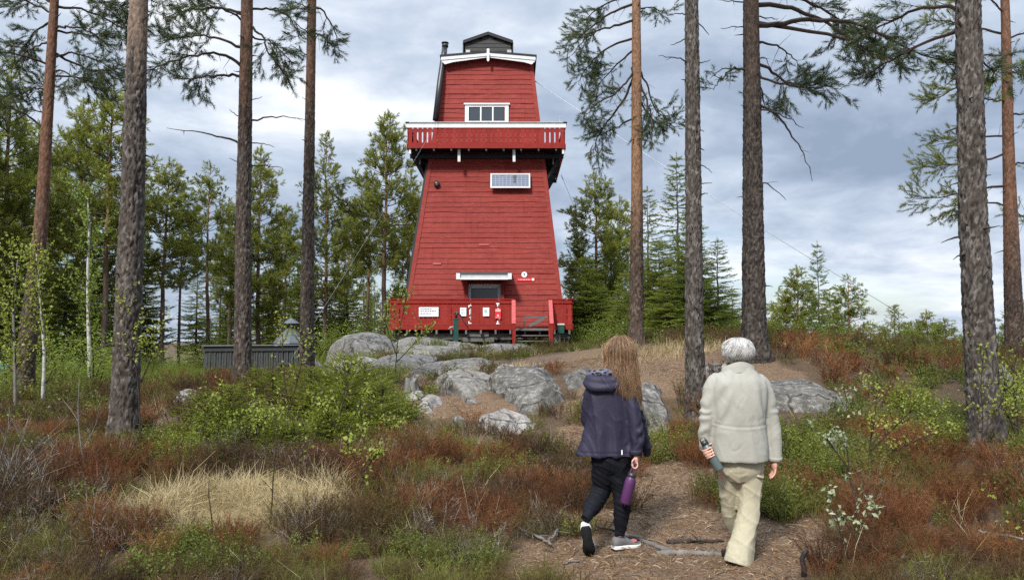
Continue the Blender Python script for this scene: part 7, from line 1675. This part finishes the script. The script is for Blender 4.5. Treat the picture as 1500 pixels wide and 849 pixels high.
    t = NT('patterned_lining'); v = t.coord(); vo = t.n('TexVoronoi', Scale=34.0); t.put(vo.inputs['Vector'], t.coord((1, 1, 1.6))); LIN = t.done(t.bsdf(t.ramp(t.math('ADD', vo.outputs['Distance'], t.math('MULTIPLY', t.noise(v, 60, 3), .3)), [(.5, (.006, .006, .012)), (.62, (.02, .02, .035)), (.7, (.11, .11, .15))]), .6, None, .2))
    l_ = MB(); f.limb(l_, [(860, 550, -.02, 4.5), (869, 547, -.05, 6.5), (884, 547, -.07, 7.5), (900, 546, -.06, 6.5), (910, 543, -.03, 5)]); garment('hood_lining', l_, .008, LIN, jk, loc, [(((12, 0, 8), (0, 10, 0), (-6, 0, 9)), .008, 37)], 5)
    c = MB(); p = q(921.5, 570.5, -.10) - loc; c.box(p, (.032, .01, .012)); c.box(p + A(-.003, 0, .012), (.014, .01, .01)); c.build('emblem', simple('lime_print', (.20, .28, .04), .6), jk)
    c = MB(); p = q(931, 662, -.12) - loc; c.tube([p + A(0, 0, .018), p + A(0, 0, .012), p - A(0, 0, .014), p - A(0, 0, .018)], np.array([.96, 1, 1, .88]) * 9.2 * f.s, 22); c.build('cuff', JK, jk, True)
    c = MB(); p = q(911, 662, -.185) - loc; c.box(p, (.009, .006, .035)); c.build('drawcord_end', SIGNW, jk)
    # leggings
    LG = clothmat('black_leggings_cloth', (.005, .0055, .008), (.009, .0098, .014), .7, .12); LGB = LG
    p = MB(); f.torso(p, [(650, 868, 926, 0, .11), (668, 866, 926, 0, .12), (682, 869, 924, 0, .11), (692, 874, 920, 0, .08)])
    f.limb(p, [(885, 672, 0, 18.5), (884, 695, .03, 18), (881, 716, .05, 14.5), (872, 735, -.03, 13.5), (862, 752, -.13, 9.5), (857, 760, -.17, 7.8)])
    f.limb(p, [(906, 672, 0, 18.5), (909, 698, 0, 16.5), (911, 722, 0, 13.5), (911, 745, -.01, 12.5), (909, 768, 0, 9.6), (908, 784, .0, 8.2)])
    garment('leggings', p, .008, LG, e, loc, [(((14, 0, 22), (0, 14, 0), (12, 0, 26)), .0045, 41), (((9, 0, 5), (0, 8, 0), (-4, 0, 8)), .004, 42)], 4)
    # shoes
    GS = simple('grey_knit_shoe', (.16, .155, .16), .85, .15, .25, 25, .3, 300); WS = simple('white_midsole', (.66, .65, .61), .6, .3, .1, 20); BS = simple('black_outsole', (.012, .012, .012), .8, .2, .2)
    h = q(898, 802, -.02); h[2] = gz(h[0], h[1])[0] + .006; s1 = shoe(e, h, (.86, .42, -.02), (0, 0, 1), .255, .095, (GS, WS, BS), loc, hh=.105)
    c = MB(); p = h + A(.86, .42, 0) / 1 * .20 - loc + A(0, -.02, .055); f.ball(c, p, (.03, .03, .016), 12); c.build('toe_patch', simple('pinkish_toe_print', (.35, .12, .10), .8), s1, True)
    toe = q(864, 799, -.12); toe[2] = gz(toe[0], toe[1])[0] + .012; fw = A(.16, .30, -.94); fw /= np.linalg.norm(fw); hl = toe - fw * .25
    s2 = shoe(e, hl, fw, A(.05, .95, .3), .255, .098, (WS, WS, BS), loc, hh=.1)
    # hair
    r = np.random.default_rng(62); k = 20; tt = np.linspace(0, 1, k); cen = hc + A(-.004, -.005, .022); rad = A(.092, .100, .105); ng, ns = 150, 52; n = ng * ns
    pg = r.uniform(-2.9, 1.75, ng); lg = 1.0 + .15 * r.random(ng); eg = r.uniform(55, 88, ng) * pi / 180; zg_ = q(0, 557)[2] - sstep(pg, -.5, .9) * .115 + r.normal(0, .045, ng); wv = r.uniform(0, 6.28, ng); wa = r.uniform(.001, .006, ng); sp = r.normal(0, .016, ng)
    R2 = lambda x: np.repeat(x, ns)
    ph0 = R2(pg); phi = ph0; lay = R2(lg); el0 = R2(eg); oa = r.normal(0, .13, n); ob_ = r.normal(0, .016, (n, 3)); endz = R2(zg_) + r.normal(0, .018, n); st = np.empty((n, k, 3))
    for i, t_ in enumerate(tt):
        a = min(t_ / .42, 1); el = el0 * (1 - a) - .14 * a; p0 = ph0 + oa * (1 - .55 * t_) * 1.1; u = max(0, (t_ - .42) / .58)
        p = cen + np.stack([np.sin(p0) * np.cos(el) * rad[0], -np.cos(p0) * np.cos(el) * rad[1], np.sin(el) * rad[2]], 1) * (lay + .03 * np.sin(t_ * 9 + R2(wv)))[:, None] + ob_ * (1 - .5 * t_)
        p[:, 2] = p[:, 2] * (1 - u) + endz * u
        w1 = np.sin(t_ * 13 + R2(wv)) * R2(wa) * (.4 + u * 1.4)
        p[:, 0] += u * (.016 + .03 * np.sin(ph0)) * np.where(ph0 > -.1, 1, .5) + w1 + u * R2(sp); p[:, 1] += -.05 * u * np.cos(ph0) + np.cos(t_ * 11 + R2(wv) * 1.7) * R2(wa) * (.3 + u)
        st[:, i] = p
    V, F, a = hair_mesh(st, .0017); a = np.clip(a + np.repeat(R2(r.normal(0, .17, ng)), k * 3), 0, 1); hm = MB(); hm.add(V - loc, F, 0, a); f.ball(hm, cen - loc, rad * .985, 28); hm.a[-1] = np.full(len(hm.V[-1]), .2)
    hm.build('hair', hairmat('brown_hair', [(0, (.085, .046, .025)), (.5, (.21, .122, .064)), (1, (.40, .25, .14))], .4), e, True)
    g = MB(); p = [w(s_, .07, .06) for s_ in (-.085,)]; g.tube([w(.085, -.04, .07), w(.09, .05, .075), w(.06, .1, .08), w(0, .11, .08), w(-.06, .1, .08), w(-.09, .05, .075), w(-.085, -.04, .07)], .007, 8); g.V = [v_ - loc for v_ in g.V]; g.build('sunglasses_frame', BLKM, e, True)
    # purple bottle hanging from its strap
    hand = q(929, 679, -.14); c0, c1 = q(925, 697, -.145), q(915.5, 737, -.14); ax = (c1 - c0) / np.linalg.norm(c1 - c0); rb = .042; L = np.linalg.norm(c1 - c0); B = thing('water_bottle', c0, 'deep purple bottle hanging on its strap from the right hand of the woman', 'bottle')
    PU = simple('purple_bottle_paint', (.075, .022, .085), .4, .4, .2); c = MB(); prof = [(0, .03), (.01, .034), (.03, rb * .97), (.06, rb), (L - .012, rb), (L, rb * .9), (L + .003, .02)]; c.tube([ax * z for z, _ in prof], [r_ for _, r_ in prof], 24); c.build('body', PU, B, True)
    c = MB(); c.tube([ax * -.03, ax * -.028, ax * -.004, ax * .004], [.022, .032, .034, .033], 20); lid = c.build('lid', BLKM, B, True)
    c = MB(); hd = hand - c0; c.tube(crm([ax * -.02 + A(.02, 0, 0), hd * .5 + A(.022, 0, 0), hd + A(.006, 0, .008), hd * .5 + A(-.012, 0, 0), ax * -.02 - A(.02, 0, 0)], 5), .007, 8); c.build('strap', PU, lid, True)
    c = MB(); c.tube([ax * (L + .002), ax * (L + .02)], [.009, .004], 8); c.build('strap_end', PU, B, True)
build_woman()
